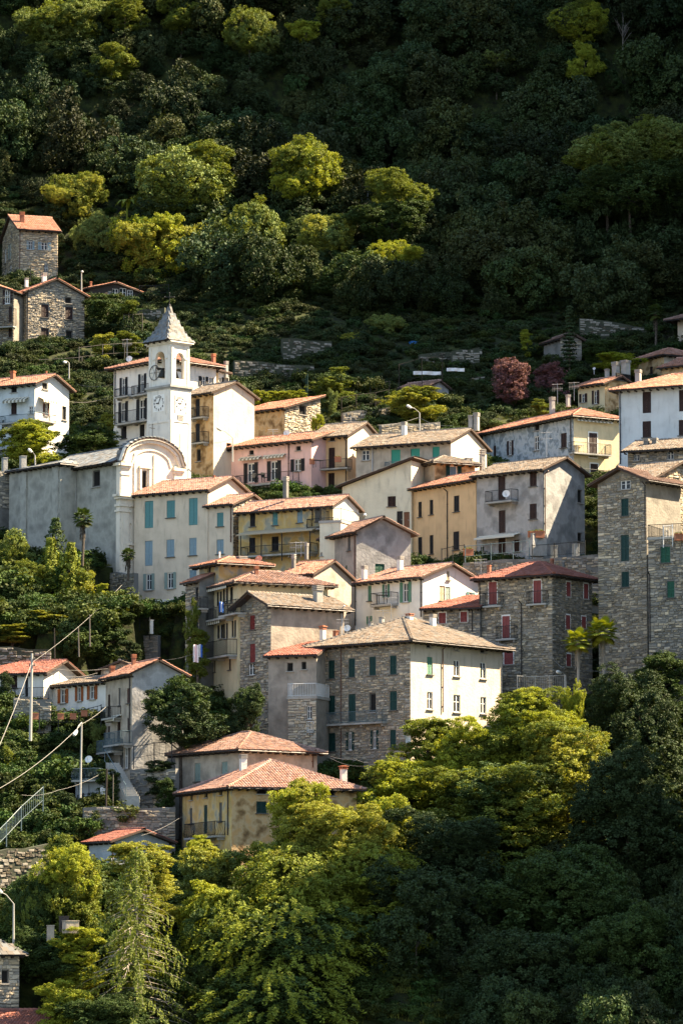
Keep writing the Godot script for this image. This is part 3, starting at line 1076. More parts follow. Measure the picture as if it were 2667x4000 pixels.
func village() -> void:
	# --- upper left
	house("stone_house", "small tan stone house with bright terracotta roof, highest of all at the left", "A", {c = [130, 338, 690], l = 20, r = 397, th = 72, roof = "gL", p = 27, tone = "bright", over = .5, verge = .35, ml = "mortar", mr = "mortar", stone = {"R": [.02, .6, 1.35, 200], "L": [.02, .65, 1.35, 60]}, ss = .85, miss = .02,
		win = ["Ro 197 422 222 480 bluegrey;Ro 283 430 325 482 bluegrey;Rg 304 572 328 652 black", "Lo 66 445 76 545 sage;Lg 36 470 46 570 sage;Ld 78 365 85 400 brown;Ld 40 390 46 425 brown;Lg 70 585 82 650 sage;Lg 38 610 46 670 sage"],
		chim = [[152, 305, 34, 85, "brick"]], pipe = [["R", 137, 340, 690, "copper_pipe"]], dish = []})
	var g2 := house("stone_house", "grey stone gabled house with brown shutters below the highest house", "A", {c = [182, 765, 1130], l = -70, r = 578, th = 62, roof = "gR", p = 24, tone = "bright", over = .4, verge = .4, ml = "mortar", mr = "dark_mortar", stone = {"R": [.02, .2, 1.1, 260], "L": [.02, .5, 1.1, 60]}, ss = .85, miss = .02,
		win = ["Rs 283 853 332 940 brown;Rs 447 870 496 955 brown;Rd 447 805 486 846 brown;Rs 282 1015 332 1118 brown;Rd 452 1030 495 1085 brown", "Ld 38 750 85 850 brown;Ls 108 860 134 975 brown;Ld 112 778 132 812 brown;Ls 112 1010 134 1075 brown"],
		chim = [[303, 702, 34, 68, "white"], [183, 705, 26, 34, "white"]], pipe = [["R", 186, 770, 1110, "gutter"]]})
	house("stone_house", "narrow stone wing with its own tiled gable at the left picture edge", "A", {c = [95, 770, 1130], l = -160, wr = 4.0, d = ground_d(src("A", 0, 1130).y) - 1.5, th = 22, roof = "gL", p = 20, tone = "bright", ml = "mortar", stone = {"L": [.02, .5, .9, 60]}, ss = .85, over = .35,
		win = ["Lo 40 752 72 850 brown;Ls 60 865 84 975 brown;Ls 60 1010 84 1075 brown"], balc = [["L", -40, 92, 880, 1000, .8, "i"]]})
	house("timber_shed", "dark timber shed with a glazed gable and tiled roof right of the grey stone house", "A", {c = [615, 745, 830], l = 520, r = 958, th = 60, roof = "gR", p = 15, tone = "terracotta", ml = "dark_plank", mr = "dark_plank", cat = "shed", over = .3, verge = .3,
		win = ["Rg 735 760 760 815 brown;Rg 766 745 808 815 brown;Rg 816 740 862 815 brown;Rg 868 755 902 815 brown"], chim = [[620, 725, 16, 30, "brick"]]})
	house("white_house", "white house with terracotta roof and striped awnings at the left edge", "A", {c = [235, 1392, 1937], l = -120, r = 473, th = 32, roof = "gR", p = 21, tone = "terracotta", ml = "light_blue_plaster", mr = "white_plaster", over = .5, verge = .5,
		win = ["Ld 78 1410 116 1452 brown;Ls 78 1520 116 1600 brown;Lg 200 1545 225 1600 brown;Lg 68 1790 108 1870 brown;Ls 15 1640 30 1700 brown", "Rd 290 1385 328 1430 brown;Ro 305 1525 325 1610 rustbrown;Rd 425 1545 455 1640 brown;Rs 250 1770 285 1850 brown"],
		awn = [["L", 48, 200, 1490, 36, .7, true], ["R", 262, 352, 1490, 36, .7, true]], balc = [["L", 0, 232, 1612, 1650, .9, "b"], ["R", 240, 390, 1600, 1640, .9, "b"], ["L", -60, 130, 1770, 1830, 1.0, "b"]], chim = [[90, 1352, 34, 48, "brick"], [318, 1330, 10, 24, "brick"]]})
	house("white_house", "tall white house with iron balconies behind the bell tower", "B", {c = [430, 357, 1000], l = 80, r = 775, th = 48, roof = "hip", p = 19, tone = "terracotta", ml = "white_plaster", mr = "white_plaster", over = .65,
		win = ["Lo 135 480 160 600 black;Lo 262 455 287 580 black;Lo 130 645 160 780 black;Lo 255 625 292 765 black;Ls 128 810 166 895 black;Ls 255 797 288 885 black", "Ro 672 472 702 535 black;Rg 730 480 760 520 black"],
		balc = [["L", 80, 172, 550, 605, .9, "i"], ["L", 195, 312, 528, 590, .9, "i"], ["L", 82, 312, 700, 780, .9, "i"]], chim = [[757, 385, 28, 70, "brick"]], dish = [[183, 350, 22, "dish_white", 20]], ant = [[170, 340, 130]], pipe = [["L", 92, 430, 800, "gutter"]]})
	house("white_outhouse", "small white lean-to at the right end of the house behind the tower", "B", {c = [790, 440, 560], wl = 2, r = 862, th = 48, roof = "sR", p = -6, tone = "darkbrown", mr = "white_plaster", over = .2, win = ["Rg 785 478 812 510 black;Ro 825 480 845 512 black"], chim = [[843, 450, 26, 85, "grey"]], d = 421.5})
	# --- upper middle
	house("rough_stone_house", "tall rough plastered house with a bright gable right of the bell tower", "B", {c = [755, 580, 1185], l = 560, r = 1035, th = 44, roof = "gR", p = 22, tone = "tan", ml = "beige_rough", mr = "bright_rough_plaster", over = .5, verge = .3, rr = .52,
		win = ["Ls 634 625 664 745 black;Ls 634 792 664 915 black;Ld 638 965 670 1050 black", "Rd 845 925 878 985 black"], balc = [["L", 590, 686, 680, 748, .8, "i"], ["L", 590, 688, 850, 920, .8, "i"]], pipe = []})
	house("stone_barn", "long low stone barn with a terracotta lean-to roof and a broken window", "B", {c = [1238, 690, 950], l = 888, r = 1482, th = 43, roof = "sR", p = 17, tone = "bright", ml = "beige_rough", mr = "mortar", over = .4, verge = .4, stone = {"R": [.015, .5, 1.35, 120]}, miss = .05, cat = "barn",
		win = ["Rd 1340 668 1385 732 greywood"], pipe = [["L", 900, 745, 930, "gutter"]]})
	house("pink_house", "pink house with a long curved iron balcony and striped awnings", "C", {c = [725, 555, 925], l = 157, wr = 8.0, th = 37, roof = "gR", p = 17, tone = "terracotta", ml = "pink_plaster", over = .6, verge = .6,
		win = ["Ld 303 625 333 656 brown;Ld 620 597 652 628 brown;Lo 292 712 338 845 black;Lo 450 698 495 830 black;Lo 610 685 655 768 black;Ld 605 866 655 895 brown;Lo 440 875 520 910 brown"],
		balc = [["L", 200, 600, 782, 852, 1.0, "ci"]], awn = [["L", 248, 388, 672, 24, .5, true], ["L", 405, 552, 658, 24, .5, true], ["L", 228, 340, 862, 30, .5, true], ["L", 375, 495, 850, 30, .5, true]], pipe = [["L", 573, 585, 860, "copper_pipe"]], dish = [[556, 506, 22, "dish_white", 26]], ant = [[465, 540, 60]]})
	house("ochre_house", "narrow ochre house with an iron balcony joined to the pink house", "C", {c = [972, 522, 911], l = 728, r = 1200, th = 30, roof = "gR", p = 24, tone = "tan", ml = "ochre_plaster", mr = "cream_plaster", over = .55, verge = .35,
		win = ["Ls 842 607 885 760 brown;Ld 848 540 883 563 brown;Ls 840 780 882 872 brown"], balc = [["L", 702, 968, 690, 748, 1.0, "i"]], pipe = [["L", 962, 560, 880, "gutter"]], ant = [[992, 555, 165]]})
	house("grey_beige_house", "long grey beige house with three green roller shutters", "D", {d = 396, c = [628, 735, 1060], l = -18, r = 870, th = 29, roof = "gR", p = 21, tone = "tan", ml = "warm_grey_plaster", mr = "cream_plaster", over = .6, verge = .3,
		win = ["Lg 22 800 74 868 black;Lr 222 795 284 935 roller_green;Lr 355 788 416 925 roller_green;Lr 502 775 550 850 roller_green;Lo 30 980 75 1050 black"], balc = [["L", 175, 415, 872, 940, 1.0, "b"]], pipe = [["L", 97, 775, 1010, "light_pipe"]], chim = [[310, 690, 36, 85, "white"], [763, 640, 32, 80, "grey"], [802, 632, 38, 90, "grey"]]})
	house("blue_grey_house", "blue grey peeling house with a yellow balcony end under an orange hip roof", "D", {c = [1463, 565, 985], l = 845, r = 1795, th = 58, roof = "hip", p = 20, tone = "bright", ml = "blue_peeling_plaster", mr = "yellow_plaster", over = .5,
		win = ["Ls 916 768 934 852 brown;Lo 1022 735 1042 832 brown;Ld 1192 618 1228 665 greywood;Lg 1192 705 1225 800 black;Ls 1374 682 1414 782 brown", "RS 1565 680 1620 850 brown;RS 1575 890 1625 1010 brown"], balc = [["R", 1466, 1720, 750, 820, 1.0, "i"], ["R", 1480, 1720, 930, 1000, 1.0, "i"]], awn = [["R", 1475, 1715, 596, 16, .35, true]], pipe = [["L", 1445, 580, 800, "gutter"]], chim = [[1316, 520, 36, 85, "grey"], [1425, 470, 30, 50, "grey"]], ant = [[1352, 470, 130], [1465, 450, 120], [1275, 690, 10]]})
	house("white_house", "pale blue white house with brown shutters at the right edge", "E", {d = 381.5, c = [1800, 535, 1040], l = 1112, wr = 8, th = 27, roof = "hip", p = 21, tone = "bright", ml = "light_blue_plaster", over = .7, below = 8,
		win = ["Ls 1280 597 1340 748 brown;Ls 1537 583 1600 735 brown;Ls 1280 805 1340 920 brown;Ls 1535 795 1600 905 brown"], pipe = [["L", 1122, 590, 1110, "gutter"]], chim = [[1250, 520, 44, 80, "grey"]], dish = [], ant = []})
	house("ochre_house", "small ochre house with grey shutters behind the orange hip roof", "E", {c = [1015, 540, 760], l = 825, r = 1235, th = 45, roof = "gR", p = 19, tone = "terracotta", ml = "yellow_plaster", mr = "beige_rough", over = .45, verge = .3,
		win = ["Lo 850 612 876 672 brown;Lo 938 588 962 684 brown", "Rs 1090 470 1190 520 black"], chim = [[1092, 480, 50, 95, "grey"], [1160, 445, 60, 70, "grey"], [1030, 485, 30, 50, "grey"]], dish = [[938, 432, 10, "dish_white", 30]]})
	house("tan_house", "tan house with a hip roof high at the right edge", "E", {c = [1433, 335, 520], l = 1200, r = 1700, th = 60, roof = "hip", p = 22, tone = "terracotta", ml = "beige_rough", mr = "warm_grey_plaster", over = .4, win = ["Ls 1330 420 1352 475 brown"]})
	house("tan_house", "low tiled house half hidden behind the pale blue white house", "E", {c = [1700, 400, 640], l = 1415, wr = 7, th = 38, roof = "gR", p = 20, tone = "terracotta", ml = "beige_rough", over = .4, d = 432})
	house("cream_house", "cream house with deep eaves, topmost at the right picture edge", "E", {c = [1720, 55, 275], l = 1527, wr = 7, th = 38, roof = "hip", p = 22, tone = "brown", ml = "cream_plaster", over = 1.1})
	house("stone_house", "low stone house with grey tiles in front of the pale blue white house", "E", {c = [1740, 990, 1170], l = 1175, wr = 7, th = 24, roof = "gR", p = 19, tone = "tan", ml = "dark_mortar", over = .5, verge = .5, stone = {"L": [.02, .3, 1.0, 60]}, d = 374.5,
		win = ["Lg 1222 1040 1255 1085 sage;Lg 1455 1015 1500 1075 bluegrey"], chim = [[1308, 985, 42, 55, "dark"], [1367, 978, 42, 55, "dark"]]})
	house("stone_hut", "ruined stone hut beside the thin cypress on the shaded terrace", "E", {c = [700, 225, 400], wl = 4, r = 850, th = 66, roof = "gR", p = 24, tone = "darkbrown", ml = "dark_mortar", mr = "dark_mortar", stone = {"R": [.02, .4, .8, 40]}, cat = "hut", over = .3})
	house("tool_shed", "small shed with a brown tiled roof on the terraces above the village", "D", {c = [492, 362, 470], l = 288, r = 612, th = 36, roof = "gR", p = 20, tone = "brown", ml = "taupe_plaster", mr = "grey_plaster", cat = "shed", over = .3, verge = .2, win = ["Rd 548 412 580 460 bluegrey"]})
	# --- middle band
	house("cream_apartment", "tall cream apartment house with teal shutters beside the church", "F", {c = [1413, 548, 1420], l = 917, wr = 7.0, d = 376, th = 33, roof = "gR", p = 22, tone = "pinkish", ml = "cream_plaster", mr = "bright_rough_plaster", over = .35, verge = .35, tiles = 120,
		win = ["Ls 986 622 1044 806 teal;Ls 1135 618 1192 736 teal;Ls 1286 602 1346 786 teal;Ls 987 893 1040 1063 bluegrey;Ls 1134 884 1187 1003 bluegrey;Ls 1288 873 1339 992 bluegrey", "Lo 998 1118 1034 1228 sage;Lo 1143 1108 1180 1218 sage;Ls 1290 1090 1338 1150 bluegrey;Ld 1140 1328 1180 1400 black"],
		awn = [["L", 1022, 1265, 1298, 34, .8, false]], chim = [[1016, 535, 24, 35, "grey"], [1457, 480, 14, 34, "brick"]]})
	house("cream_annex", "lower cream annex with teal shutters at the right of the apartment house", "B", {c = [888, 1345, 1890], l = 716, wr = 6.0, d = 374.6, th = 33, roof = "gR", p = 20, tone = "pinkish", ml = "cream_plaster", mr = "mortar", over = .35, verge = .3, stone = {"R": [.02, .5, 1.1, 0]},
		win = ["Ls 780 1398 824 1492 teal;Ls 778 1580 826 1680 bluegrey"], pipe = [["L", 878, 1350, 1600, "copper_pipe"]]})
	var ycr := house("yellow_cream_house", "yellow cream house with a covered wooden veranda and tiled roof", "C", {c = [872, 1003, 1760], d = 368, l = 232, wr = 4.2, th = 33, roof = "gR", p = 25, tone = "pinkish", ml = "old_yellow_plaster", mr = "white_plaster", over = .45, verge = .3, tiles = 100,
		win = ["Ls 308 1050 344 1145 black;Ls 462 1045 497 1135 teal;Ls 628 1028 666 1118 bluegrey;Ls 752 1012 792 1110 greywood;Ls 303 1220 344 1320 black;Ls 455 1212 502 1310 black"],
		balc = [["L", 690, 870, 1088, 1152, .9, "ci"], ["L", 240, 720, 1268, 1330, 1.2, "i"]], chim = [[551, 912, 36, 110, "dark"]], pipe = [["L", 735, 1015, 1100, "gutter"]]})
	house("cream_house", "cream house under a long dark sloping fascia left of the ochre house", "C", {c = [1405, 850, 1480], l = 935, wr = 7, d = 391.5, th = 24, roof = "sL", p = 17, tone = "grey", ml = "pale_cream_plaster", over = .5, verge = .5,
		win = ["Ls 1243 938 1298 1008 brown;Ls 1026 1042 1088 1105 tan;Ls 1338 1232 1392 1338 brown;LD 1305 1040 1345 1150 black;LD 1352 1045 1392 1152 frame_wood;Ls 935 1060 945 1140 brown"], chim = [[1225, 885, 34, 90, "white"], [1305, 812, 40, 72, "white"], [880, 980, 12, 56, "grey"]]})
	house("cream_block", "small cream flat roofed block with a roof terrace below the long fascia", "C", {c = [925, 1100, 1500], l = 782, wr = 4, d = 365.5, rails = "i", th = 22, roof = "flat", ml = "pale_cream_plaster", win = ["Lg 752 1320 800 1345 black"], cat = "house"})
	house("hip_pavilion", "squat ochre attic house under a small tan hip roof with a bluish window", "D", {c = [517, 880, 1020], l = 385, r = 790, th = 62, roof = "hip", p = 20, tone = "tan", ml = "warm_grey_plaster", mr = "beige_rough", over = .5, d = 392.5, win = ["RB 620 905 670 978 darkgreen", "Ld 398 940 412 985 brown"], chim = [[746, 960, 52, 110, "grey"], [842, 935, 38, 145, "grey"], [262, 985, 40, 75, "white"], [338, 1010, 50, 40, "grey"]]})
	house("ochre_house", "smooth ochre house with narrow black shutters in the middle of the village", "D", {c = [800, 1000, 1560], l = 357, wr = 7, th = 54, roof = "gR", p = 19, tone = "terracotta", ml = "ochre_plaster", over = .45, verge = .2, d = 384,
		win = ["Ls 406 1150 429 1255 black;Ls 483 1137 507 1238 black;Ls 647 1108 684 1218 black;Ls 404 1390 432 1520 black;Ls 482 1376 508 1505 black;Ls 643 1352 684 1478 black"], pipe = [["L", 606, 1080, 1550, "gutter"]]})
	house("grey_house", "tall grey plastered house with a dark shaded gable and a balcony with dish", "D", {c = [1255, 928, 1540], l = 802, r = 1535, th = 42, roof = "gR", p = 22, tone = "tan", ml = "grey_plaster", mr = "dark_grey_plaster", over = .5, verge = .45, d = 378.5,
		win = ["Ls 948 975 997 1135 brown;Ls 1163 942 1210 1045 brown;Ls 952 1208 998 1362 brown;Ls 1162 1163 1210 1268 brown;Ls 950 1395 998 1500 brown;Ls 1058 1408 1092 1490 brown;Ld 830 1455 853 1485 brown", "Rd 1488 1068 1520 1158 greywood;Rd 1488 1360 1520 1420 greywood"],
		balc = [["L", 858, 1038, 1070, 1145, 1.0, "i"]], pipe = [["R", 1262, 960, 1450, "copper_pipe"]], awn = [["L", 825, 1100, 1378, 26, .9, false]], ant = [[1278, 845, 180]]})
	house("grey_gable_house", "taupe house with a tall grey gable and slim windows in the centre", "C", {c = [1030, 1178, 1600], l = 815, r = 1400, th = 63, roof = "gR", p = 26, tone = "brown", ml = "taupe_plaster", mr = "dark_grey_plaster", over = .5, verge = .5, d = 362, rr = .46,
		win = ["Ls 856 1245 874 1345 greywood;Ls 972 1208 990 1308 greywood;Ls 956 1408 968 1520 green;Ls 853 1440 872 1545 green", "Rs 1158 1398 1222 1468 green"], pipe = [["L", 1024, 1190, 1500, "copper_pipe"]]})
	house("white_house", "white house with green shutters and a lit gable in the centre", "H", {c = [960, 268, 760], d = 356, l = 500, r = 1335, th = 45, roof = "gR", p = 20, tone = "pinkish", ml = "white_plaster", mr = "white_plaster", over = .5, verge = .4,
		win = ["Lo 700 318 722 405 mint;Lo 826 305 862 440 mint;Ls 586 325 610 432 mint;Lo 590 535 606 590 mint", "Rs 1072 328 1110 430 tan;Rs 1112 335 1146 430 sage;Rs 1122 228 1140 290 tan;Ro 1270 372 1295 420 teal"],
		balc = [["L", 600, 742, 375, 455, .9, "i"]], pipe = [["L", 950, 275, 540, "gutter"], ["L", 505, 330, 600, "gutter"]], chim = [[562, 275, 38, 85, "white"], [806, 210, 40, 85, "white"]]})
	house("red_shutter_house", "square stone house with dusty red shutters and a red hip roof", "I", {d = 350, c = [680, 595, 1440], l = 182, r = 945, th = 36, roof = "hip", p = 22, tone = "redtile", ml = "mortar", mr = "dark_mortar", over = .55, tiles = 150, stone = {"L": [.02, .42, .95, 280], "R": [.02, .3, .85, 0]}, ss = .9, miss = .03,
		win = ["LS 248 648 300 808 dustyred;LS 552 638 602 800 dustyred;LS 340 880 388 1035 dustyred;LS 352 1115 412 1212 dustyred", "RS 772 650 798 750 dustyred;RS 890 662 918 765 dustyred;RS 768 875 795 972 dustyred;RS 876 885 902 965 dustyred;RS 772 1140 800 1225 dustyred"],
		balc = [["L", 200, 325, 725, 810, .5, "i"], ["L", 498, 632, 712, 796, .5, "i"], ["L", 290, 420, 950, 1035, .5, "i"]], pipe = [["L", 470, 800, 1400, "gutter"], ["L", 184, 620, 800, "gutter"]], chim = [[676, 545, 24, 55, "brick"], [753, 545, 16, 40, "dark"], [248, 565, 26, 30, "brick"]], ant = [[192, 590, 100]]})
	house("stone_annex", "low stone annex with two red shuttered windows and a red lean-to roof", "H", {c = [1350, 478, 900], l = 967, wr = 5, th = 20, roof = "sR", p = 15, tone = "redtile", ml = "dark_mortar", over = .5, verge = .25, d = 353.8, stone = {"L": [.02, .35, .95, 100]}, ss = .9,
		win = ["LS 1070 512 1114 585 dustyred;LS 1217 505 1260 575 dustyred"], pipe = [["L", 1296, 500, 640, "gutter"]]})
	house("stone_tower_house", "tall stone house with dark green windows at the right edge", "I", {d = 350.6, c = [1325, -45, 1180], l = 985, wr = 5, th = 40, roof = "gL", p = 22, tone = "darkbrown", ml = "mortar", mr = "mortar", over = .6, verge = .6, stone = {"L": [.02, .4, 1.0, 290]}, miss = .03,
		win = ["Lg 1140 -40 1208 20 greywood;Ls 1145 82 1195 202 darkgreen;Ls 1143 330 1198 508 darkgreen;Ls 1148 580 1198 685 darkgreen"], pipe = [["L", 1314, -10, 360, "gutter"]]})
	house("stone_house", "stone wing with a lit gable wall behind the roof terrace at the right edge", "I", {c = [1345, -40, 1100], wl = 4, r = 1750, th = 40, roof = "gR", p = 23, tone = "tan", mr = "bright_rough_plaster", ml = "mortar", d = 352.6, over = .4, verge = .5, stone = {"R": [.015, .5, 1.3, 140, 99.0, -1.0]}, win = ["Rs 1495 -62 1535 20 darkgreen;Rd 1508 85 1535 125 sage"]})
	house("stone_terrace_house", "stone block with a planted roof terrace and green shutters at the right edge", "I", {c = [1720, 330, 1150], l = 1328, wr = 5.0, th = 24, roof = "flat", d = 346, rails = "i", ml = "dark_mortar", stone = {"L": [.02, .35, .9, 250]}, miss = .03, win = ["Ls 1414 410 1478 520 green;Ls 1458 645 1506 758 green"], pipe = [["L", 1340, 600, 1060, "gutter"]]})
	# --- lower middle
	house("peeling_house", "small house with a terracotta hip roof and peeling grey pink plaster", "G", {c = [447, 348, 640], l = 312, r = 760, th = 60, roof = "hip", p = 17, tone = "bright", ml = "peeling_plaster", mr = "peeling_plaster", over = .6, tiles = 80, d = 353,
		win = ["Ld 366 372 390 430 brown;Ld 366 470 390 505 brown"], chim = [[597, 415, 66, 115, "dark"], [450, 280, 12, 14, "white"]], dish = [[715, 317, 24, "dish_orange", 35]]})
	house("tiled_house", "little tiled roof with two chimneys between the hip roofs", "G", {c = [1085, 425, 620], l = 880, wr = 6, th = 33, roof = "gR", p = 23, tone = "terracotta", ml = "taupe_plaster", d = 354, over = .3, verge = .3, chim = [[953, 400, 28, 115, "dark"], [1040, 285, 26, 75, "dark"]], ant = [[968, 330, 130], [1005, 290, 90]]})
	house("stone_house", "narrow stone house overgrown with creeper beside the apartment house", "G", {c = [312, 470, 920], l = 220, wr = 4, th = 58, roof = "gR", p = 22, tone = "bright", ml = "dark_mortar", over = .4, verge = .2, d = 353, stone = {"L": [.02, .35, .9, 60]}, win = ["Ls 288 512 305 600 black;Ls 285 690 305 790 black"], balc = [["L", 262, 312, 580, 655, .9, "i"]]})
	house("yellow_house", "yellow and white house with stacked iron balconies and a brown hip roof", "G", {c = [570, 475, 1250], l = 387, r = 1185, th = 66, roof = "hip", p = 20, tone = "brown", ml = "yellow_plaster", mr = "yellow_plaster", over = .65, tiles = 150, d = 349,
		win = ["Lo 445 545 458 640 black;Lo 486 525 500 620 black;Ls 520 510 540 620 black;Ls 403 565 412 640 black;Lo 392 785 402 875 black;Lo 450 770 466 860 black;Lo 488 760 500 860 black;Lo 545 740 556 850 black;Ls 412 1000 422 1090 brown;Ls 512 975 526 1075 brown"],
		balc = [["L", 355, 480, 650, 725, .9, "i"], ["L", 440, 560, 605, 695, .9, "i"], ["L", 330, 495, 880, 985, 1.0, "i"]], awn = [["L", 372, 500, 730, 40, .7, true], ["L", 400, 545, 500, 35, .7, true]], chim = [[699, 440, 30, 75, "brick"]], dish = [[869, 507, 24, "dish_white", 45]]})
	house("stone_gable_house", "stone gabled house with red shutters and a plastered side wall", "G", {c = [798, 635, 1400], l = 577, r = 1295, th = 54, roof = "gL", p = 24, tone = "tan", ml = "mortar", mr = "taupe_plaster", over = .45, verge = .7, d = 345.5, tiles = 200, stone = {"L": [.02, .5, .95, 290]}, miss = .03,
		win = ["Ls 655 703 690 802 red;Ls 655 897 692 1025 red;Lg 648 1028 690 1110 bluegrey"], chim = [[1118, 625, 62, 125, "stone"]], pipe = [["R", 1275, 660, 900, "light_pipe"]]})
	house("lean_to_house", "low taupe lean-to with a red tiled roof and two square windows", "G", {c = [1108, 975, 1500], l = 782, wr = 4, th = 20, roof = "sR", p = 17, tone = "redtile", ml = "taupe_plaster", over = .45, verge = .3, d = 343.0, tiles = 80, win = ["Ld 908 1025 948 1085 greywood;Ld 1006 1018 1038 1072 greywood"]})
	house("stone_block", "small stone block with a white railed terrace beside the big stone house", "G", {c = [1106, 1252, 1560], l = 914, wr = 3, th = 20, roof = "flat", d = 341.8, rails = "l", ml = "mortar", stone = {"L": [.02, .4, 1.25, 130]}, miss = .02, win = ["Lg 1046 1318 1076 1410 frame_white"], balc = [["L", 1040, 1085, 1425, 1490, .3, "l"]]})
	house("big_stone_house", "large square stone house with dark green shutters and one bright plastered side", "H", {c = [877, 690, 1560], l = 234, r = 1498, th = 41, roof = "hip", p = 23, tone = "tan", ml = "mortar", mr = "bright_rough_plaster", over = .75, d = 339, tiles = 300, stone = {"L": [.03, .4, 1.0, 300]}, ss = .92, miss = .04,
		win = ["Ls 318 835 360 960 darkgreen;Ls 455 822 498 950 darkgreen;Ls 596 810 640 938 darkgreen;Ls 736 802 780 932 darkgreen;Ls 316 1075 362 1205 darkgreen;Ls 454 1065 502 1250 darkgreen;Ld 596 1055 640 1190 greywood;Ls 735 1045 783 1175 darkgreen;Ls 318 1330 365 1455 darkgreen;Lo 455 1325 480 1448 darkgreen;Lo 620 1312 645 1438 darkgreen;Ls 738 1308 776 1432 darkgreen", "Ld 325 725 362 768 black;Ld 465 717 502 757 black;Ld 603 706 640 748 black;Ld 743 695 782 738 black",
			"Rs 988 812 1026 932 mint;Rg 1170 832 1210 945 darkgreen;Rg 1350 848 1390 962 darkgreen;Rg 988 1050 1026 1170 darkgreen;Rg 1168 1070 1214 1190 darkgreen;Rg 1352 1085 1390 1200 darkgreen;Rd 985 705 1015 750 black;Rd 1168 722 1196 770 black;Rd 1352 745 1384 785 black"],
		balc = [["L", 236, 680, 1185, 1262, .7, "b"]], pipe = [["L", 408, 740, 1540, "copper_pipe"], ["R", 1090, 760, 1190, "copper_pipe"]], chim = [[280, 690, 38, 90, "pot"], [368, 660, 36, 28, "brick"], [870, 572, 44, 55, "pot"], [1027, 600, 42, 80, "white"], [680, 570, 34, 30, "grey"], [605, 600, 30, 28, "grey"]], dish = [[445, 615, 24, "dish_white", 20]], ant = [[415, 650, 100], [745, 545, 145], [690, 560, 70]]})
	# --- lower left
	house("grey_hip_house", "pale grey house with sage shutters and a brown hip roof, behind the yellow one", "K", {c = [582, 392, 1090], l = 150, r = 1112, th = 53, roof = "hip", p = 21, tone = "brown", ml = "warm_grey_plaster", mr = "warm_grey_plaster", over = .6, tiles = 250, d = 333,
		win = ["Ls 280 490 320 615 sage;Ls 464 480 504 590 sage;Ld 286 408 316 450 greywood;Ld 474 395 504 432 greywood", "Rd 910 408 948 438 greywood"], pipe = [["R", 1080, 420, 520, "copper_pipe"]]})
	house("old_yellow_house", "weathered yellow house with a curved balcony and a tiled hip roof, lowest", "K", {c = [532, 648, 1170], l = 197, r = 1382, th = 68, roof = "hip", p = 23, tone = "pinkish", ml = "old_yellow_plaster", mr = "beige_rough", over = .55, tiles = 300, d = 324, below = 8,
		win = ["Ls 246 795 264 905 greywood;Ls 342 775 366 970 darkgreen;Ls 446 757 466 888 greywood;Ld 248 705 268 742 black;Ld 345 685 369 725 black;Ld 447 668 468 708 black", "Rd 702 658 775 700 black;Rs 700 750 770 830 darkgreen;Rd 1170 665 1235 712 black"],
		balc = [["L", 205, 415, 895, 990, .9, "ci"]], pipe = [["L", 196, 720, 1150, "gutter"], ["L", 512, 660, 980, "gutter"]], chim = [[610, 530, 52, 100, "white"], [1292, 592, 48, 85, "pot"]]})
	house("grey_house", "grey house with balconies and a dark gable at the lower left", "J", {c = [897, 402, 1080], l = 722, r = 1250, th = 66, roof = "gR", p = 25, tone = "terracotta", ml = "warm_grey_plaster", mr = "grey_plaster", over = .45, verge = .4, d = 341,
		win = ["Ls 735 545 752 700 brown;Ls 808 500 822 620 greywood;Ls 866 502 888 605 rustbrown;Ls 868 705 884 792 brown;Ls 798 730 822 870 brown;Lg 850 905 872 1050 greywood;Ls 735 760 750 840 brown;LD 815 920 840 1050 greywood"],
		balc = [["L", 690, 755, 630, 705, .9, "i"], ["L", 705, 825, 800, 885, 1.0, "b"], ["L", 655, 760, 855, 935, 1.0, "b"]], awn = [["L", 770, 832, 690, 38, .7, false]], pipe = [["L", 890, 430, 1055, "gutter"]], chim = [[765, 415, 36, 65, "brick"], [912, 360, 32, 90, "brick"]]})
	house("low_white_house", "low white house with orange wooden shutters at the lower left", "J", {c = [722, 462, 740], l = 362, wr = 5, th = 48, roof = "gR", p = 14, tone = "tan", ml = "white_plaster", over = .4, verge = .2, d = 350,
		win = ["Lo 416 508 450 604 orange;Lo 530 495 556 590 orange;Lo 615 485 648 578 orange"]})
	house("red_roof_house", "white house with a dull red roof and a balcony at the left edge", "J", {c = [298, 398, 640], l = -120, wr = 6, th = 26, roof = "gR", p = 20, tone = "redtile", ml = "white_plaster", over = .45, verge = .6, d = 354, win = ["LD 172 430 194 560 black;Ls 80 425 120 500 brown"], balc = [["L", 60, 296, 500, 570, 1.0, "wi"]]})
	house("stone_house", "stone cottage with grey tiles and an orange satellite dish at the lower left", "J", {c = [960, 372, 640], l = 690, wr = 9, th = 28, roof = "gL", p = 17, tone = "tan", ml = "mortar", over = .4, verge = .3, d = 359, stone = {"L": [.02, .4, .9, 50]}, win = ["Lg 825 350 855 370 black"], dish = [[810, 255, 24, "dish_orange", 20]], ant = [[782, 295, 140]]})
	house("terrace_house", "small grey flat roofed house with a round terrace balcony at the lower left", "J", {c = [725, 1125, 1335], l = 517, wr = 5, th = 28, roof = "flat", ml = "bluish_plaster", d = 337, win = ["LB 690 1180 716 1225 frame_white;Ls 560 1215 575 1280 greywood"], pipe = [["L", 607, 1140, 1310, "light_pipe"], ["L", 535, 1160, 1310, "light_pipe"]], balc = [["L", 486, 655, 1048, 1125, 1.1, "cb"]], dish = [[604, 985, 26, "dish_white", 40]]})
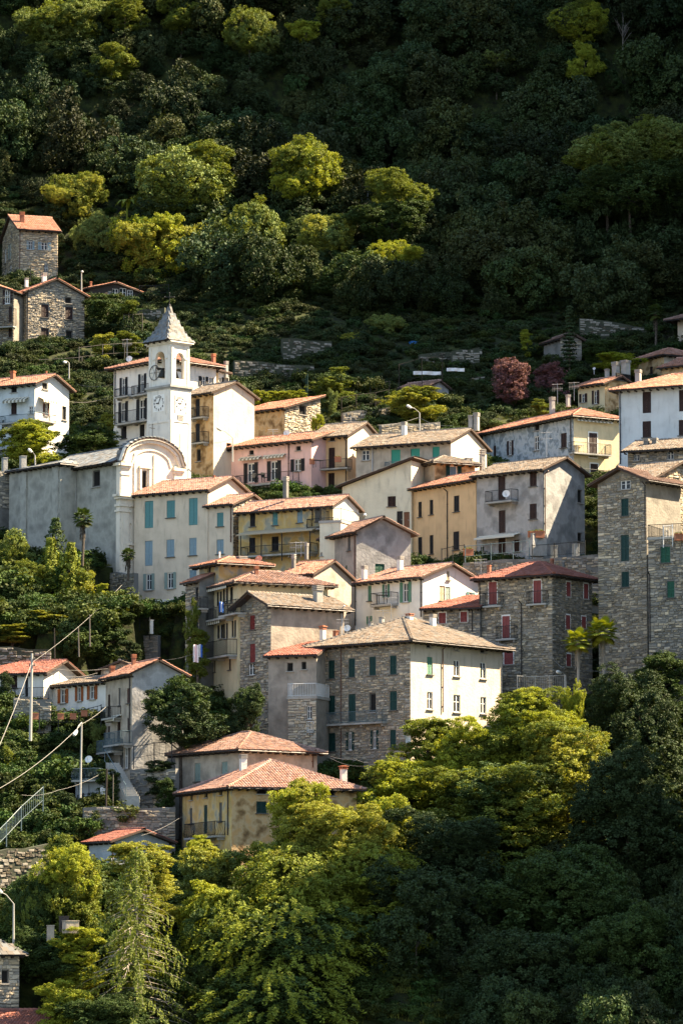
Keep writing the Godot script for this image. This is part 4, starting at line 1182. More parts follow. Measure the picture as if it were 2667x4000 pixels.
	house("blue_wall_house", "low house with a red gable roof and blue grey wall near the bottom left", "L", {c = [975, 645, 960], l = 782, r = 1480, th = 56, roof = "gR", p = 18, tone = "redtile", ml = "bluish_plaster", mr = "bluish_plaster", over = .35, verge = .6, d = 327, tiles = 60, win = ["Rd 1035 678 1110 760 brown;Ld 818 750 835 830 brown"], pipe = [["R", 980, 660, 900, "copper_pipe"]]})
	house("slate_house", "stone cottage with a slab roof at the bottom left corner", "M", {c = [-40, 742, 985], l = -200, r = 110, th = 58, roof = "hip", p = 33, tone = "stone", ml = "mortar", over = .45, verge = .3, d = 303.5, stone = {"R": [.015, .5, 1.2, 120]}, win = ["Rd 12 840 50 915 brown"]})
	house("cottage", "dark red roof at the bottom left corner of the picture", "M", {c = [235, 1150, 1300], l = -140, wr = 5, th = 15, roof = "gR", p = 20, tone = "redtile", ml = "taupe_plaster", d = 300, over = .4})
	house("cottage", "brown tiled roof half hidden by branches at the bottom edge", "M", {c = [515, 1150, 1300], l = 290, wr = 5, th = 30, roof = "gR", p = 24, tone = "terracotta", ml = "taupe_plaster", d = 301, over = .4})
	veranda(ycr)


func absorb(into: House, other: House) -> void:   # a wing becomes part of the main building
	var rel := into.xf.affine_inverse() * other.xf
	for c in other.node.get_children():
		var x: Transform3D = rel * c.transform
		other.node.remove_child(c)
		c.transform = x
		into.node.add_child(c, true)
	remove_child(other.node)
	other.node.free()


func uv_at(hs: House, side: String, x: float, y: float, off := 0.0) -> Vector2:
	return pix_face(hs, side, src(hs.fr, x, y), off)


func slab_on(hs: House, b: MB, side: String, u0: float, u1: float, v0: float, v1: float, out: float, back := 0.0) -> void:
	var f: Face = hs.faces[side]
	b.box(f.p((u0 + u1) / 2, (v0 + v1) / 2, (out - back) / 2), Vector3(absf(u1 - u0), absf(v1 - v0), out + back), f.basis())


func arch_face(b: MB, f: Face, v0: float, v1: float, u0: float, u1: float, h0: float, spring: float, thick: float) -> void:
	var n := 12
	var r := (u1 - u0) / 2
	var top := func(u: float) -> float: return spring + sqrt(maxf(0.0, r * r - pow(u - (u0 + u1) / 2, 2)))
	for q in [0.0, -thick]:
		b.quad(f.p(0, v0, q), f.p(0, v1, q), f.p(u0, v1, q), f.p(u0, v0, q), Vector2(0, v0), Vector2(0, v1), Vector2(u0, v1), Vector2(u0, v0))
		b.quad(f.p(u1, v0, q), f.p(u1, v1, q), f.p(f.w, v1, q), f.p(f.w, v0, q), Vector2(u1, v0), Vector2(u1, v1), Vector2(f.w, v1), Vector2(f.w, v0))
		b.quad(f.p(u0, v0, q), f.p(u0, h0, q), f.p(u1, h0, q), f.p(u1, v0, q), Vector2(u0, v0), Vector2(u0, h0), Vector2(u1, h0), Vector2(u1, v0))
		for i in n:
			var a := lerpf(u0, u1, float(i) / n)
			var c := lerpf(u0, u1, float(i + 1) / n)
			b.quad(f.p(a, top.call(a), q), f.p(a, v1, q), f.p(c, v1, q), f.p(c, top.call(c), q), Vector2(a, spring), Vector2(a, v1), Vector2(c, v1), Vector2(c, spring))
	for i in n:
		var a := lerpf(u0, u1, float(i) / n)
		var c := lerpf(u0, u1, float(i + 1) / n)
		b.quad(f.p(a, top.call(a)), f.p(c, top.call(c)), f.p(c, top.call(c), -thick), f.p(a, top.call(a), -thick))
	for u in [u0, u1]:
		b.quad(f.p(u, h0), f.p(u, spring), f.p(u, spring, -thick), f.p(u, h0, -thick))
	b.quad(f.p(u0, h0), f.p(u1, h0), f.p(u1, h0, -thick), f.p(u0, h0, -thick))


func clock(hs: House, side: String, x0: float, y0: float, x1: float, y1: float) -> void:
	var f: Face = hs.faces[side]
	var a := uv_at(hs, side, x0, (y0 + y1) / 2)
	var c := uv_at(hs, side, x1, (y0 + y1) / 2)
	var v0 := uv_at(hs, side, (x0 + x1) / 2, y1).y
	var v1 := uv_at(hs, side, (x0 + x1) / 2, y0).y
	var r := (v1 - v0) / 2
	var mu := (a.x + c.x) / 2
	var mv := (v0 + v1) / 2
	var b := MB.new()
	slab_on(hs, b, side, mu - r, mu + r, v0, v1, .02)
	var root := part("clock_face", b.mesh(), M.clock_white, hs.node)
	var font := SystemFont.new()
	font.font_names = PackedStringArray(["Droid Serif"])
	font.font_weight = 700
	var bs := f.basis()
	for h in range(1, 13):
		var tm := TextMesh.new()
		tm.font = font
		tm.text = str(h)
		tm.font_size = 32
		tm.pixel_size = r * .36 / 32.0
		tm.depth = .02
		var an := TAU * h / 12.0
		part("numeral", tm, M.numeral, root, Transform3D(bs, f.p(mu, mv, .035) + bs.x * sin(an) * r * .78 + bs.y * cos(an) * r * .78))
	for e in [[TAU * .755, .46, .075], [TAU * .07, .72, .05]]:
		var hb := MB.new()
		var d := bs.x * sin(e[0]) + bs.y * cos(e[0])
		hb.box(f.p(mu, mv, .05) + d * r * e[1] * .42, Vector3(r * e[2] * 1.6, r * e[1] * 1.15, .02), Basis(d.cross(f.n), d, f.n))
		part("hand", hb.mesh(), M.numeral, root)


func bell_tower() -> void:
	var hs := house("bell_tower", "slim white bell tower with clocks, open belfry and slate spire", "B", {c = [463, 540, 1260], l = 306, r = 604, th = 46, roof = "none", ml = "tower_plaster", cat = "bell tower", below = 3, d = 398})
	var s := hs.h
	var w := minf(hs.wl, hs.wr)
	var k := .574 / px_per_m(398)
	var b := MB.new()
	b.box(Vector3(-hs.wl / 2, s + .1, -hs.wr / 2), Vector3(hs.wl + .35, .22, hs.wr + .35))
	b.box(Vector3(-hs.wl / 2, s - .08, -hs.wr / 2), Vector3(hs.wl + .16, .16, hs.wr + .16))
	part("cornice", b.mesh(), M.concrete, hs.node)
	# belfry
	var top := s + (540 - 236) * k
	var ins := .1
	var bf := MB.new()
	var fs := []
	for q in [[Vector3(-ins, 0, -ins), Vector3(-1, 0, 0), Vector3(0, 0, 1), hs.wl], [Vector3(-ins, 0, -ins), Vector3(0, 0, -1), Vector3(1, 0, 0), hs.wr], [Vector3(-hs.wl + ins, 0, -ins), Vector3(0, 0, -1), Vector3(-1, 0, 0), hs.wr], [Vector3(-ins, 0, -hs.wr + ins), Vector3(-1, 0, 0), Vector3(0, 0, -1), hs.wl]]:
		var f := Face.new()
		f.o = q[0]
		f.u = q[1]
		f.n = q[2]
		f.w = q[3] - 2 * ins
		fs.append(f)
		arch_face(bf, f, s + .2, top, f.w * .27, f.w * .71, s + .2 + 48 * k, s + .2 + 192 * k, .3)
	part("belfry", bf.mesh(), M.tower_plaster, hs.node)
	var tr := MB.new()
	for f: Face in fs:
		for u in [.03, .88]:
			tr.box(f.p(f.w * (u + .045), (s + top) / 2, .03), Vector3(f.w * .1, top - s - .5, .07), f.basis())
		for u in [.2, .78]:
			tr.box(f.p(f.w * u, s + .2 + 192 * k, .04), Vector3(f.w * .1, .14, .09), f.basis())
	tr.box(Vector3(-hs.wl / 2, top + .05, -hs.wr / 2), Vector3(hs.wl + .1, .14, hs.wr + .1))
	tr.box(Vector3(-hs.wl / 2, top + .17, -hs.wr / 2), Vector3(hs.wl + .4, .12, hs.wr + .4))
	part("trim", tr.mesh(), M.tower_plaster, hs.node)
	var fl := MB.new()
	fl.box(Vector3(-hs.wl / 2, s + .3, -hs.wr / 2), Vector3(hs.wl - .5, .2, hs.wr - .5))
	part("belfry_floor", fl.mesh(), M.concrete, hs.node)
	# bells with their wheel
	for e in [[Vector3(-hs.wl * .55, 0, -hs.wr * .25), 1.15, .48], [Vector3(-hs.wl * .3, 0, -hs.wr * .55), 1.1, .42], [Vector3(-hs.wl * .35, 0, -hs.wr * .5), 2.15, .36]]:
		var bb := MB.new()
		var o: Vector3 = e[0] + Vector3(0, s + e[1], 0)
		var R: float = e[2]
		bb.lathe(o, [Vector2(R, 0), Vector2(R * .8, R * .3), Vector2(R * .62, R), Vector2(R * .5, R * 1.45), Vector2(.01, R * 1.6)], 16)
		var root := part("bell", bb.mesh(), M.bronze, hs.node)
		var y := MB.new()
		y.box(o + Vector3(0, R * 1.75, 0), Vector3(1.7, .12, .14))
		y.box(o + Vector3(0, R * 1.75, 0), Vector3(.14, .12, 1.7))
		part("yoke", y.mesh(), M.iron, root)
	var wh := MB.new()
	var wc := Vector3(-hs.wl * .70, s + 1.6, -.02)
	for i in 24:
		var p := Vector3(cos(TAU * i / 24), sin(TAU * i / 24), 0) * .72
		var q := Vector3(cos(TAU * (i + 1) / 24), sin(TAU * (i + 1) / 24), 0) * .72
		wh.tube(wc + p, wc + q, .035, .035, 5)
		if i % 4 == 0:
			wh.tube(wc, wc + p, .018, .018, 4)
	part("bell_wheel", wh.mesh(), M.iron, hs.node)
	# spire with a flared foot
	var e0 := top + .24
	var ap := s + (540 + 28) * k
	var cx := Vector3(-hs.wl / 2, 0, -hs.wr / 2)
	var lv := [[w / 2 + .42, e0], [w / 2 * .89, e0 + (ap - e0) * .20], [.02, ap]]
	for j in 2:
		for i in 4:
			var r := func(a: int, l: int) -> Vector3:
				var sg: Array = [[-1, 1], [1, 1], [1, -1], [-1, -1]][a % 4]
				return cx + Vector3(sg[0] * lv[l][0], lv[l][1], sg[1] * lv[l][0])
			hs.planes.append([r.call(i, j), r.call(i + 1, j), r.call(i + 1, j + 1), r.call(i, j + 1)])
	cover_roof(hs, "spire", 0)
	hs.roof.name = "spire"
	var cr := MB.new()
	var tip := cx + Vector3(0, ap, 0)
	cr.lathe(tip, [Vector2(.02, -.1), Vector2(.13, .1), Vector2(.16, .25), Vector2(.1, .4), Vector2(.02, .45)], 10)
	cr.tube(tip, tip + Vector3(0, 1.5, 0), .04, .035, 6)
	cr.tube(tip + Vector3(-.32, 1.12, -.32) * Vector3(1, 1, -1), tip + Vector3(.32, 1.12, .32) * Vector3(1, 1, -1), .04, .04, 6)
	for d in [Vector3(0, 1.5, 0), Vector3(-.32, 1.12, .32), Vector3(.32, 1.12, -.32)]:
		cr.lathe(tip + d, [Vector2(.01, -.09), Vector2(.09, 0), Vector2(.01, .09)], 8)
	part("cross", cr.mesh(), M.iron, hs.node)
	clock(hs, "L", 342, 596, 430, 712)
	clock(hs, "R", 500, 602, 568, 712)
	# panels framed by raised strips
	var pn := MB.new()
	for e in [["L", 318, 452, 790, 1300], ["R", 484, 586, 785, 1300]]:
		var a := uv_at(hs, e[0], e[1], 900).x
		var c := uv_at(hs, e[0], e[2], 900).x
		var v := uv_at(hs, e[0], (e[1] + e[2]) / 2, e[3]).y
		var u0 := minf(a, c)
		var u1 := maxf(a, c)
		slab_on(hs, pn, e[0], 0.0, u0, 0, v, .05)
		slab_on(hs, pn, e[0], u1, hs.faces[e[0]].w, 0, v, .05)
		slab_on(hs, pn, e[0], 0.0, hs.faces[e[0]].w, v, v + .22, .052)
	for e in [["L", 338, 434, 592, 592 + 126], ["R", 496, 573, 598, 716]]:
		var a := uv_at(hs, e[0], e[1], 650).x
		var c := uv_at(hs, e[0], e[2], 650).x
		for x in [a, c]:
			slab_on(hs, pn, e[0], x - .04, x + .04, uv_at(hs, e[0], 500, e[4]).y, uv_at(hs, e[0], 500, e[3]).y, .05)
	part("moulding", pn.mesh(), M.tower_plaster, hs.node)
	var pl := MB.new()
	var p0 := uv_at(hs, "R", 514, 752)
	var p1 := uv_at(hs, "R", 552, 752)
	slab_on(hs, pl, "R", p0.x, p1.x, p0.y - .3, p0.y + .3, .07)
	var root2 := part("plaque", pl.mesh(), M.sill_stone, hs.node)
	var ln := MB.new()
	for i in 4:
		slab_on(hs, ln, "R", p0.x + .1, p1.x - .1 - .1 * (i % 2), p0.y + .17 - i * .13, p0.y + .2 - i * .13, .078)
	part("inscription", ln.mesh(), M.numeral, root2)
	var sl := MB.new()
	var q0 := uv_at(hs, "R", 524, 915)
	slab_on(hs, sl, "R", q0.x, q0.x + .2, q0.y - .8, q0.y + .8, .012)
	part("window_slit", sl.mesh(), M.concrete, hs.node)


func church() -> void:
	var hs := house("church", "grey rendered church with a pale baroque facade under a curved pediment", "F", {c = [818, 350, 1060], l = 400, r = 1240, th = 50, roof = "none", arc = 2.3, ml = "church_plaster", mr = "facade_plaster", cat = "church", d = 380, below = 5,
		win = ["Ld 630 412 682 526 greywood;Ld 474 798 500 905 greywood", "Rd 968 415 1002 540 greywood"], pipe = [["L", 525, 380, 700, "concrete"]]})
	var f: Face = hs.faces["R"]
	var oh := .45
	for i in range(0, 16):   # the curved coping of the facade, with the plain slopes of the nave behind it
		var a: Array = f.top[i]
		var c: Array = f.top[i + 1]
		hs.planes.append([Vector3(-.7, a[1] + .02, -a[0]), Vector3(oh, a[1] + .02, -a[0]), Vector3(oh, c[1] + .02, -c[0]), Vector3(-.7, c[1] + .02, -c[0])])
	var ry := hs.h + 1.85
	hs.planes.append([Vector3(-hs.wl - 3, hs.h - .2, .6), Vector3(-.3, hs.h - .2, .6), Vector3(-.3, ry, -f.w / 2), Vector3(-hs.wl - 3, ry, -f.w / 2)])
	hs.planes.append([Vector3(-.3, hs.h - .2, -f.w - .6), Vector3(-hs.wl - 3, hs.h - .2, -f.w - .6), Vector3(-hs.wl - 3, ry, -f.w / 2), Vector3(-.3, ry, -f.w / 2)])
	cover_roof(hs, "slate", 0)
	# curved mouldings of the pediment
	var m := MB.new()
	for ring in [[.06, .42, .30], [-.26, .26, .26], [-.98, .09, .18]]:
		for i in 16:
			var a: Array = f.top[i]
			var c: Array = f.top[i + 1]
			var mid: float = f.w / 2
			var sc: float = 1.0 + ring[0] / (mid * .75)
			var p := Vector3(0, hs.h + (a[1] - hs.h) * sc + ring[0] * .15, -(mid + (a[0] - mid) * sc))
			var q := Vector3(0, hs.h + (c[1] - hs.h) * sc + ring[0] * .15, -(mid + (c[0] - mid) * sc))
			var d := (q - p).normalized()
			var nn := d.cross(Vector3(1, 0, 0)).normalized()
			m.box((p + q) / 2 + Vector3(ring[1] / 2, 0, 0), Vector3(ring[1], ring[2], p.distance_to(q) + .05), Basis(Vector3(1, 0, 0), nn, Vector3(1, 0, 0).cross(nn)))
	part("pediment_moulding", m.mesh(), M.facade_plaster, hs.node)
	var pz := MB.new()
	var vt := uv_at(hs, "R", 820, 362).y
	var ve := uv_at(hs, "R", 820, 585).y
	var vl := uv_at(hs, "R", 820, 680).y
	for u in [0.0, f.w - .95]:
		slab_on(hs, pz, "R", u, u + .95, -2, hs.h, .14)
		slab_on(hs, pz, "R", u + .15, u + .8, 0, vl - .4, .20)
		slab_on(hs, pz, "R", u - .1, u + 1.05, vt - .5, vt - .25, .24)
		slab_on(hs, pz, "R", u - .2, u + 1.15, vt - .25, vt, .36)
		slab_on(hs, pz, "R", u - .08, u + 1.03, vt - 1.1, vt - .95, .2)
		slab_on(hs, pz, "R", u - .1, u + 1.05, vl - .2, vl, .24)
		slab_on(hs, pz, "R", u - .1, u + 1.05, vl + .3, vl + .5, .24)
	slab_on(hs, pz, "R", -.5, f.w + .5, ve - .1, ve + .12, .62)
	slab_on(hs, pz, "R", -.35, f.w + .35, ve - .32, ve - .1, .45)
	slab_on(hs, pz, "R", -.2, f.w + .2, ve - .95, ve - .32, .18)
	# the cornices return along the side wall
	slab_on(hs, pz, "L", -.3, .55, ve - .1, ve + .12, .50)
	slab_on(hs, pz, "L", -.2, .5, ve - .32, ve - .1, .36)
	slab_on(hs, pz, "L", -.1, .48, -2, hs.h - .3, .12)
	slab_on(hs, pz, "L", -.3, .7, vt - .25, vt + .02, .40)
	slab_on(hs, pz, "L", -.2, .6, vl - .2, vl, .24)
	slab_on(hs, pz, "L", -.2, .6, vl + .3, vl + .5, .24)
	for e in [918, 1050]:
		var u := uv_at(hs, "R", e, 450).x
		slab_on(hs, pz, "R", u - .1, u + .1, ve + .1, hs.h + .9, .1)
	var n0 := uv_at(hs, "R", 955, 480)
	var n1 := uv_at(hs, "R", 1018, 480)
	var nt := uv_at(hs, "R", 985, 408).y
	for u in [n0.x, n1.x]:
		slab_on(hs, pz, "R", u - .1, u + .1, ve + .1, nt + .25, .16)
	slab_on(hs, pz, "R", n0.x - .15, n1.x + .15, nt + .1, nt + .32, .22)
	part("pilaster", pz.mesh(), M.facade_plaster, hs.node)
	var nb := MB.new()
	var q0 := uv_at(hs, "R", 868, 830)
	var q1 := uv_at(hs, "R", 893, 830)
	var nf := Face.new()
	nf.o = f.o + f.n * .09 + f.u * (q0.x - .35)
	nf.u = f.u
	nf.n = f.n
	nf.w = q1.x - q0.x + .7
	arch_face(nb, nf, q0.y - 1.1, q0.y + 1.3, .35, nf.w - .35, q0.y - .95, q0.y + .6, .09)
	slab_on(hs, nb, "R", q0.x - .6, q1.x + .5, q0.y - 1.25, q0.y - 1.1, .22)
	part("niche", nb.mesh(), M.facade_plaster, hs.node)
	var cr := MB.new()
	var tip := Vector3(.1, hs.h + 2.4, -f.w / 2)
	cr.tube(tip, tip + Vector3(0, 1.35, 0), .03, .03, 5)
	cr.tube(tip + Vector3(0, .95, -.3), tip + Vector3(0, .95, .3), .03, .03, 5)
	part("cross", cr.mesh(), M.iron, hs.node)
	var ch := house("church_wing", "wing", "F", {c = [410, 372, 1060], l = 160, wr = 6, th = 50, roof = "hip", p = 15, tone = "slate", ml = "church_plaster", mr = "church_plaster", over = .45, d = 384.0, below = 5})
	var bt := MB.new()
	for x in [170, 385]:
		var u := uv_at(ch, "L", x, 600).x
		slab_on(ch, bt, "L", u - .45, u + .45, -3, ch.h - .1, .18)
	part("buttress", bt.mesh(), M.church_plaster, ch.node)
	var ap := house("church_apse", "apse", "F", {c = [163, 412, 860], l = 66, wr = 4, th = 50, roof = "hip", p = 15, tone = "slate", ml = "church_plaster", over = .3, d = 389.5, below = 6})
	absorb(hs, ch)
	absorb(hs, ap)


# ---------------------------------------------------------------- the hillside
var hill_noise := FastNoiseLite.new()


const FLANK_D := [426.0, 430.0, 442.0, 459.0, 466.0, 480.0, 487.0, 497.0, 505.0, 510.0, 520.0, 530.0, 545.0, 760.0]
const FLANK_H := [0.0, 16.0, 48.0, 85.0, 98.0, 79.0, 66.0, 71.0, 73.0, 76.0, 89.0, 83.0, 64.0, 58.0]


func flank(d: float) -> float:   # how much higher than the slope in front of the camera the mountain's flank stands
	for i in FLANK_D.size() - 1:
		if d >= FLANK_D[i] and d < FLANK_D[i + 1]:
			return lerpf(FLANK_H[i], FLANK_H[i + 1], (d - FLANK_D[i]) / (FLANK_D[i + 1] - FLANK_D[i]))
	return 0.0 if d < 500 else 58.0


func natural(x: float, d: float) -> float:
	var h: float = knot_h[0] + (d - KNOT_D[0]) * .25
	if d >= KNOT_D[-1]:
		h = knot_h[-1] + (d - KNOT_D[-1]) * 1.25
	else:
		for i in KNOT_D.size() - 1:
			if d >= KNOT_D[i] and d < KNOT_D[i + 1]:
				h = lerpf(knot_h[i], knot_h[i + 1], (d - KNOT_D[i]) / (KNOT_D[i + 1] - KNOT_D[i]))
	# a wooded spur closes the valley on the right: a knoll near the water, and the flank of the mountain further up
	h += smoothstep(36, 60, x) * 62.0 * smoothstep(290, 312, d) * (1.0 - smoothstep(321, 339, d))
	h += smoothstep(40, 86, x) * flank(d)
	h += smoothstep(-40, -90, x) * 10.0 * smoothstep(420, 470, d)
	return h


func land(x: float, d: float) -> float:
	var h := natural(x, d) + hill_noise.get_noise_2d(x, d) * 1.0
	for p in pads:
		var q: Vector3 = p[0] * Vector3(x, p[3], -d)
		if q.x < p[4] and q.x > -p[1] - 1.2 and q.z < p[4] and q.z > -p[2] - 1.0:
			h = minf(h, p[3] - .1)
	return h


func in_house(x: float, d: float, m: float) -> bool:
	for p in pads:
		var q: Vector3 = p[0] * Vector3(x, p[3], -d)
		if q.x < m and q.x > -p[1] - m and q.z < m and q.z > -p[2] - m:
			return true
	return false


func hillside() -> void:
	hill_noise.seed = 4
	hill_noise.frequency = .045
	hill_noise.fractal_octaves = 3
	for i in KNOT_D.size():
		knot_h.append(at_depth(Vector2(1333, KNOT_Y[i]), KNOT_D[i]).y)


func terrain() -> void:
	var b := MB.new()
	var xs := []
	var x := -150.0
	while x <= 190:
		xs.append(x)
		x += 1.3 if x > -46 and x < 46 else 6.0
	var ds := []
	var d := 262.0
	while d <= 760:
		ds.append(d)
		d += 1.4 if d > 296 and d < 500 else 6.0
	var grid := []
	for j in ds.size():
		var row := PackedVector3Array()
		for i in xs.size():
			row.append(Vector3(xs[i], land(xs[i], ds[j]), -ds[j]))
		grid.append(row)
	for j in ds.size() - 1:
		for i in xs.size() - 1:
			b.quad(grid[j][i], grid[j][i + 1], grid[j + 1][i + 1], grid[j + 1][i])
	var o := part("hillside", b.mesh(), M.ground, self)
	o.set_meta("kind", "structure")
	o.set_meta("label", "steep overgrown hillside under the village and the wood")
	var w := MB.new()
	w.quad(Vector3(-1500, -8, 300), Vector3(1500, -8, 300), Vector3(1500, -8, -300), Vector3(-1500, -8, -300))
	o = part("lake", w.mesh(), flat_mat("lake_water", lin(.07, .09, .085), .5), self)
	o.set_meta("kind", "structure")
	o.set_meta("label", "lake in front of the village, below the picture")


# ---------------------------------------------------------------- plants
func leaf(b: MB, o: Vector3, n: Vector3, l: float, w: float) -> void:
	var d := n.cross(Vector3(rng.randf_range(-1, 1), rng.randf_range(-1, 1), rng.randf_range(-1, 1))).normalized() * l
	var s := n.cross(d).normalized() * w
	b.quad(o - d * .5, o + s * .5, o + d * .5, o - s * .5)


func rdir() -> Vector3:
	var y := rng.randf_range(-1, 1)
	var a := rng.randf_range(0, TAU)
	var r := sqrt(1 - y * y)
	return Vector3(r * cos(a), y, r * sin(a))


# a crown of unit radius: lobes, on them leaf tufts, in them leaves
func crown(key: String, seed_: int, lobes: int, tufts: int, per: int, size: float, spread: float) -> ArrayMesh:
	if shared.has(key):
		return shared[key]
	rng.seed = seed_
	var b := MB.new()
	var ls := []
	for i in lobes:
		var dv := rdir()
		dv.y = dv.y * .8 + .1
		ls.append([dv * rng.randf_range(.34, .8), rng.randf_range(.22, .44)])
	ls.append([Vector3(0, .05, 0), .55])
	var made := 0
	var tries := 0
	while made < tufts and tries < tufts * 6:
		tries += 1
		var l: Array = ls[rng.randi() % ls.size()]
		var n := rdir()
		var p: Vector3 = l[0] + n * l[1] * rng.randf_range(.82, 1.12)
		var hidden := false
		for m in ls:
			if m != l and p.distance_to(m[0]) < m[1] * .72:
				hidden = true
		if hidden or p.y < -.75:
			continue
		made += 1
		var out := (n + p.normalized() * .6 + Vector3.UP * .35).normalized()
		var t := rng.randf_range(.6, 1.3)
		var hue := rng.randf_range(-.12, .12)
		for k in per:
			var o := rdir() * spread * pow(rng.randf(), .4)
			o.y *= .85
			var q := p + o
			q.y -= o.length() * .15
			var nn := (out + rdir() * 1.15).normalized()
			var f := t * rng.randf_range(.8, 1.2)
			b.tint = Color(f * (1 + hue), f, f * (1 - hue))
			leaf(b, q, nn, size * rng.randf_range(.8, 1.4), size * rng.randf_range(.5, .8))
	shared[key] = b.mesh(true)
	return shared[key]


func droop_crown(v: int) -> ArrayMesh:   # boughs ending in hanging sprays
	var key := "droop_%d" % v
	if shared.has(key):
		return shared[key]
	rng.seed = 600 + v
	var b := MB.new()
	for i in 420:
		var n := rdir()
		n.y = absf(n.y) * 1.2 - .5
		n = n.normalized()
		var p := n * rng.randf_range(.62, 1.0)
		p += Vector3(sin(n.x * 7 + v), sin(n.z * 6), cos(n.y * 8 + n.x * 5)) * .07
		var out := Vector3(n.x, 0, n.z).normalized()
		var t := rng.randf_range(.7, 1.25)
		for k in 9:
			var f := k / 9.0
			var o := p + out * f * .16 + Vector3.DOWN * f * f * .17
			for m in 3:
				b.tint = Color(t, t, t) * rng.randf_range(.8, 1.2)
				leaf(b, o + rdir() * .028, (out * .7 + Vector3.UP * (1 - f) + rdir() * .7).normalized(), .06, .022)
	shared[key] = b.mesh(true)
	return shared[key]


func crown_for(r: float, v: int) -> ArrayMesh:
	if r < 1.6:
		return crown("small_%d" % (v % 3), 100 + v % 3, 5, 120, 18, .125, .19)
	if r < 3.4:
		return crown("middle_%d" % (v % 4), 200 + v % 4, 11, 290, 28, .068, .12)
	return crown("large_%d" % (v % 4), 300 + v % 4, 20, 520, 34, .048, .088)


func limb_mesh(h: float, r: float, seed_: int) -> ArrayMesh:   # a unit trunk from 0 to h with limbs into a crown of radius r
	rng.seed = seed_
	var b := MB.new()
	var w := clampf(h * .022, .06, .24)
	var top := Vector3(rng.randf_range(-.2, .2), h, rng.randf_range(-.2, .2))
	var mid := Vector3(rng.randf_range(-.25, .25), h * .55, rng.randf_range(-.25, .25))
	b.tube(Vector3(0, -1.2, 0), mid, w, w * .75, 8)
	b.tube(mid, top, w * .75, w * .4, 8)
	for i in 6:
		var a := rng.randf_range(0, TAU)
		var o := mid.lerp(top, rng.randf_range(.3, 1))
		b.tube(o, o + Vector3(cos(a), rng.randf_range(.3, .9), sin(a)) * r * .62, w * .32, w * .08, 5)
	return b.mesh()


var tree_count := 0
var standing := []   # x, depth and radius of the trees that stand out


func tree(fr: String, cx: float, cy: float, rx: float, ry: float, mat: String, label: String, o := {}) -> Node3D:
	tree_count += 1
	var c := src(fr, cx, cy)
	var k: float = FRAMES[fr][2]
	var d: float = o.get("d", ground_d(c.y + ry * k * o.get("low", .9)))
	var C := at_depth(c, d)
	var ppm := px_per_m(d)
	if d > 470:   # loose crowns reach beyond their drawn outline
		rx *= 1.08
		ry *= 1.16
	var R := Vector3(rx * k / ppm, ry * k / ppm, rx * k / ppm)
	standing.append(Vector3(C.x, d, R.x))
	var g := land(C.x, d)
	var base := Vector3(C.x, minf(g, C.y - R.y * .3), C.z)
	var t := thing(o.get("n", "tree"), label, o.get("cat", "tree"), Transform3D(Basis(), base), o.get("g", ""))
	var bs := Basis(Vector3.UP, tree_count * 2.4).scaled(Vector3.ONE)
	if o.has("mesh"):
		part("crown", o.mesh, M[mat], t, Transform3D(Basis.from_scale(R) * bs, C - base))
	else:   # a main crown and the heads of its limbs, for an uneven outline
		part("crown", crown_for(maxf(R.x, R.y), tree_count), M[mat], t, Transform3D(Basis.from_scale(R * .84) * bs, C - base + Vector3(0, -R.y * .08, 0)))
		rng.seed = 4000 + tree_count
		for limb in 6:
			var dv := rdir()
			dv.y = dv.y * .7 + .25
			var sz := rng.randf_range(.34, .54)
			part("crown", crown_for(maxf(R.x, R.y) * .5, tree_count + limb), M[mat if limb % 3 or not o.has("second") else o.second], t, Transform3D(Basis.from_scale(R * sz * Vector3(1.1, .85, 1.1)) * bs.rotated(Vector3.UP, limb), C - base + dv.normalized() * R * rng.randf_range(.6, .82)))
	if o.has("second"):
		part("crown", crown_for(maxf(R.x, R.y), tree_count + 1), M[o.second], t, Transform3D(Basis.from_scale(R * .93) * bs.rotated(Vector3.UP, 1.0), C - base))
	var gap := C.y - R.y * .55 - base.y
	var sk := 0
	while gap > 0.0 and d < 455 and sk < o.get("skirts", 4):   # foliage down to the ground
		var low := Vector3(C.x, base.y + gap, C.z) - base + Vector3(rng.randf_range(-.2, .2) * R.x, -R.y * .15, .1 * R.x)
		part("crown", crown_for(maxf(R.x, R.y), tree_count + 2 + sk), M[mat], t, Transform3D(Basis.from_scale(R * Vector3(1.1, .9, 1.1)) * bs.rotated(Vector3.UP, sk + 2.0), low))
		gap -= R.y * .95
		sk += 1
	if d >= 455 and gap > 0:
		part("crown", crown_for(maxf(R.x, R.y), tree_count + 3), M.leaf_forest, t, Transform3D(Basis.from_scale(Vector3(R.x * 1.05, maxf(R.y * .8, gap * .6), R.x)) * bs, Vector3(0, gap * .45, -R.x * .2)))
	part("trunk", limb_mesh(C.y - base.y, R.x, tree_count), M[o.get("bark", "bark")], t)
	return t


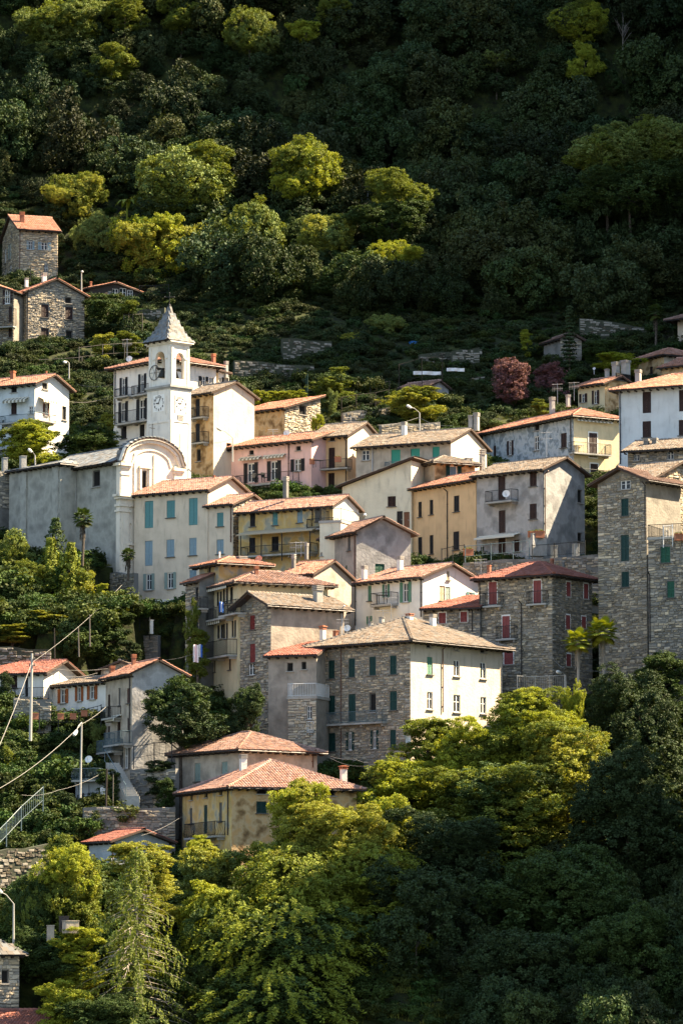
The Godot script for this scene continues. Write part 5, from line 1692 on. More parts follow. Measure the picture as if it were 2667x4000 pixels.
func conifer_mesh(seed_: int, r: float, h: float, droop: float, bare: float) -> Array:   # [needles, boughs] in metres
	rng.seed = seed_
	var b := MB.new()
	var w := MB.new()
	var y := h * .05
	while y < h * .98:
		var reach := (1.0 - pow(y / h, 1.3)) * r + .25
		var a0 := rng.randf_range(0, TAU)
		for j in 6:
			var a := a0 + TAU * j / 6 + rng.randf_range(-.35, .35)
			var len := reach * rng.randf_range(.6, 1.12)
			var side := Vector3(-sin(a), 0, cos(a))
			var prev := Vector3(0, y, 0)
			var t := rng.randf_range(.72, 1.25)
			var n := maxi(3, int(len / .32))
			var empty := rng.randf() < bare
			for k in n:
				var f := (k + 1.0) / n
				var p := Vector3(cos(a) * f * len, y + (.12 - droop * .35 * f) * f * len, sin(a) * f * len)
				if k % 3 == 2 or k == n - 1:
					w.tube(prev, p, .035 * (1.1 - f), .025 * (1.1 - f), 4)
					prev = p
				if empty and f < .8:
					continue
				for m in (4 if bare < .3 else 3):
					var o := p + side * rng.randf_range(-.34, .34) * (1.2 - f * .6) + Vector3.DOWN * rng.randf_range(-.05, .1)
					var hang := rng.randf_range(.15, .55) * droop
					for q in 4:
						b.tint = Color(t, t, t) * rng.randf_range(.75, 1.25)
						var nn := (Vector3(cos(a), .9 - droop * .35, sin(a)) + rdir() * .7).normalized()
						leaf(b, o + Vector3.DOWN * hang * q / 4.0 + rdir() * .07, nn, .26, .1)
		y += .34 + .12 * (1.0 - y / h)
	return [b.mesh(true), w.mesh()]


func conifer(fr: String, x: float, ytop: float, ybase: float, half: float, mat: String, label: String, o := {}) -> void:
	var base_px := src(fr, x, ybase)
	var d: float = o.get("d", ground_d(base_px.y))
	var foot := at_depth(base_px, d)
	var h := at_depth(src(fr, x, ytop), d).y - foot.y
	var r: float = half * FRAMES[fr][2] / px_per_m(d)
	tree_count += 1
	var t := thing(o.get("n", "conifer"), label, o.get("cat", "tree"), Transform3D(Basis(), foot))
	var b := MB.new()
	b.tube(Vector3(0, -1, 0), Vector3(0, h * .97, 0), clampf(h * .018, .06, .3), .03, 8)
	rng.seed = 900 + tree_count
	for i in o.get("twigs", 8):
		var a := rng.randf_range(0, TAU)
		var y := rng.randf_range(.15, .85) * h
		var l := (1.0 - y / h) * r * rng.randf_range(.5, .95)
		var e := Vector3(cos(a) * l, y - l * .25, sin(a) * l)
		b.tube(Vector3(0, y, 0), e, .05, .02, 5)
		b.tube(e.lerp(Vector3(0, y, 0), .4), e + Vector3(rng.randf_range(-.5, .5), rng.randf_range(-.9, -.2), rng.randf_range(-.3, .3)), .03, .01, 4)
	part("trunk", b.mesh(), M[o.get("bark", "bark")], t)
	var cm := conifer_mesh(500 + tree_count, r, h, o.get("droop", 1.0), o.get("bare", .1))
	part("crown", cm[0], M[mat], t)
	part("bough", cm[1], M[o.get("bark", "bark")], t)


func palm(fr: String, x: float, y: float, r: float, ybase: float, mat: String, label: String, d := 0.0, bark := "pale_bark") -> void:
	var bp := src(fr, x, ybase)
	if d == 0.0:
		d = ground_d(bp.y)
	var foot := at_depth(bp, d)
	var top := at_depth(src(fr, x, y), d)
	var R: float = r * 1.05 * FRAMES[fr][2] / px_per_m(d)
	tree_count += 1
	rng.seed = 700 + tree_count
	var t := thing("palm_tree", label, "palm tree", Transform3D(Basis(), foot))
	var h := top.y - foot.y
	var b := MB.new()
	b.tube(Vector3(0, -.6, 0), Vector3(.08, h * .5, 0), .13, .12, 8)
	b.tube(Vector3(.08, h * .5, 0), Vector3(0, h, 0), .12, .17, 8)
	for i in 90:   # shaggy fibre below the crown
		var a := rng.randf_range(0, TAU)
		var yy := h - R * rng.randf_range(.1, 1.5)
		var o := Vector3(cos(a), 0, sin(a)) * .17
		b.tube(o + Vector3(0, yy, 0), o * 1.6 + Vector3(0, yy - .35, 0), .025, .008, 3)
	part("trunk", b.mesh(), M[bark], t)
	for i in 46:   # fan leaves, each a stalk with a disc of blades
		var up := lerpf(-.85, 1.0, i / 45.0) + rng.randf_range(-.1, .1)
		up = clampf(up, -.95, 1.0)
		var a := i * 2.399
		var dir := Vector3(cos(a) * sqrt(1 - up * up * .8), up, sin(a) * sqrt(1 - up * up * .8)).normalized()
		var lb := MB.new()
		var c := Vector3(0, h, 0) + dir * R * rng.randf_range(.45, .66)
		lb.tint = Color(.55, .5, .4)
		lb.tube(Vector3(0, h, 0), c, .02, .012, 4)
		var side := dir.cross(Vector3.UP).normalized()
		var nrm := side.cross(dir).normalized()
		var f := rng.randf_range(.75, 1.25) * (1.0 if up > -.4 else .8)
		for k in 17:
			var g := lerpf(-2.1, 2.1, k / 16.0)
			var bd := (dir * cos(g) + side * sin(g)).normalized()
			var tip := c + bd * R * .40 * (1.0 - .12 * absf(g)) + Vector3.DOWN * R * .1
			var w := nrm.cross(bd).normalized() * R * .035
			lb.tint = Color(f, f, f) if up > -.45 else Color(f * 1.1, f * .85, f * .6)
			lb.quad(c, c.lerp(tip, .5) + w, tip, c.lerp(tip, .5) - w)
		part("frond", lb.mesh(true), M[mat], t)


func in_front(x: float, d: float) -> float:   # how small a nameless tree must stay here so as not to hide one that stands out
	var k := 1.0
	for s in standing:
		if absf(x - s.x) < s.z + 1.0 and d < s.y + 1.0 and d > s.y - 9.0:
			k = minf(k, .62 if d > s.y - 4.0 else .75)
	return k


func woods() -> void:
	# the wood that covers the slope above the village, one mass with no tree to be told apart; the trees that stand out are things of their own
	rng.seed = 77
	var lists := [[], [], [], []]
	var cols := [[], [], [], []]
	var d := 360.0
	while d < 700:
		var x := -105.0
		while x < 170:
			var px := x + rng.randf_range(-1.7, 1.7)
			var pd := d + rng.randf_range(-1.7, 1.7)
			x += 3.5 if absf(x) < 60 else 6.0
			var edge := 497.0 if px < -17 else 466.0
			edge += 7.0 * hill_noise.get_noise_2d(px * 2.0 + 50, 3)
			if px > 40:
				edge = 440
			if px < -52:
				edge = 360
			if pd < edge or in_house(px, pd, 2.5):
				continue
			var r := lerpf(2.1, 5.6, pow(rng.randf(), 1.8)) * in_front(px, pd)
			var k := rng.randi() % 4
			lists[k].append(Transform3D(Basis.from_scale(Vector3(r, r * rng.randf_range(.9, 1.3), r)) * Basis(Vector3.UP, rng.randf_range(0, TAU)), Vector3(px, natural(px, pd) + r * rng.randf_range(.7, 1.1), -pd)))
			var f := rng.randf_range(.45, 1.5)
			cols[k].append(Color(f * rng.randf_range(.85, 1.35), f, f * rng.randf_range(.8, 1.1)))
		d += 3.0 if d < 560 else 6.0
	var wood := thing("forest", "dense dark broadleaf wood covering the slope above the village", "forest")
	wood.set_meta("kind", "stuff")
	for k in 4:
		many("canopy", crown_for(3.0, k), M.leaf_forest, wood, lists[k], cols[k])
	# the knoll and the bank in the lower right
	rng.seed = 78
	lists = [[], [], [], []]
	cols = [[], [], [], []]
	for i in 900:
		var px := rng.randf_range(-4, 95)
		var pd := rng.randf_range(292, 350)
		if px < 36:
			if pd > 333 - (8.0 if px > 24 else 0.0) or pd < 318 and px < 8 or in_house(px, pd, 3):
				continue
			if pd > 326 - absf(px - 18) * .2 and rng.randf() < .6:
				continue
		var r := rng.randf_range(1.8, 3.6) * (1.3 if px > 36 else in_front(px, pd))
		var k := rng.randi() % 4
		lists[k].append(Transform3D(Basis.from_scale(Vector3(r, r * 1.15, r)) * Basis(Vector3.UP, rng.randf_range(0, TAU)), Vector3(px, natural(px, pd) + r * .8, -pd)))
		var f := rng.randf_range(.5, 1.5)
		cols[k].append(Color(f * rng.randf_range(.9, 1.2), f, f * rng.randf_range(.8, 1.1)))
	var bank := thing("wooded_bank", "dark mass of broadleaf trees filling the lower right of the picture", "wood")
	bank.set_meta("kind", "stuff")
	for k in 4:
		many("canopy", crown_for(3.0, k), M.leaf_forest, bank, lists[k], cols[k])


func undergrowth() -> void:
	rng.seed = 79
	var xf := [[], [], [], []]
	var co := [[], [], [], []]
	var i := 0
	while i < 15000:
		i += 1
		var d := rng.randf_range(300, 512)
		var x := rng.randf_range(-1, 1) * (d * .0825 + 3)
		if in_house(x, d, .3):
			continue
		var r := rng.randf_range(.35, 1.0) * (1.0 if rng.randf() < .9 else 1.6) * (1.5 if x < -9 and d < 382 else 1.0)
		var k := rng.randi() % 2 + (2 if d > 424 and rng.randf() < .85 else 0)
		xf[k].append(Transform3D(Basis.from_scale(Vector3(r * 1.2, r * rng.randf_range(.8, 1.1), r * 1.2)) * Basis(Vector3.UP, rng.randf_range(0, TAU)), Vector3(x, land(x, d) + r * .35, -d)))
		var f := rng.randf_range(.6, 1.3)
		co[k].append(Color(f * rng.randf_range(.8, 1.3), f, f * rng.randf_range(.7, 1.1)))
	var u := thing("undergrowth", "bushes, brambles and weeds covering the terraces between the houses", "undergrowth")
	u.set_meta("kind", "stuff")
	for k in 4:
		many("shrubs", crown_for(1.0, k % 2), M.leaf_dark if k < 2 else M.leaf_forest, u, xf[k], co[k])
	var gx := []
	var gc := []
	for j in 10000:
		var d := rng.randf_range(300, 430)
		var x := rng.randf_range(-1, 1) * (d * .0825 + 3)
		if in_house(x, d, .1):
			continue
		gx.append(Transform3D(Basis.from_scale(Vector3.ONE * rng.randf_range(.5, 1.1)) * Basis(Vector3.UP, rng.randf_range(0, TAU)), Vector3(x, land(x, d), -d)))
		var f := rng.randf_range(.5, 1.0)
		gc.append(Color(f * rng.randf_range(.8, 1.2), f, f * .9))
	var b := MB.new()
	for k in 26:
		var a := rng.randf_range(0, TAU)
		var o := Vector3(cos(a), 0, sin(a)) * rng.randf_range(0, .6)
		var t := o + Vector3(rng.randf_range(-.2, .2), rng.randf_range(.2, .5), rng.randf_range(-.2, .2))
		b.tri(o + Vector3(-.035, 0, 0), t, o + Vector3(.035, 0, .02))
	var g := many("grass", b.mesh(true), M.grass, self, gx, gc)
	g.set_meta("label", "rough grass on the terraces between the houses")
	g.set_meta("category", "grass")


func trees() -> void:
	# upper slope, lit crowns in the wood
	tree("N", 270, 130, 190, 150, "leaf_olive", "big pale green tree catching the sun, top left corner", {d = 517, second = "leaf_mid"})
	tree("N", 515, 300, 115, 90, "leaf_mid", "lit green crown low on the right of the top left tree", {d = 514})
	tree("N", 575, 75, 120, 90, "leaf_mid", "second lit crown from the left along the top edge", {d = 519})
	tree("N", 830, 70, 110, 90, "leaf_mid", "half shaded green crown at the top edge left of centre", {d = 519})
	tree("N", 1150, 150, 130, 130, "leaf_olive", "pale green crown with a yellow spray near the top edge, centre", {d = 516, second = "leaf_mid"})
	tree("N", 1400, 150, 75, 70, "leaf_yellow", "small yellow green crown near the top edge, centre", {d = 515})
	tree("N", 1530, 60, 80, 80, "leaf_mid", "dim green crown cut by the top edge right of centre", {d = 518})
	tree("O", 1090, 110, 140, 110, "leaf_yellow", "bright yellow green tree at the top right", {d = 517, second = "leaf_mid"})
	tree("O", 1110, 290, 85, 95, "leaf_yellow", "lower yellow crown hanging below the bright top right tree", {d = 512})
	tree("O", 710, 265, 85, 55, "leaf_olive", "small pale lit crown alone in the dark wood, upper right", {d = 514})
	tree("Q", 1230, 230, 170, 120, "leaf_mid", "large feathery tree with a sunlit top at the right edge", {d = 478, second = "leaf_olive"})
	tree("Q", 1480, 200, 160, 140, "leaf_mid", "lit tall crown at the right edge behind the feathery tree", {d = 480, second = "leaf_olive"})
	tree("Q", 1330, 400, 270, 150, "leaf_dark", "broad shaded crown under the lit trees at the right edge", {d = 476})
	# behind the village
	tree("Z", 165, 450, 70, 68, "leaf_gold", "olive gold tree behind the highest stone house", {d = 493, second = "leaf_mid"})
	tree("Z", 72, 468, 38, 26, "leaf_yellow", "small bright yellow green crown left above the highest house", {d = 500})
	tree("Z", 425, 430, 120, 105, "leaf_mid", "big green walnut like tree above the bell tower, left", {d = 488, second = "leaf_olive"})
	tree("Z", 705, 395, 95, 95, "leaf_yellow", "bright yellow green tree standing highest in the centre", {d = 489, second = "leaf_mid"})
	tree("Z", 360, 575, 102, 98, "leaf_gold", "golden green chestnut like tree behind the timber shed", {d = 484, second = "leaf_yellow"})
	tree("Z", 555, 575, 95, 112, "leaf_mid", "tall green tree right of the golden tree", {d = 482, second = "leaf_olive"})
	tree("Z", 208, 545, 48, 62, "leaf_olive", "grey green olive like bush beside the highest house", {d = 486})
	tree("Z", 268, 555, 36, 40, "leaf_olive", "pale grey green bush between the olive bush and the golden tree", {d = 485})
	tree("Z", 745, 540, 70, 62, "leaf_olive", "olive green crown with orange tips in the centre of the slope", {d = 478, second = "leaf_gold"})
	tree("Z", 655, 560, 55, 60, "leaf_dark", "dark bluish bush between the tall green tree and the orange tipped crown", {d = 485})
	tree("Z", 920, 450, 78, 62, "leaf_mid", "layered green tree with sunlit top right of the centre", {d = 480})
	tree("Z", 900, 505, 95, 55, "leaf_dark", "dim lower crown of layered branches right of the centre", {d = 478})
	tree("Z", 912, 590, 68, 55, "leaf_yellow", "yellow spotted tree lower right of the layered tree", {d = 472})
	tree("Z", 800, 640, 120, 85, "leaf_dark", "wide dark shaded tree below the orange tipped crown", {d = 474})
	tree("Z", 885, 750, 48, 42, "leaf_olive", "pale lit bush at the edge of the terraces, upper one", {d = 458})
	tree("Z", 815, 785, 40, 26, "leaf_gold", "pale lit bush at the edge of the terraces, lower left one", {d = 455})
	tree("Z", 640, 800, 48, 40, "leaf_dark", "small dark rounded tree on the terraces right of the spire", {d = 462})
	tree("Z", 250, 712, 66, 40, "leaf_dark", "dark bush with a lit right side left of the spire", {d = 458})
	tree("A", 870, 870, 80, 60, "leaf_mid", "lit leafy spray left above the spire", {d = 456})
	tree("A", 700, 1080, 80, 55, "leaf_gold", "pale lit shrub on the terrace left of the spire", {d = 449})
	tree("A", 870, 1060, 85, 40, "leaf_mid", "small shrub right beside the pale lit shrub left of the spire", {d = 450})
	tree("A", 190, 1110, 95, 42, "leaf_yellow", "low yellowish bush in front of the grey stone gable", {d = 461})
	tree("A", 395, 1155, 115, 62, "leaf_mid", "bright fig like tree under the grey stone gable", {d = 459})
	tree("A", 520, 1250, 55, 28, "leaf_yellow", "small yellow shrub by the fence above the white house", {d = 448})
	tree("A", 250, 1238, 48, 14, "leaf_yellow", "trailing yellow creeper on the terrace edge above the white house", {d = 450, cat = "shrub"})
	# left, by the church
	tree("F", 208, 160, 200, 118, "leaf_yellow", "round sunlit tree in front of the white house, left", {d = 397, second = "leaf_mid"})
	tree("F", 620, 190, 200, 100, "leaf_dark", "dark bush between the left white house and the bell tower", {d = 398, second = "leaf_dark"})
	tree("F", 730, 60, 60, 45, "leaf_gold", "small lit bush below the balconies of the tall white house", {d = 400})
	tree("F", 20, 650, 60, 100, "leaf_yellow", "bright yellow green bush at the left edge below the white house", {})
	tree("F", 90, 960, 150, 180, "leaf_mid", "large sunlit maple like tree at the left edge below the church", {second = "leaf_olive"})
	tree("F", 200, 1130, 140, 140, "leaf_mid", "lower right lobe of sunlit foliage below the church", {})
	tree("F", 60, 1200, 130, 110, "leaf_dark", "shaded foliage at the left edge under the maple like tree", {})
	conifer("F", 375, 730, 1120, 120, "leaf_dark", "dark cedar against the church wall, left of the palm", {bare = .05, droop = .5})
	conifer("F", 345, 855, 1230, 100, "leaf_conifer", "sunlit small conifer in front of the dark cedar", {})
	conifer("F", 480, 900, 1260, 120, "leaf_conifer", "sunlit small conifer below the palm tree", {})
	var hy := tree("F", 570, 1170, 112, 100, "leaf_gold", "round flowering bush with pale blossom below the palm tree", {second = "leaf_mid", cat = "shrub", n = "shrub"})
	tree("F", 690, 1215, 45, 45, "leaf_yellow", "small yellow green bush beside the flowering bush", {cat = "shrub", n = "shrub"})
	palm("F", 562, 735, 88, 1020, "leaf_dark", "dark fan palm standing against the church wall", 374, "bark")
	palm("F", 872, 985, 62, 1120, "leaf_dark", "small fan palm in the corner beside the apartment house", 375, "bark")
	tree("F", 800, 1420, 120, 80, "leaf_dark", "dull bushes on the slope below the church footing", {d = 366, second = "leaf_forest"})
	tree("F", 640, 1430, 120, 70, "leaf_dark", "low dull bushes on the slope left of the apartment house", {d = 365})
	tree("F", 815, 1310, 50, 70, "leaf_forest", "ivy on the slope between the church footing and the apartment house", {d = 373, cat = "climbing plant", n = "climbing_plant"})
	tree("F", 300, 1400, 150, 38, "leaf_gold", "sunlit strip of tall grass and weeds on the left terrace edge", {d = 364, cat = "shrub", n = "shrub"})
	tree("F", 90, 1480, 110, 26, "leaf_gold", "lower end of the sunlit weeds at the left edge", {d = 362, cat = "shrub", n = "shrub"})
	tree("F", 1150, 1500, 105, 100, "leaf_dark", "dark laurel like tree at the foot of the apartment house", {d = 371, second = "leaf_forest"})
	tree("G", 265, 720, 50, 150, "leaf_mid", "climbing plant on the narrow stone house", {d = 351.5, cat = "climbing plant", n = "climbing_plant"})
	tree("G", 300, 830, 75, 70, "leaf_mid", "leafy bush below the climbing plant and left of the yellow balconies", {d = 350.5})
	tree("J", 770, 130, 120, 75, "leaf_dark", "dark scrub above the stone cottage, below the apartment house", {d = 363, second = "leaf_forest"})
	tree("J", 900, 215, 95, 60, "leaf_forest", "shaded bushes behind the brick chimneys of the grey house, lower left", {d = 361})
	tree("J", 640, 60, 110, 60, "leaf_dark", "scrub on the slope left of the small terrace", {d = 365})
	tree("J", 560, 215, 185, 130, "leaf_dark", "dark green hedge like trees behind the stone cottage", {d = 362, second = "leaf_dark"})
	tree("J", 1235, 625, 250, 215, "leaf_forest", "big dark round tree in front of the grey gable, lower left", {d = 339.5, second = "leaf_dark", skirts = 1})
	tree("G", 640, 1310, 135, 160, "leaf_forest", "dark rounded tree below the stone gable house", {d = 341, second = "leaf_dark", skirts = 1})
	tree("J", 1085, 1030, 105, 55, "leaf_forest", "dark ivy hedge under the path railing below the grey gable", {d = 337.5, cat = "hedge", n = "hedge"})
	tree("J", 1130, 1150, 75, 60, "leaf_dark", "scrub on the broken wall left of the sage shuttered house", {d = 335.5, cat = "shrub", n = "shrub"})
	tree("J", 660, 790, 62, 95, "leaf_olive", "pale variegated shrub beside the grey house with balconies", {})
	tree("J", 45, 985, 85, 115, "leaf_yellow", "bright yellow green tree at the left edge, half way down", {second = "leaf_mid"})
	conifer("J", 380, 935, 1175, 34, "leaf_yellow", "slim sunlit cypress on the left slope", {n = "cypress"})
	tree("J", 95, 1240, 85, 75, "leaf_gold", "sunlit bush on the left slope above the stair", {})
	tree("J", 195, 1350, 62, 30, "leaf_yellow", "low yellow shrub over the stair railing, left", {cat = "shrub", n = "shrub"})
	tree("J", 35, 480, 75, 95, "leaf_forest", "dark bush at the left edge beside the red roofed house", {})
	tree("J", 275, 745, 48, 25, "leaf_gold", "small lit shrub under the utility pole", {cat = "shrub", n = "shrub"})
	tree("J", 310, 620, 48, 45, "leaf_forest", "dark clipped bush between the red roofed and the low white house", {cat = "shrub", n = "shrub"})
	tree("J", 330, 1150, 170, 90, "leaf_dark", "dull green bushes on the left slope right of the cypress", {})
	tree("J", 400, 1300, 150, 110, "leaf_forest", "dark rose bushes left of the round terrace house", {})
	tree("J", 740, 1100, 90, 55, "leaf_dark", "vine covered pergola beside the outside stair", {d = 336, cat = "shrub", n = "shrub"})
	# centre and right
	tree("C", 885, 140, 140, 85, "leaf_mid", "tree with a sunlit top on the terraces above the barn", {d = 432, second = "leaf_dark"})
	tree("C", 872, 270, 40, 85, "leaf_olive", "ivy covered post on the terrace right of the barn", {d = 428, cat = "climbing plant", n = "climbing_plant"})
	for k in 5:
		tree("C", 350 + k * 75, 240 + (k % 2) * 6, 52, 30, "leaf_yellow", "sunlit vine row above the barn, plant %s from the left" % ["first", "second", "third", "fourth", "fifth"][k], {d = 429, cat = "vine", n = "grape_vine", g = "vines above the barn"})
	tree("C", 765, 430, 52, 75, "leaf_yellow", "ivy hanging on the end of the barn", {d = 414, cat = "climbing plant", n = "climbing_plant"})
	tree("D", 375, 420, 175, 72, "leaf_gold", "dense creeper with a sunlit top below the small shed", {d = 425, second = "leaf_mid", cat = "shrub", n = "shrub"})
	tree("D", 1030, 290, 140, 150, "leaf_plum", "larger purple leaved plum tree on the terraces", {d = 432, second = "leaf_plum"})
	tree("D", 1310, 265, 105, 95, "leaf_plum", "smaller purple leaved plum tree right of the larger one", {d = 435})
	tree("E", 1110, 345, 155, 52, "leaf_yellow", "sunlit yellow green tree left of the tan hip roof", {d = 441})
	tree("E", 990, 290, 130, 90, "leaf_dark", "shaded green tree behind the small ochre house", {d = 446})
	tree("E", 455, 190, 45, 40, "leaf_yellow", "small yellow bush glowing on the dark terraces", {d = 452, cat = "shrub", n = "shrub"})
	tree("E", 560, 680, 70, 40, "leaf_mid", "low bush behind the orange hip roof", {d = 421, cat = "shrub", n = "shrub"})
	conifer("E", 765, -20, 440, 46, "leaf_forest", "dark slim cypress beside the ruined hut", {d = 443, bare = .0, droop = .1, n = "cypress"})
	palm("E", 1372, 35, 80, 290, "leaf_dark", "shaded palm on the terrace below the wood, right", 452, "bark")
	palm("I", 850, 1050, 118, 1400, "leaf_palm", "left of the two sunlit palms in front of the red shutter house", 345)
	palm("I", 1022, 985, 132, 1490, "leaf_palm", "right and taller of the two sunlit palms", 345.5)
	# lower right: the sunlit edge of the bank
	tree("Z", 1085, 1725, 110, 85, "leaf_yellow", "sunlit bush in front of the bright side of the big stone house", {d = 331, second = "leaf_mid"})
	tree("Z", 1215, 1650, 110, 75, "leaf_yellow", "tall sunlit bush right of the big stone house", {d = 332, second = "leaf_mid"})
	tree("Z", 1318, 1605, 26, 58, "leaf_yellow", "slender sunlit shoot under the two palms", {d = 335})
	tree("Z", 1300, 1720, 110, 85, "leaf_gold", "feathery sunlit tree at the edge of the shade, lower right", {d = 328, second = "leaf_mid"})
	tree("Z", 985, 1690, 85, 55, "leaf_mid", "vine arbour at the corner of the big stone house", {d = 335, cat = "vine", n = "grape_vine"})
	tree("Z", 930, 1790, 95, 62, "leaf_yellow", "yellow green bush below the vine arbour", {d = 329, second = "leaf_mid"})
	tree("Z", 1130, 1820, 150, 90, "leaf_mid", "half shaded bush below the feathery tree", {d = 324, second = "leaf_dark"})
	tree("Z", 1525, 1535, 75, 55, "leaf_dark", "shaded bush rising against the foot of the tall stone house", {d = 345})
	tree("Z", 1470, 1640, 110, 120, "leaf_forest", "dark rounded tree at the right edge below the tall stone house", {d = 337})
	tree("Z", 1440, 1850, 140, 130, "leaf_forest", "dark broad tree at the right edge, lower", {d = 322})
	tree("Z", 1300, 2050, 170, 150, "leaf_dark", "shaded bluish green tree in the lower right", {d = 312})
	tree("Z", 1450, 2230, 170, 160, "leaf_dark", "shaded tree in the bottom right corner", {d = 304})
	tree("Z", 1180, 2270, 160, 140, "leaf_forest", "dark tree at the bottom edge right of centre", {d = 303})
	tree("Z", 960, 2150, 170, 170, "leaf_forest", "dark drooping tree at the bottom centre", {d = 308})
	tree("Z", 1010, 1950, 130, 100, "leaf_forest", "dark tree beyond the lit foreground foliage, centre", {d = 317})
	# foreground
	tree("Z", 690, 1850, 75, 75, "leaf_gold", "tall golden green tree in front of the weathered yellow house", {d = 316, second = "leaf_yellow"})
	tree("Z", 780, 1925, 130, 85, "leaf_gold", "spreading golden tree right of the weathered yellow house", {d = 315, second = "leaf_gold"})
	tree("Z", 905, 1880, 62, 70, "leaf_yellow", "yellow green sapling beside the spreading golden tree", {d = 319})
	tree("Z", 640, 1985, 90, 85, "leaf_gold", "pale gold foliage before the corner of the weathered yellow house", {d = 314, second = "leaf_mid"})
	tree("Z", 480, 1990, 80, 62, "leaf_olive", "pale olive bush below the curved balcony", {d = 316, second = "leaf_gold"})
	tree("Z", 690, 2030, 150, 100, "leaf_conifer", "drooping cedar boughs in the sun, top of the foreground mass", {d = 311, mesh = droop_crown(0), second = "leaf_mid"})
	tree("Z", 850, 2000, 120, 70, "leaf_conifer", "long drooping bough reaching right over the shade", {d = 312, mesh = droop_crown(1)})
	tree("Z", 660, 2180, 200, 130, "leaf_conifer", "wide drooping cedar with sunlit boughs at the bottom centre", {d = 306, mesh = droop_crown(2), second = "leaf_dark"})
	tree("Z", 640, 2310, 190, 110, "leaf_conifer", "lowest cedar boughs at the bottom edge", {d = 302, mesh = droop_crown(0), second = "leaf_dark"})
	tree("Z", 520, 2170, 110, 130, "leaf_conifer", "cedar foliage behind the thin spruce, bottom", {d = 308, mesh = droop_crown(1), second = "leaf_dark"})
	conifer("Z", 312, 1930, 2420, 190, "leaf_mid", "thin half bare spruce with a visible trunk, bottom left", {d = 303, bare = .3, droop = 1.3, twigs = 34, bark = "pale_bark"})
	tree("Z", 330, 1960, 75, 36, "leaf_gold", "feathery golden top above the thin spruce", {d = 309})
	tree("Z", 455, 1945, 40, 30, "leaf_yellow", "flowering bush with pink blossom left of the yellow house", {d = 318, cat = "shrub", n = "shrub"})
	tree("Z", 155, 2030, 85, 110, "leaf_mid", "dense sunlit tree at the lower left in front of the blue grey wall", {d = 313, second = "leaf_yellow"})
	tree("Z", 60, 2110, 70, 120, "leaf_mid", "darker sunlit shoots at the left edge below the retaining wall", {d = 312, second = "leaf_dark"})
	tree("Z", 470, 2070, 65, 50, "leaf_yellow", "yellow bush right of the thin spruce", {d = 309})
	tree("Z", 120, 2200, 130, 80, "leaf_dark", "dull ivy bank above the slab roofed cottage", {d = 308})
	tree("Z", 150, 2290, 70, 50, "leaf_yellow", "yellow green shrub by the bottom left roofs", {d = 301.5})
	tree("Z", 190, 2150, 60, 30, "leaf_yellow", "light green leaves round the concrete blocks", {d = 305.5, cat = "shrub", n = "shrub"})
	tree("Z", 260, 2330, 110, 70, "leaf_dark", "dark shrubs at the bottom edge beside the small roofs", {d = 300.5})


# ---------------------------------------------------------------- walls, fences, lamps, wires, washing
func wp(fr: String, x: float, y: float, d: float) -> Vector3:
	return at_depth(src(fr, x, y), d)


func stone_wall(fr: String, x0: float, y0: float, x1: float, y1: float, high: float, d0: float, d1: float, label: String, o := {}) -> void:
	var a := wp(fr, x0, y0, d0)
	var c := wp(fr, x1, y1, d1)
	var u := Vector3(c.x - a.x, 0, c.z - a.z)
	var L := u.length()
	u = u.normalized()
	var n := Vector3(-u.z, 0, u.x)
	if n.z < 0:
		n = -n
	var h: float = high * FRAMES[fr][2] / px_per_m(d0)
	var hs := House.new()
	hs.fr = fr
	hs.h = h
	hs.node = thing("stone_wall", label, "stone wall", Transform3D(Basis(), a))
	hs.node.set_meta("kind", "thing")
	var f := Face.new()
	f.o = Vector3.ZERO
	f.u = u
	f.n = n
	f.w = L
	var dy := c.y - a.y
	f.top = [[0, h], [L * .3, h + dy * .3 + .1], [L * .6, h + dy * .6 - .1], [L, h + dy]]
	hs.faces = {"L": f}
	var b := MB.new()
	for i in 3:
		var p: Array = f.top[i]
		var q: Array = f.top[i + 1]
		b.quad(f.p(p[0], -4), f.p(p[0], p[1]), f.p(q[0], q[1]), f.p(q[0], -4), Vector2(p[0], -4), Vector2(p[0], p[1]), Vector2(q[0], q[1]), Vector2(q[0], -4))
		b.quad(f.p(p[0], p[1]), f.p(q[0], q[1]), f.p(q[0], q[1], -.5), f.p(p[0], p[1], -.5))
		b.quad(f.p(p[0], -4, -.5), f.p(p[0], p[1], -.5), f.p(q[0], q[1], -.5), f.p(q[0], -4, -.5))
	for e in [0.0, L]:
		b.quad(f.p(e, -4), f.p(e, f.top_at(e)), f.p(e, f.top_at(e), -.5), f.p(e, -4, -.5))
	f.wall = part("core", b.mesh(), M[o.get("m", "dark_mortar")], hs.node)
	stones(hs, "L", .02, o.get("warm", .3), o.get("light", .8), o.get("singles", 60), 1.0, 99.0, -1.5, 0.0, 999.0, o.get("miss", .15))


func railing(fr: String, pts: Array, h: float, d0: float, d1: float, mat: String, label: String, step := .13, n := "railing") -> void:
	var w := []
	for i in pts.size():
		w.append(wp(fr, pts[i][0], pts[i][1], lerpf(d0, d1, float(i) / maxi(1, pts.size() - 1))))
	var t := thing(n, label, "railing" if n == "railing" else "fence", Transform3D(Basis(), w[0]))
	var b := MB.new()
	var r := []
	for p in w:
		r.append(p - w[0])
	rail_mesh(b, r, h, step)
	part("bars", b.mesh(), M[mat], t)
	var q := MB.new()
	for p in r:
		q.tube(p - Vector3(0, .8, 0), p + Vector3(0, h + .08, 0), .045, .045, 6)
	part("posts", q.mesh(), M[mat], t, Transform3D(), "stuff")


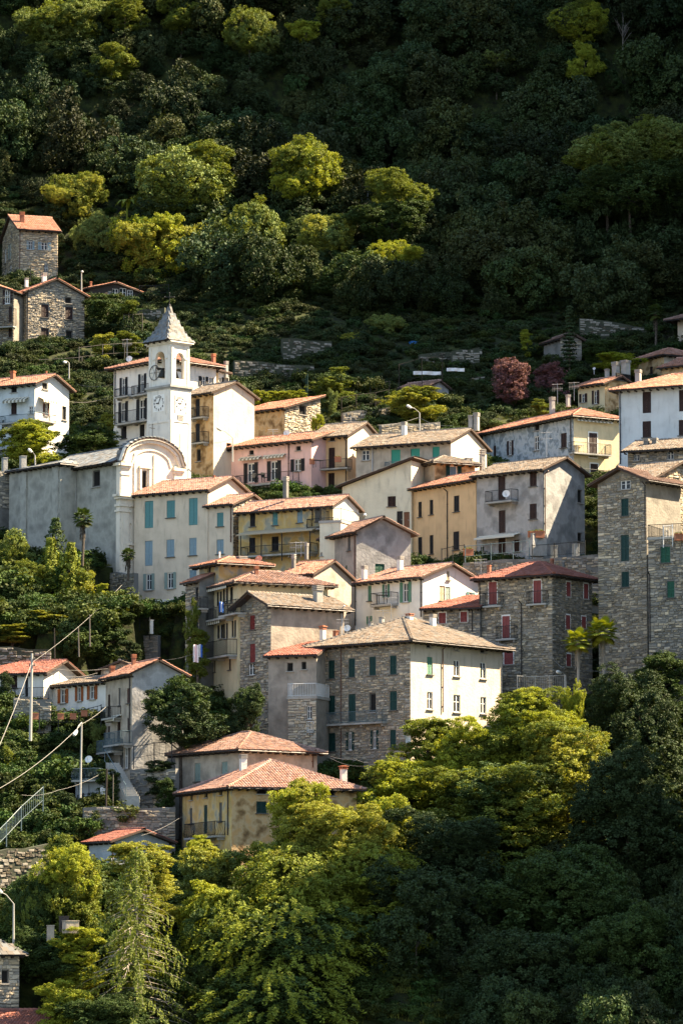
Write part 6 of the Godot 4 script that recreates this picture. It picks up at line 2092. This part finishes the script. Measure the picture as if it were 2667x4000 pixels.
func wire(pts: Array, sag: float, r: float, label: String, mat := "wire") -> void:   # pts: [frame, x, y, d]
	var b := MB.new()
	var p0: Vector3 = wp(pts[0][0], pts[0][1], pts[0][2], pts[0][3])
	var t := thing("overhead_wire", label, "wire", Transform3D(Basis(), p0))
	for i in pts.size() - 1:
		var a: Vector3 = wp(pts[i][0], pts[i][1], pts[i][2], pts[i][3]) - p0
		var c: Vector3 = wp(pts[i + 1][0], pts[i + 1][1], pts[i + 1][2], pts[i + 1][3]) - p0
		var prev := a
		for k in range(1, 13):
			var f := k / 12.0
			var q := a.lerp(c, f) + Vector3.DOWN * sag * 4.0 * f * (1 - f)
			b.tube(prev, q, r * .55, r * .55, 4)
			prev = q
	part("cable", b.mesh(), M[mat], t)


func street_lamp(fr: String, base: Array, top: Array, head: Array, d: float, label: String, mat := "pole") -> void:
	var a := wp(fr, base[0], base[1], d)
	var c := wp(fr, top[0], top[1], d) - a
	var h := wp(fr, head[0], head[1], d - 1.0) - a
	var t := thing("street_lamp", label, "street lamp", Transform3D(Basis(), a))
	var b := MB.new()
	b.tube(Vector3(0, -1.5, 0), c, .09, .06, 8)
	part("pole", b.mesh(), M[mat], t)
	var arm := MB.new()
	var mid := c.lerp(h, .6) + Vector3.UP * .15
	arm.tube(c, mid, .035, .035, 6)
	arm.tube(mid, h, .035, .03, 6)
	part("arm", arm.mesh(), M[mat], t)
	var hd := MB.new()
	var dir := (h - c).normalized()
	var s := dir.cross(Vector3.UP).normalized()
	hd.lathe(h + dir * .2, [Vector2(.02, -.38), Vector2(.13, -.28), Vector2(.16, .05), Vector2(.12, .3), Vector2(.02, .36)], 10, Basis(s, dir, s.cross(dir)))
	part("lamp_head", hd.mesh(), M.lamp_head, t)


func cloth(fr: String, q: Array, d: float, n: String, label: String, cat: String, mats: Array) -> void:   # a hung cloth in a few stripes, with folds
	var o := wp(fr, q[0], q[1], d)
	var t := thing(n, label, cat, Transform3D(Basis(), o))
	var e := wp(fr, q[2], q[3], d) - o
	var s := mats.size()
	for i in s:
		var b := MB.new()
		for k in 3:
			for j in 5:
				var p := func(u: float, v: float) -> Vector3: return Vector3(e.x * u, e.y * v + sin(u * 5.0) * .03, .06 * sin(u * 14.0 + v * 2.0))
				var u0 := (i + k / 3.0) / s
				var u1 := (i + (k + 1) / 3.0) / s
				b.quad(p.call(u0, j / 5.0), p.call(u1, j / 5.0), p.call(u1, (j + 1) / 5.0), p.call(u0, (j + 1) / 5.0))
		part("panel", b.mesh(), M[mats[i]], t)


func box_thing(fr: String, q: Array, d: float, deep: float, n: String, label: String, cat: String, mat: String, turn := .4) -> Node3D:
	var a := wp(fr, q[0], q[3], d)
	var c := wp(fr, q[2], q[1], d)
	var t := thing(n, label, cat, Transform3D(Basis(Vector3.UP, turn), Vector3((a.x + c.x) / 2, a.y, a.z)))
	var b := MB.new()
	b.box(Vector3(0, (c.y - a.y) / 2 - .15, 0), Vector3(absf(c.x - a.x), c.y - a.y + .3, deep))
	b.box(Vector3(0, c.y - a.y, 0), Vector3(absf(c.x - a.x) + .06, .06, deep + .06))
	part("body", b.mesh(), M[mat], t)
	return t


func planter(fr: String, x: float, y: float, w: float, d: float, label: String) -> void:
	var k: float = FRAMES[fr][2] / px_per_m(d)
	var t := box_thing(fr, [x - w / 2, y - w * .35, x + w / 2, y], d, w * k * .5, "planter", label, "planter", "terracotta", .3)
	part("plant", crown_for(.8, 1), M.leaf_mid, t, Transform3D(Basis.from_scale(Vector3(w * .5 * k, w * .3 * k, w * .3 * k)), Vector3(0, w * .45 * k, 0)))


func chair(fr: String, x: float, y: float, d: float, mat: String, label: String) -> void:
	var t := thing("chair", label, "chair", Transform3D(Basis(Vector3.UP, .7), wp(fr, x, y, d)))
	var b := MB.new()
	b.box(Vector3(0, .44, 0), Vector3(.46, .05, .44))
	part("seat", b.mesh(), M[mat], t)
	var k := MB.new()
	k.box(Vector3(0, .7, -.21), Vector3(.46, .46, .04))
	part("backrest", k.mesh(), M[mat], t)
	for i in 4:
		var l := MB.new()
		var p := Vector3(.2 * (1 if i % 2 else -1), 0, .18 * (1 if i < 2 else -1))
		l.tube(p, p + Vector3(0, .44, 0), .022, .022, 5)
		part("leg", l.mesh(), M[mat], t)


func table(fr: String, x: float, y: float, d: float, mat: String, label: String) -> void:
	var t := thing("table", label, "table", Transform3D(Basis(Vector3.UP, .5), wp(fr, x, y, d)))
	var b := MB.new()
	b.box(Vector3(0, .73, 0), Vector3(.9, .04, .6))
	part("tabletop", b.mesh(), M[mat], t)
	for i in 4:
		var l := MB.new()
		var p := Vector3(.38 * (1 if i % 2 else -1), 0, .24 * (1 if i < 2 else -1))
		l.tube(p, p + Vector3(0, .72, 0), .025, .025, 5)
		part("leg", l.mesh(), M[mat], t)


func pole(fr: String, x0: float, y0: float, x1: float, y1: float, d: float, r: float, mat: String, label: String, n := "utility_pole") -> void:
	var a := wp(fr, x0, y0, d)
	var c := wp(fr, x1, y1, d) - a
	var t := thing(n, label, "pole", Transform3D(Basis(), a))
	var b := MB.new()
	b.tube(Vector3(0, -1.5, 0), c, r, r * .7, 8)
	part("shaft", b.mesh(), M[mat], t)
	if n == "utility_pole":
		var k := MB.new()
		for j in 2:
			k.box(c + Vector3(0, -.5 - j * .5, 0), Vector3(.5, .07, .1))
			for s in [-.2, .2]:
				k.lathe(c + Vector3(s, -.46 - j * .5, 0), [Vector2(.01, 0), Vector2(.05, .03), Vector2(.04, .14), Vector2(.01, .16)], 8)
		part("insulator", k.mesh(), M.dark_sill, t)


func clutter() -> void:
	# retaining walls and terraces
	stone_wall("J", 570, 1500, 1195, 1495, 185, 331.5, 333, "long dry stone retaining wall under the round terrace house", {singles = 150, light = .85, miss = .12})
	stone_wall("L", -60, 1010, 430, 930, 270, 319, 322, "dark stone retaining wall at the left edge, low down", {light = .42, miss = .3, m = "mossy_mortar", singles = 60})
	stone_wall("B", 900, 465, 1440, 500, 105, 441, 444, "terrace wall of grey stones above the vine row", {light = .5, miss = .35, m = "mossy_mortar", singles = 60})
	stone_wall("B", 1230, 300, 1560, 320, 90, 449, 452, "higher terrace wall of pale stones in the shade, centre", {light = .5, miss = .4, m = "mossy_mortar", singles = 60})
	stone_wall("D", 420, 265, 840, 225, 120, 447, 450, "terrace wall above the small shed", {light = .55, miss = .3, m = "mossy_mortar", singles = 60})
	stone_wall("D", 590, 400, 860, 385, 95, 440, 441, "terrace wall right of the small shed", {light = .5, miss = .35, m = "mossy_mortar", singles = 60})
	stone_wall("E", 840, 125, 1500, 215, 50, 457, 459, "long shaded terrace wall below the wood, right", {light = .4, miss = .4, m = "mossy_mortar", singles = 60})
	stone_wall("E", -60, 400, 130, 370, 90, 446, 447, "short terrace wall left of the plum trees", {light = .5, miss = .35, m = "mossy_mortar", singles = 60})
	stone_wall("I", 70, 640, 1000, 580, 120, 368, 365, "stone wall carrying the terrace of the tall grey house", {light = .9, singles = 80})
	stone_wall("F", 750, 1260, 912, 1262, 150, 379, 376, "rough stone footing under the church facade", {warm = .4, light = .7, singles = 60})
	stone_wall("F", -60, 560, 70, 545, 140, 391, 392, "dark stone wall beside the church apse at the left edge", {light = .8})
	stone_wall("J", 95, 725, 350, 735, 160, 347, 347.5, "stone wall under the red roofed house at the left", {light = .95, singles = 60})
	stone_wall("J", -40, 330, 350, 345, 110, 358, 359, "old stone terrace wall above the red roofed house", {light = .5, warm = .6, miss = .3, m = "mossy_mortar", singles = 60})
	stone_wall("J", 855, 235, 1075, 240, 100, 371, 369.5, "stone wall of the small terrace at the foot of the apartment house", {light = .8})
	stone_wall("J", 885, 1200, 1195, 1190, 140, 338.5, 336, "broken stone wall behind the outside stair", {light = .8, miss = .3})
	stone_wall("A", 470, 1185, 575, 1170, 95, 458, 457, "mossy stone wall right of the grey stone house", {light = .5, miss = .3, m = "mossy_mortar", singles = 60})
	stone_wall("A", 930, 985, 1120, 960, 90, 464, 463, "old terrace wall above the bell tower spire", {light = .5, miss = .4, m = "mossy_mortar", singles = 60})
	stone_wall("C", 940, 410, 1260, 370, 40, 425, 427, "low stone terrace edge behind the ochre house", {light = 1.0})
	stone_wall("C", 1200, 520, 1600, 500, 70, 418, 421, "stone terrace wall behind the long grey beige roof", {light = .95})
	# fences and railings
	railing("A", [[540, 1215], [700, 1195], [850, 1185], [1000, 1180]], 1.1, 447, 449, "grey_wood", "wooden post fence on the terrace left of the spire", 1.2, "fence")
	railing("A", [[845, 1005], [905, 1000], [970, 995]], 1.3, 456, 457, "grey_wood", "short pale railing under the lit leafy spray", 3.0, "fence")
	railing("A", [[55, 1250], [120, 1255], [190, 1250]], 1.2, 452, 452, "iron", "iron railing under the yellowish bush, left", .2)
	railing("A", [[210, 650], [300, 640], [390, 610]], .9, 475, 475, "iron", "dark railing before the door of the highest house", .3)
	railing("A", [[950, 785], [1060, 782], [1150, 775]], 1.0, 474, 474, "iron", "thin railing under the golden green tree", .2)
	railing("A", [[0, 1300], [200, 1300], [420, 1290], [560, 1280]], 1.1, 446, 446, "grey_wood", "long path fence above the left white house", 1.4, "fence")
	railing("J", [[270, 735], [400, 740], [540, 738], [690, 700]], 1.0, 345, 346, "iron", "iron fence in front of the low white house", .3)
	railing("L", [[-20, 680], [60, 600], [190, 460], [380, 290]], 1.1, 320, 326, "rail_blue", "pale blue stair railing climbing the left slope", .25)
	railing("J", [[530, 1320], [600, 1305], [660, 1300], [725, 1290]], 1.0, 335, 335.5, "iron", "iron railing of the lower terrace of the round terrace house", .6)
	railing("J", [[880, 112], [950, 110], [1020, 108]], 1.1, 370.6, 369.2, "iron", "black railing between two white posts under the apartment house", .15)
	railing("J", [[910, 985], [1050, 960], [1170, 950]], 1.0, 338, 337, "iron", "railing along the path under the grey gable, lower left", .5)
	railing("D", [[725, 1528], [900, 1512], [1050, 1500], [1160, 1490]], 1.0, 372, 371, "rail_blue", "blue grey railing of the terrace under the tall grey house", .7)
	railing("D", [[1180, 1530], [1330, 1520], [1540, 1500]], 1.1, 371, 369, "iron", "wire fence between stone posts right of the tall grey house", .12)
	railing("D", [[565, 1548], [640, 1530], [718, 1520]], 1.0, 375, 374, "iron", "plain iron handrail under the smooth ochre house", 3.0)
	railing("C", [[930, 345], [1030, 325], [1160, 312], [1250, 290]], 1.2, 427, 429, "dark_wood", "dark wooden fence on the terrace right of the ivy post", 1.2, "fence")
	railing("C", [[690, 225], [700, 215]], 1.6, 431, 431, "darkgreen", "green netting posts above the vine row", .4, "fence")
	railing("D", [[275, 345], [430, 300], [570, 290]], 2.0, 434, 435, "dark_wood", "tall post frame behind the white sheet", 3.5, "fence")
	railing("D", [[80, 430], [115, 420], [210, 400]], 1.1, 433, 434, "iron", "fence left of the creeper on the terraces", .5, "fence")
	railing("I", [[440, 1380], [560, 1385], [660, 1380], [760, 1375]], 1.1, 346, 346, "pole", "pale paling fence below the red shutter house", .14)
	railing("I", [[1432, 352], [1495, 345]], 1.0, 347, 347, "rail_white", "short white railing on the planted roof terrace", .12)
	# lamps, poles
	street_lamp("D", [415, 650], [415, 545], [352, 508], 416, "street lamp on a pole behind the long grey beige roof")
	street_lamp("C", [190, 600], [190, 540], [108, 487], 401, "street lamp on a bracket beside the barn")
	street_lamp("A", [472, 1375], [472, 1250], [448, 1246], 441, "street lamp above the left white house")
	street_lamp("F", [245, 345], [240, 312], [212, 284], 394, "street lamp in front of the church roof beside the sunlit round tree", "pole")
	street_lamp("J", [549, 1120], [558, 735], [520, 798], 334, "tall street lamp beside the round terrace house")
	street_lamp("M", [78, 680], [78, 470], [5, 405], 306, "street lamp at the left edge near the bottom")
	street_lamp("I", [772, 1340], [768, 1285], [728, 1268], 347, "street lamp at the foot of the red shutter house")
	street_lamp("A", [558, 725], [556, 640], [560, 632], 471, "thin lamp post beside the timber shed")
	pole("J", 210, 735, 220, 265, 337, .13, "pole", "pale concrete utility pole at the left carrying several wires")
	pole("J", 718, 1440, 728, 1050, 333.5, .1, "dark_wood", "dark wooden post before the round terrace house", "post")
	pole("Z", 830, 492, 831, 440, 487, .05, "metal", "white post among the trees, nearer one", "post")
	pole("Z", 843, 445, 846, 405, 489, .035, "metal", "white mast among the trees, upper one", "post")
	pole("J", 375, 180, 372, 92, 355, .06, "dark_wood", "wooden stake on the left terrace", "post")
	pole("J", 540, 170, 535, 80, 356, .06, "grey_wood", "grey stake on the slope under the church", "post")
	pole("J", 615, 100, 612, 0, 357, .06, "grey_wood", "second grey stake on the slope under the church", "post")
	pole("J", 770, 1240, 772, 1090, 335, .05, "grey_wood", "pale prop of the pergola beside the stair", "post")
	# wires
	wire([["J", 216, 330, 337], ["F", 912, 1105, 379.6]], .5, .028, "wire from the utility pole up to the corner of the apartment house")
	wire([["J", 214, 340, 337], ["J", -40, 980, 320]], .2, .045, "thick stay cable from the utility pole down to the left edge")
	wire([["J", 222, 342, 337], ["J", 735, 368, 341]], .3, .02, "upper wire from the utility pole to the grey house")
	wire([["J", 222, 345, 337], ["J", 665, 398, 343]], .6, .02, "lower wire from the utility pole to the low white house roof")
	wire([["J", 560, 745, 334], ["J", 722, 630, 340]], .1, .03, "cable from the tall street lamp to the balcony")
	wire([["J", 553, 752, 334], ["J", -30, 1200, 318]], .4, .035, "cable from the tall street lamp down to the left edge")
	wire([["J", 150, 1228, 325], ["J", 400, 1195, 330], ["J", 710, 1070, 336]], .2, .02, "slack wire along the left slope to the terrace")
	wire([["J", 890, 1075, 340], ["J", 1192, 1079, 333]], .1, .02, "level wire from the grey house to the sage shuttered house")
	wire([["L", 890, 730, 322], ["L", 1240, 590, 321], ["L", 1568, 440, 324]], .15, .02, "wire rising over the blue grey gable")
	wire([["D", 410, 575, 416], ["D", 130, 628, 412]], .2, .025, "wire from the lamp to the ochre house roof")
	wire([["D", 420, 580, 416], ["D", 640, 630, 408]], .3, .025, "wire from the lamp over the long roof")
	wire([["H", 285, 1468, 338], ["H", 500, 1505, 336], ["H", 640, 1522, 335]], .2, .025, "wire at the foot of the big stone house")
	wire([["H", 290, 1475, 338], ["H", 640, 1540, 334]], .5, .02, "slack lower wire at the foot of the big stone house")
	wire([["I", 628, 1062, 349.5], ["I", 672, 1160, 349.5], ["I", 756, 1238, 348]], .1, .03, "pale hose hanging on the red shutter house")
	wire([["I", 880, 1250, 344], ["I", 1200, 1252, 345]], .1, .02, "wire passing behind the two palms")
	wire([["A", 480, 1380, 441], ["B", 80, 520, 424]], .4, .02, "wire from the lamp to the tall white house, upper")
	wire([["A", 400, 1498, 405], ["B", 75, 600, 424]], .5, .02, "string of lights sagging to the tall white house")
	wire([["C", 60, 575, 402], ["C", 190, 545, 401]], .1, .02, "short cable beside the barn lamp")
	wire([["J", 1100, 310, 347], ["J", 1330, 262, 347]], .15, .015, "clothes line below the yellow balconies")
	wire([["K", -10, 950, 331], ["K", 190, 855, 326]], .1, .02, "wire to the corner of the weathered yellow house")
	wire([["K", 1390, 1030, 313], ["K", 1535, 905, 316]], .0, .03, "pale bare stem crossing the foreground leaves", "pole")
	# washing and cloth
	cloth("J", [1316, 207, 1352, 326], 346.6, "towel", "pale striped towel on the clothes line", "towel", ["cloth_white", "cloth_pink", "cloth_white"])
	cloth("J", [1354, 205, 1378, 292], 346.8, "towel", "blue cloth on the clothes line beside the striped towel", "towel", ["cloth_white", "cloth_blue"])
	cloth("G", [448, 612, 476, 682], 347.2, "beach_towel", "blue and white checked towel over the upper balcony", "towel", ["cloth_blue", "cloth_white", "cloth_blue"])
	cloth("H", [842, 1333, 877, 1398], 333.5, "towel", "pale cloth hanging at the corner of the big stone house", "towel", ["cloth_white"])
	cloth("D", [372, 262, 560, 286], 436, "sheet", "long white sheet hanging on the terrace above the shed", "cloth", ["cloth_white", "cloth_white", "cloth_white"])
	cloth("D", [598, 240, 720, 262], 437, "sheet", "shorter white sheet right of the long one", "cloth", ["cloth_white", "cloth_white"])
	cloth("J", [684, 1180, 718, 1228], 335.2, "towel", "light blue cloth at the round terrace house", "towel", ["cloth_white", "cloth_white"])
	box_thing("D", [350, 62, 398, 92], 455, .8, "tarpaulin", "small blue tarpaulin heap on the dark terraces", "tarpaulin", "tarp_blue")
	box_thing("M", [356, 566, 434, 612], 304.5, .8, "concrete_block", "larger concrete block among leaves near the bottom left", "concrete block", "taupe_plaster")
	box_thing("M", [330, 541, 385, 604], 305.5, .5, "metal_cabinet", "grey green metal cabinet behind the concrete block", "cabinet", "gutter", .1)
	box_thing("M", [264, 592, 302, 660], 305, .5, "gate_post", "rounded concrete gate post left of the concrete block", "post", "taupe_plaster", .2)
	box_thing("J", [858, 50, 880, 122], 370.4, .35, "gate_post", "white gate post left of the black railing", "post", "white_plaster", .3)
	box_thing("J", [1020, 40, 1042, 110], 369, .35, "gate_post", "white gate post right of the black railing", "post", "white_plaster", .3)
	box_thing("D", [1310, 1450, 1345, 1520], 370.5, .6, "fence_post", "left stone post of the wire fence under the dark gable", "post", "concrete", .3)
	box_thing("D", [1458, 1440, 1495, 1505], 369.5, .6, "fence_post", "right stone post of the wire fence under the dark gable", "post", "concrete", .3)
	box_thing("F", [18, 330, 50, 400], 393, .6, "gate_post", "left stone post of the terrace before the white house", "post", "concrete", .4)
	box_thing("F", [140, 318, 178, 380], 391, .6, "gate_post", "right stone post of the terrace before the white house", "post", "concrete", .4)
	planter("D", 746, 1495, 62, 373, "planter with low plants at the right end of the smooth ochre house")
	box_thing("D", [1150, 1372, 1268, 1500], 377.2, 1.0, "terrace_block", "grey block carrying two planters at the corner of the tall grey house", "terrace", "grey_plaster", .6)
	planter("D", 1175, 1370, 46, 376.8, "planter with a yellow plant on the terrace of the tall grey house")
	planter("D", 1228, 1374, 66, 376.8, "long dark planter under the downpipe of the tall grey house")
	planter("I", 1540, 345, 60, 346.5, "planter on the roof terrace at the right edge")
	planter("C", 730, 700, 34, 401.5, "flower box at the left end of the ochre balcony")
	planter("C", 905, 685, 40, 400.5, "flower box at the right end of the ochre balcony")
	planter("J", 415, 690, 40, 344.5, "pot of white flowers before the low white house")
	planter("J", 500, 690, 40, 344.5, "second pot of white flowers before the low white house")
	planter("J", 575, 670, 40, 345, "pot of white flowers nearest the grey house")
	planter("J", 240, 690, 46, 342.5, "bluish potted bush beside the utility pole")
	chair("D", 195, 938, 402.5, "rail_white", "white plastic chair on the balcony with the green shutters")
	chair("C", 345, 845, 402.3, "iron", "dark chair on the pink house balcony, left")
	table("C", 375, 842, 402.0, "iron", "small dark table on the pink house balcony")
	chair("C", 405, 840, 401.8, "iron", "dark chair on the pink house balcony, right")
	table("C", 770, 745, 401.5, "iron", "dark table on the ochre balcony")
	table("H", 680, 450, 356.5, "iron", "folding table on the balcony of the white house with green shutters")
	table("D", 1500, 815, 408, "rail_white", "white table on the balcony of the blue grey house")
	chair("J", 650, 1300, 336, "iron", "dark chair on the lower terrace, left")
	table("J", 680, 1298, 336, "iron", "dark table on the lower terrace of the round terrace house")
	for e in [["D", 1002, 1094, 26, 377.2, "white satellite dish on the balcony of the tall grey house"], ["C", 1088, 1066, 12, 388, "round white globe lamp before the cream house"]]:
		var k: float = FRAMES[e[0]][2] / px_per_m(e[4])
		var o := wp(e[0], e[1], e[2], e[4])
		var dt2 := thing("satellite_dish" if e[3] > 20 else "globe_lamp", e[5], "satellite dish" if e[3] > 20 else "lamp", Transform3D(Basis(), o))
		var look := Vector3(-.25, .25, .9).normalized()
		var sx := look.cross(Vector3.UP).normalized()
		var sb2 := MB.new()
		var R: float = e[3] * k
		if e[3] > 20:
			sb2.lathe(Vector3.ZERO, [Vector2(0, -.22 * R), Vector2(.4 * R, -.18 * R), Vector2(.75 * R, -.1 * R), Vector2(R, 0), Vector2(R, -.04 * R), Vector2(.7 * R, -.16 * R), Vector2(0, -.27 * R)], 20, Basis(sx, look, sx.cross(look)))
		else:
			sb2.lathe(Vector3.ZERO, [Vector2(0, -R), Vector2(.7 * R, -.7 * R), Vector2(R, 0), Vector2(.7 * R, .7 * R), Vector2(0, R)], 14)
		part("bowl" if e[3] > 20 else "globe", sb2.mesh(), M.dish_white, dt2)
		var sm := MB.new()
		sm.tube(Vector3(0, -R * 1.4, -.1), Vector3(0, 0, -.05), .03, .03, 5)
		sm.tube(Vector3(0, -R * .9, 0), look * R * .8, .015, .015, 4)
		part("mast", sm.mesh(), M.metal, dt2)
	# outside stair
	var a := wp("J", 905, 1245, 335)
	var st := thing("outside_stair", "steep concrete outside stair with a blue handrail beside the round terrace house", "stairs", Transform3D(Basis(), a))
	for i in 16:
		var b := MB.new()
		b.box(Vector3(-.12 * i, .19 * i - 1.0, -.22 * i), Vector3(1.1, 2.2, .34))
		part("step", b.mesh(), M.concrete, st)
	for s in [-.55]:
		var r := MB.new()
		rail_mesh(r, [Vector3(s, 0, .2), Vector3(s - .12 * 16, .19 * 16, -.22 * 16)], 1.0, 1.1)
		part("handrail", r.mesh(), M.rail_blue, st)
	# dead tree and banana
	var dt := wp("O", 1290, 220, 512)
	var dead := thing("dead_tree", "bare grey dead tree standing in the dark wood at the upper right", "tree", Transform3D(Basis(), dt))
	rng.seed = 55
	var db := MB.new()
	db.tube(Vector3(0, -2, 0), Vector3(0, 2.2, 0), .08, .05, 6)
	for i in 14:
		var q := Vector3(0, rng.randf_range(.3, 2.2), 0)
		var e := q + Vector3(rng.randf_range(-1, 1), rng.randf_range(.8, 2.4), rng.randf_range(-.6, .6))
		db.tube(q, e, .03, .01, 4)
		db.tube(q.lerp(e, .5), e + Vector3(rng.randf_range(-.5, .5), .3, 0), .03, .01, 4)
	part("branches", db.mesh(), M.grey_wood, dead)
	var bp := wp("A", 865, 330, 486)
	var ban := thing("banana_plant", "banana plant with arching pale leaves above the golden green tree", "plant", Transform3D(Basis(), bp))
	var sb := MB.new()
	sb.tube(Vector3(0, -1.5, 0), Vector3(0, 3.0, 0), .16, .1, 7)
	part("stem", sb.mesh(), M.leaf_mid, ban)
	for i in 8:
		var lb := MB.new()
		var an := i * 2.4
		var dir := Vector3(cos(an), 0, sin(an))
		var sd := Vector3(-sin(an), 0, cos(an))
		for k in 6:
			var f := func(t: float) -> Vector3: return Vector3(0, 3.0, 0) + dir * t * 1.5 + Vector3.UP * (1.5 * t - 2.0 * t * t)
			var w := func(t: float) -> float: return .34 * sin(PI * clampf(t * .92 + .08, 0, 1))
			var t0 := k / 6.0
			var t1 := (k + 1) / 6.0
			for s in [-1, 1]:
				lb.quad(f.call(t0), f.call(t0) + sd * s * w.call(t0) + Vector3.UP * .06, f.call(t1) + sd * s * w.call(t1) + Vector3.UP * .06, f.call(t1))
		part("leaf", lb.mesh(true), M.leaf_mid, ban)


func veranda(hs: House) -> void:
	var f: Face = hs.faces["L"]
	var a := pix_face(hs, "L", src("C", 222, 1205), 1.4)
	var c := pix_face(hs, "L", src("C", 735, 1160), 1.4)
	var b := MB.new()
	var v := (a.y + c.y) / 2
	b.quad(f.p(a.x, v, 1.5), f.p(c.x, v, 1.5), f.p(c.x, v + .45, .05), f.p(a.x, v + .45, .05))
	b.quad(f.p(a.x, v - .1, 1.5), f.p(c.x, v - .1, 1.5), f.p(c.x, v, 1.5), f.p(a.x, v, 1.5))
	var root := part("canopy_roof", b.mesh(), M.tan, hs.node)
	for x in [245, 385, 525, 715]:
		var p := MB.new()
		var u := pix_face(hs, "L", src("C", x, 1200), 1.4).x
		p.tube(f.p(u, v, 1.4), f.p(u, v - 2.6, 1.4), .05, .05, 5)
		part("post", p.mesh(), M.iron, root)


func _ready() -> void:
	rng.seed = 7
	var cam := Camera3D.new()
	cam.name = "camera"
	cam.fov = 14.0
	cam.near = 1.0
	cam.far = 3000.0
	cam.rotation_degrees.x = PITCH
	add_child(cam)
	cam.current = true
	var sun := DirectionalLight3D.new()
	sun.name = "sun"
	sun.light_color = Color(1.0, .91, .77)
	sun.light_energy = 1.6
	sun.light_angular_distance = .5
	sun.shadow_enabled = true
	add_child(sun)
	sun.look_at_from_position(Vector3.ZERO, -SUN, Vector3.UP)
	var env := Environment.new()
	env.background_mode = Environment.BG_SKY
	env.tonemap_mode = Environment.TONE_MAPPER_LINEAR
	env.tonemap_exposure = 6.2
	env.sdfgi_enabled = true
	env.ssao_enabled = true
	env.ssil_enabled = true
	var sky := ProceduralSkyMaterial.new()
	sky.sky_top_color = Color(.49, .585, .71)
	sky.sky_horizon_color = Color(.76, .79, .80)
	sky.ground_bottom_color = Color(.10, .14, .15)
	sky.ground_horizon_color = Color(.30, .36, .40)
	sky.sky_energy_multiplier = .72
	env.sky = Sky.new()
	env.sky.sky_material = sky
	var we := WorldEnvironment.new()
	we.name = "world_environment"
	we.environment = env
	add_child(we)
	materials()
	hillside()
	village()
	bell_tower()
	church()
	terrain()
	undergrowth()
	trees()
	woods()
	clutter()
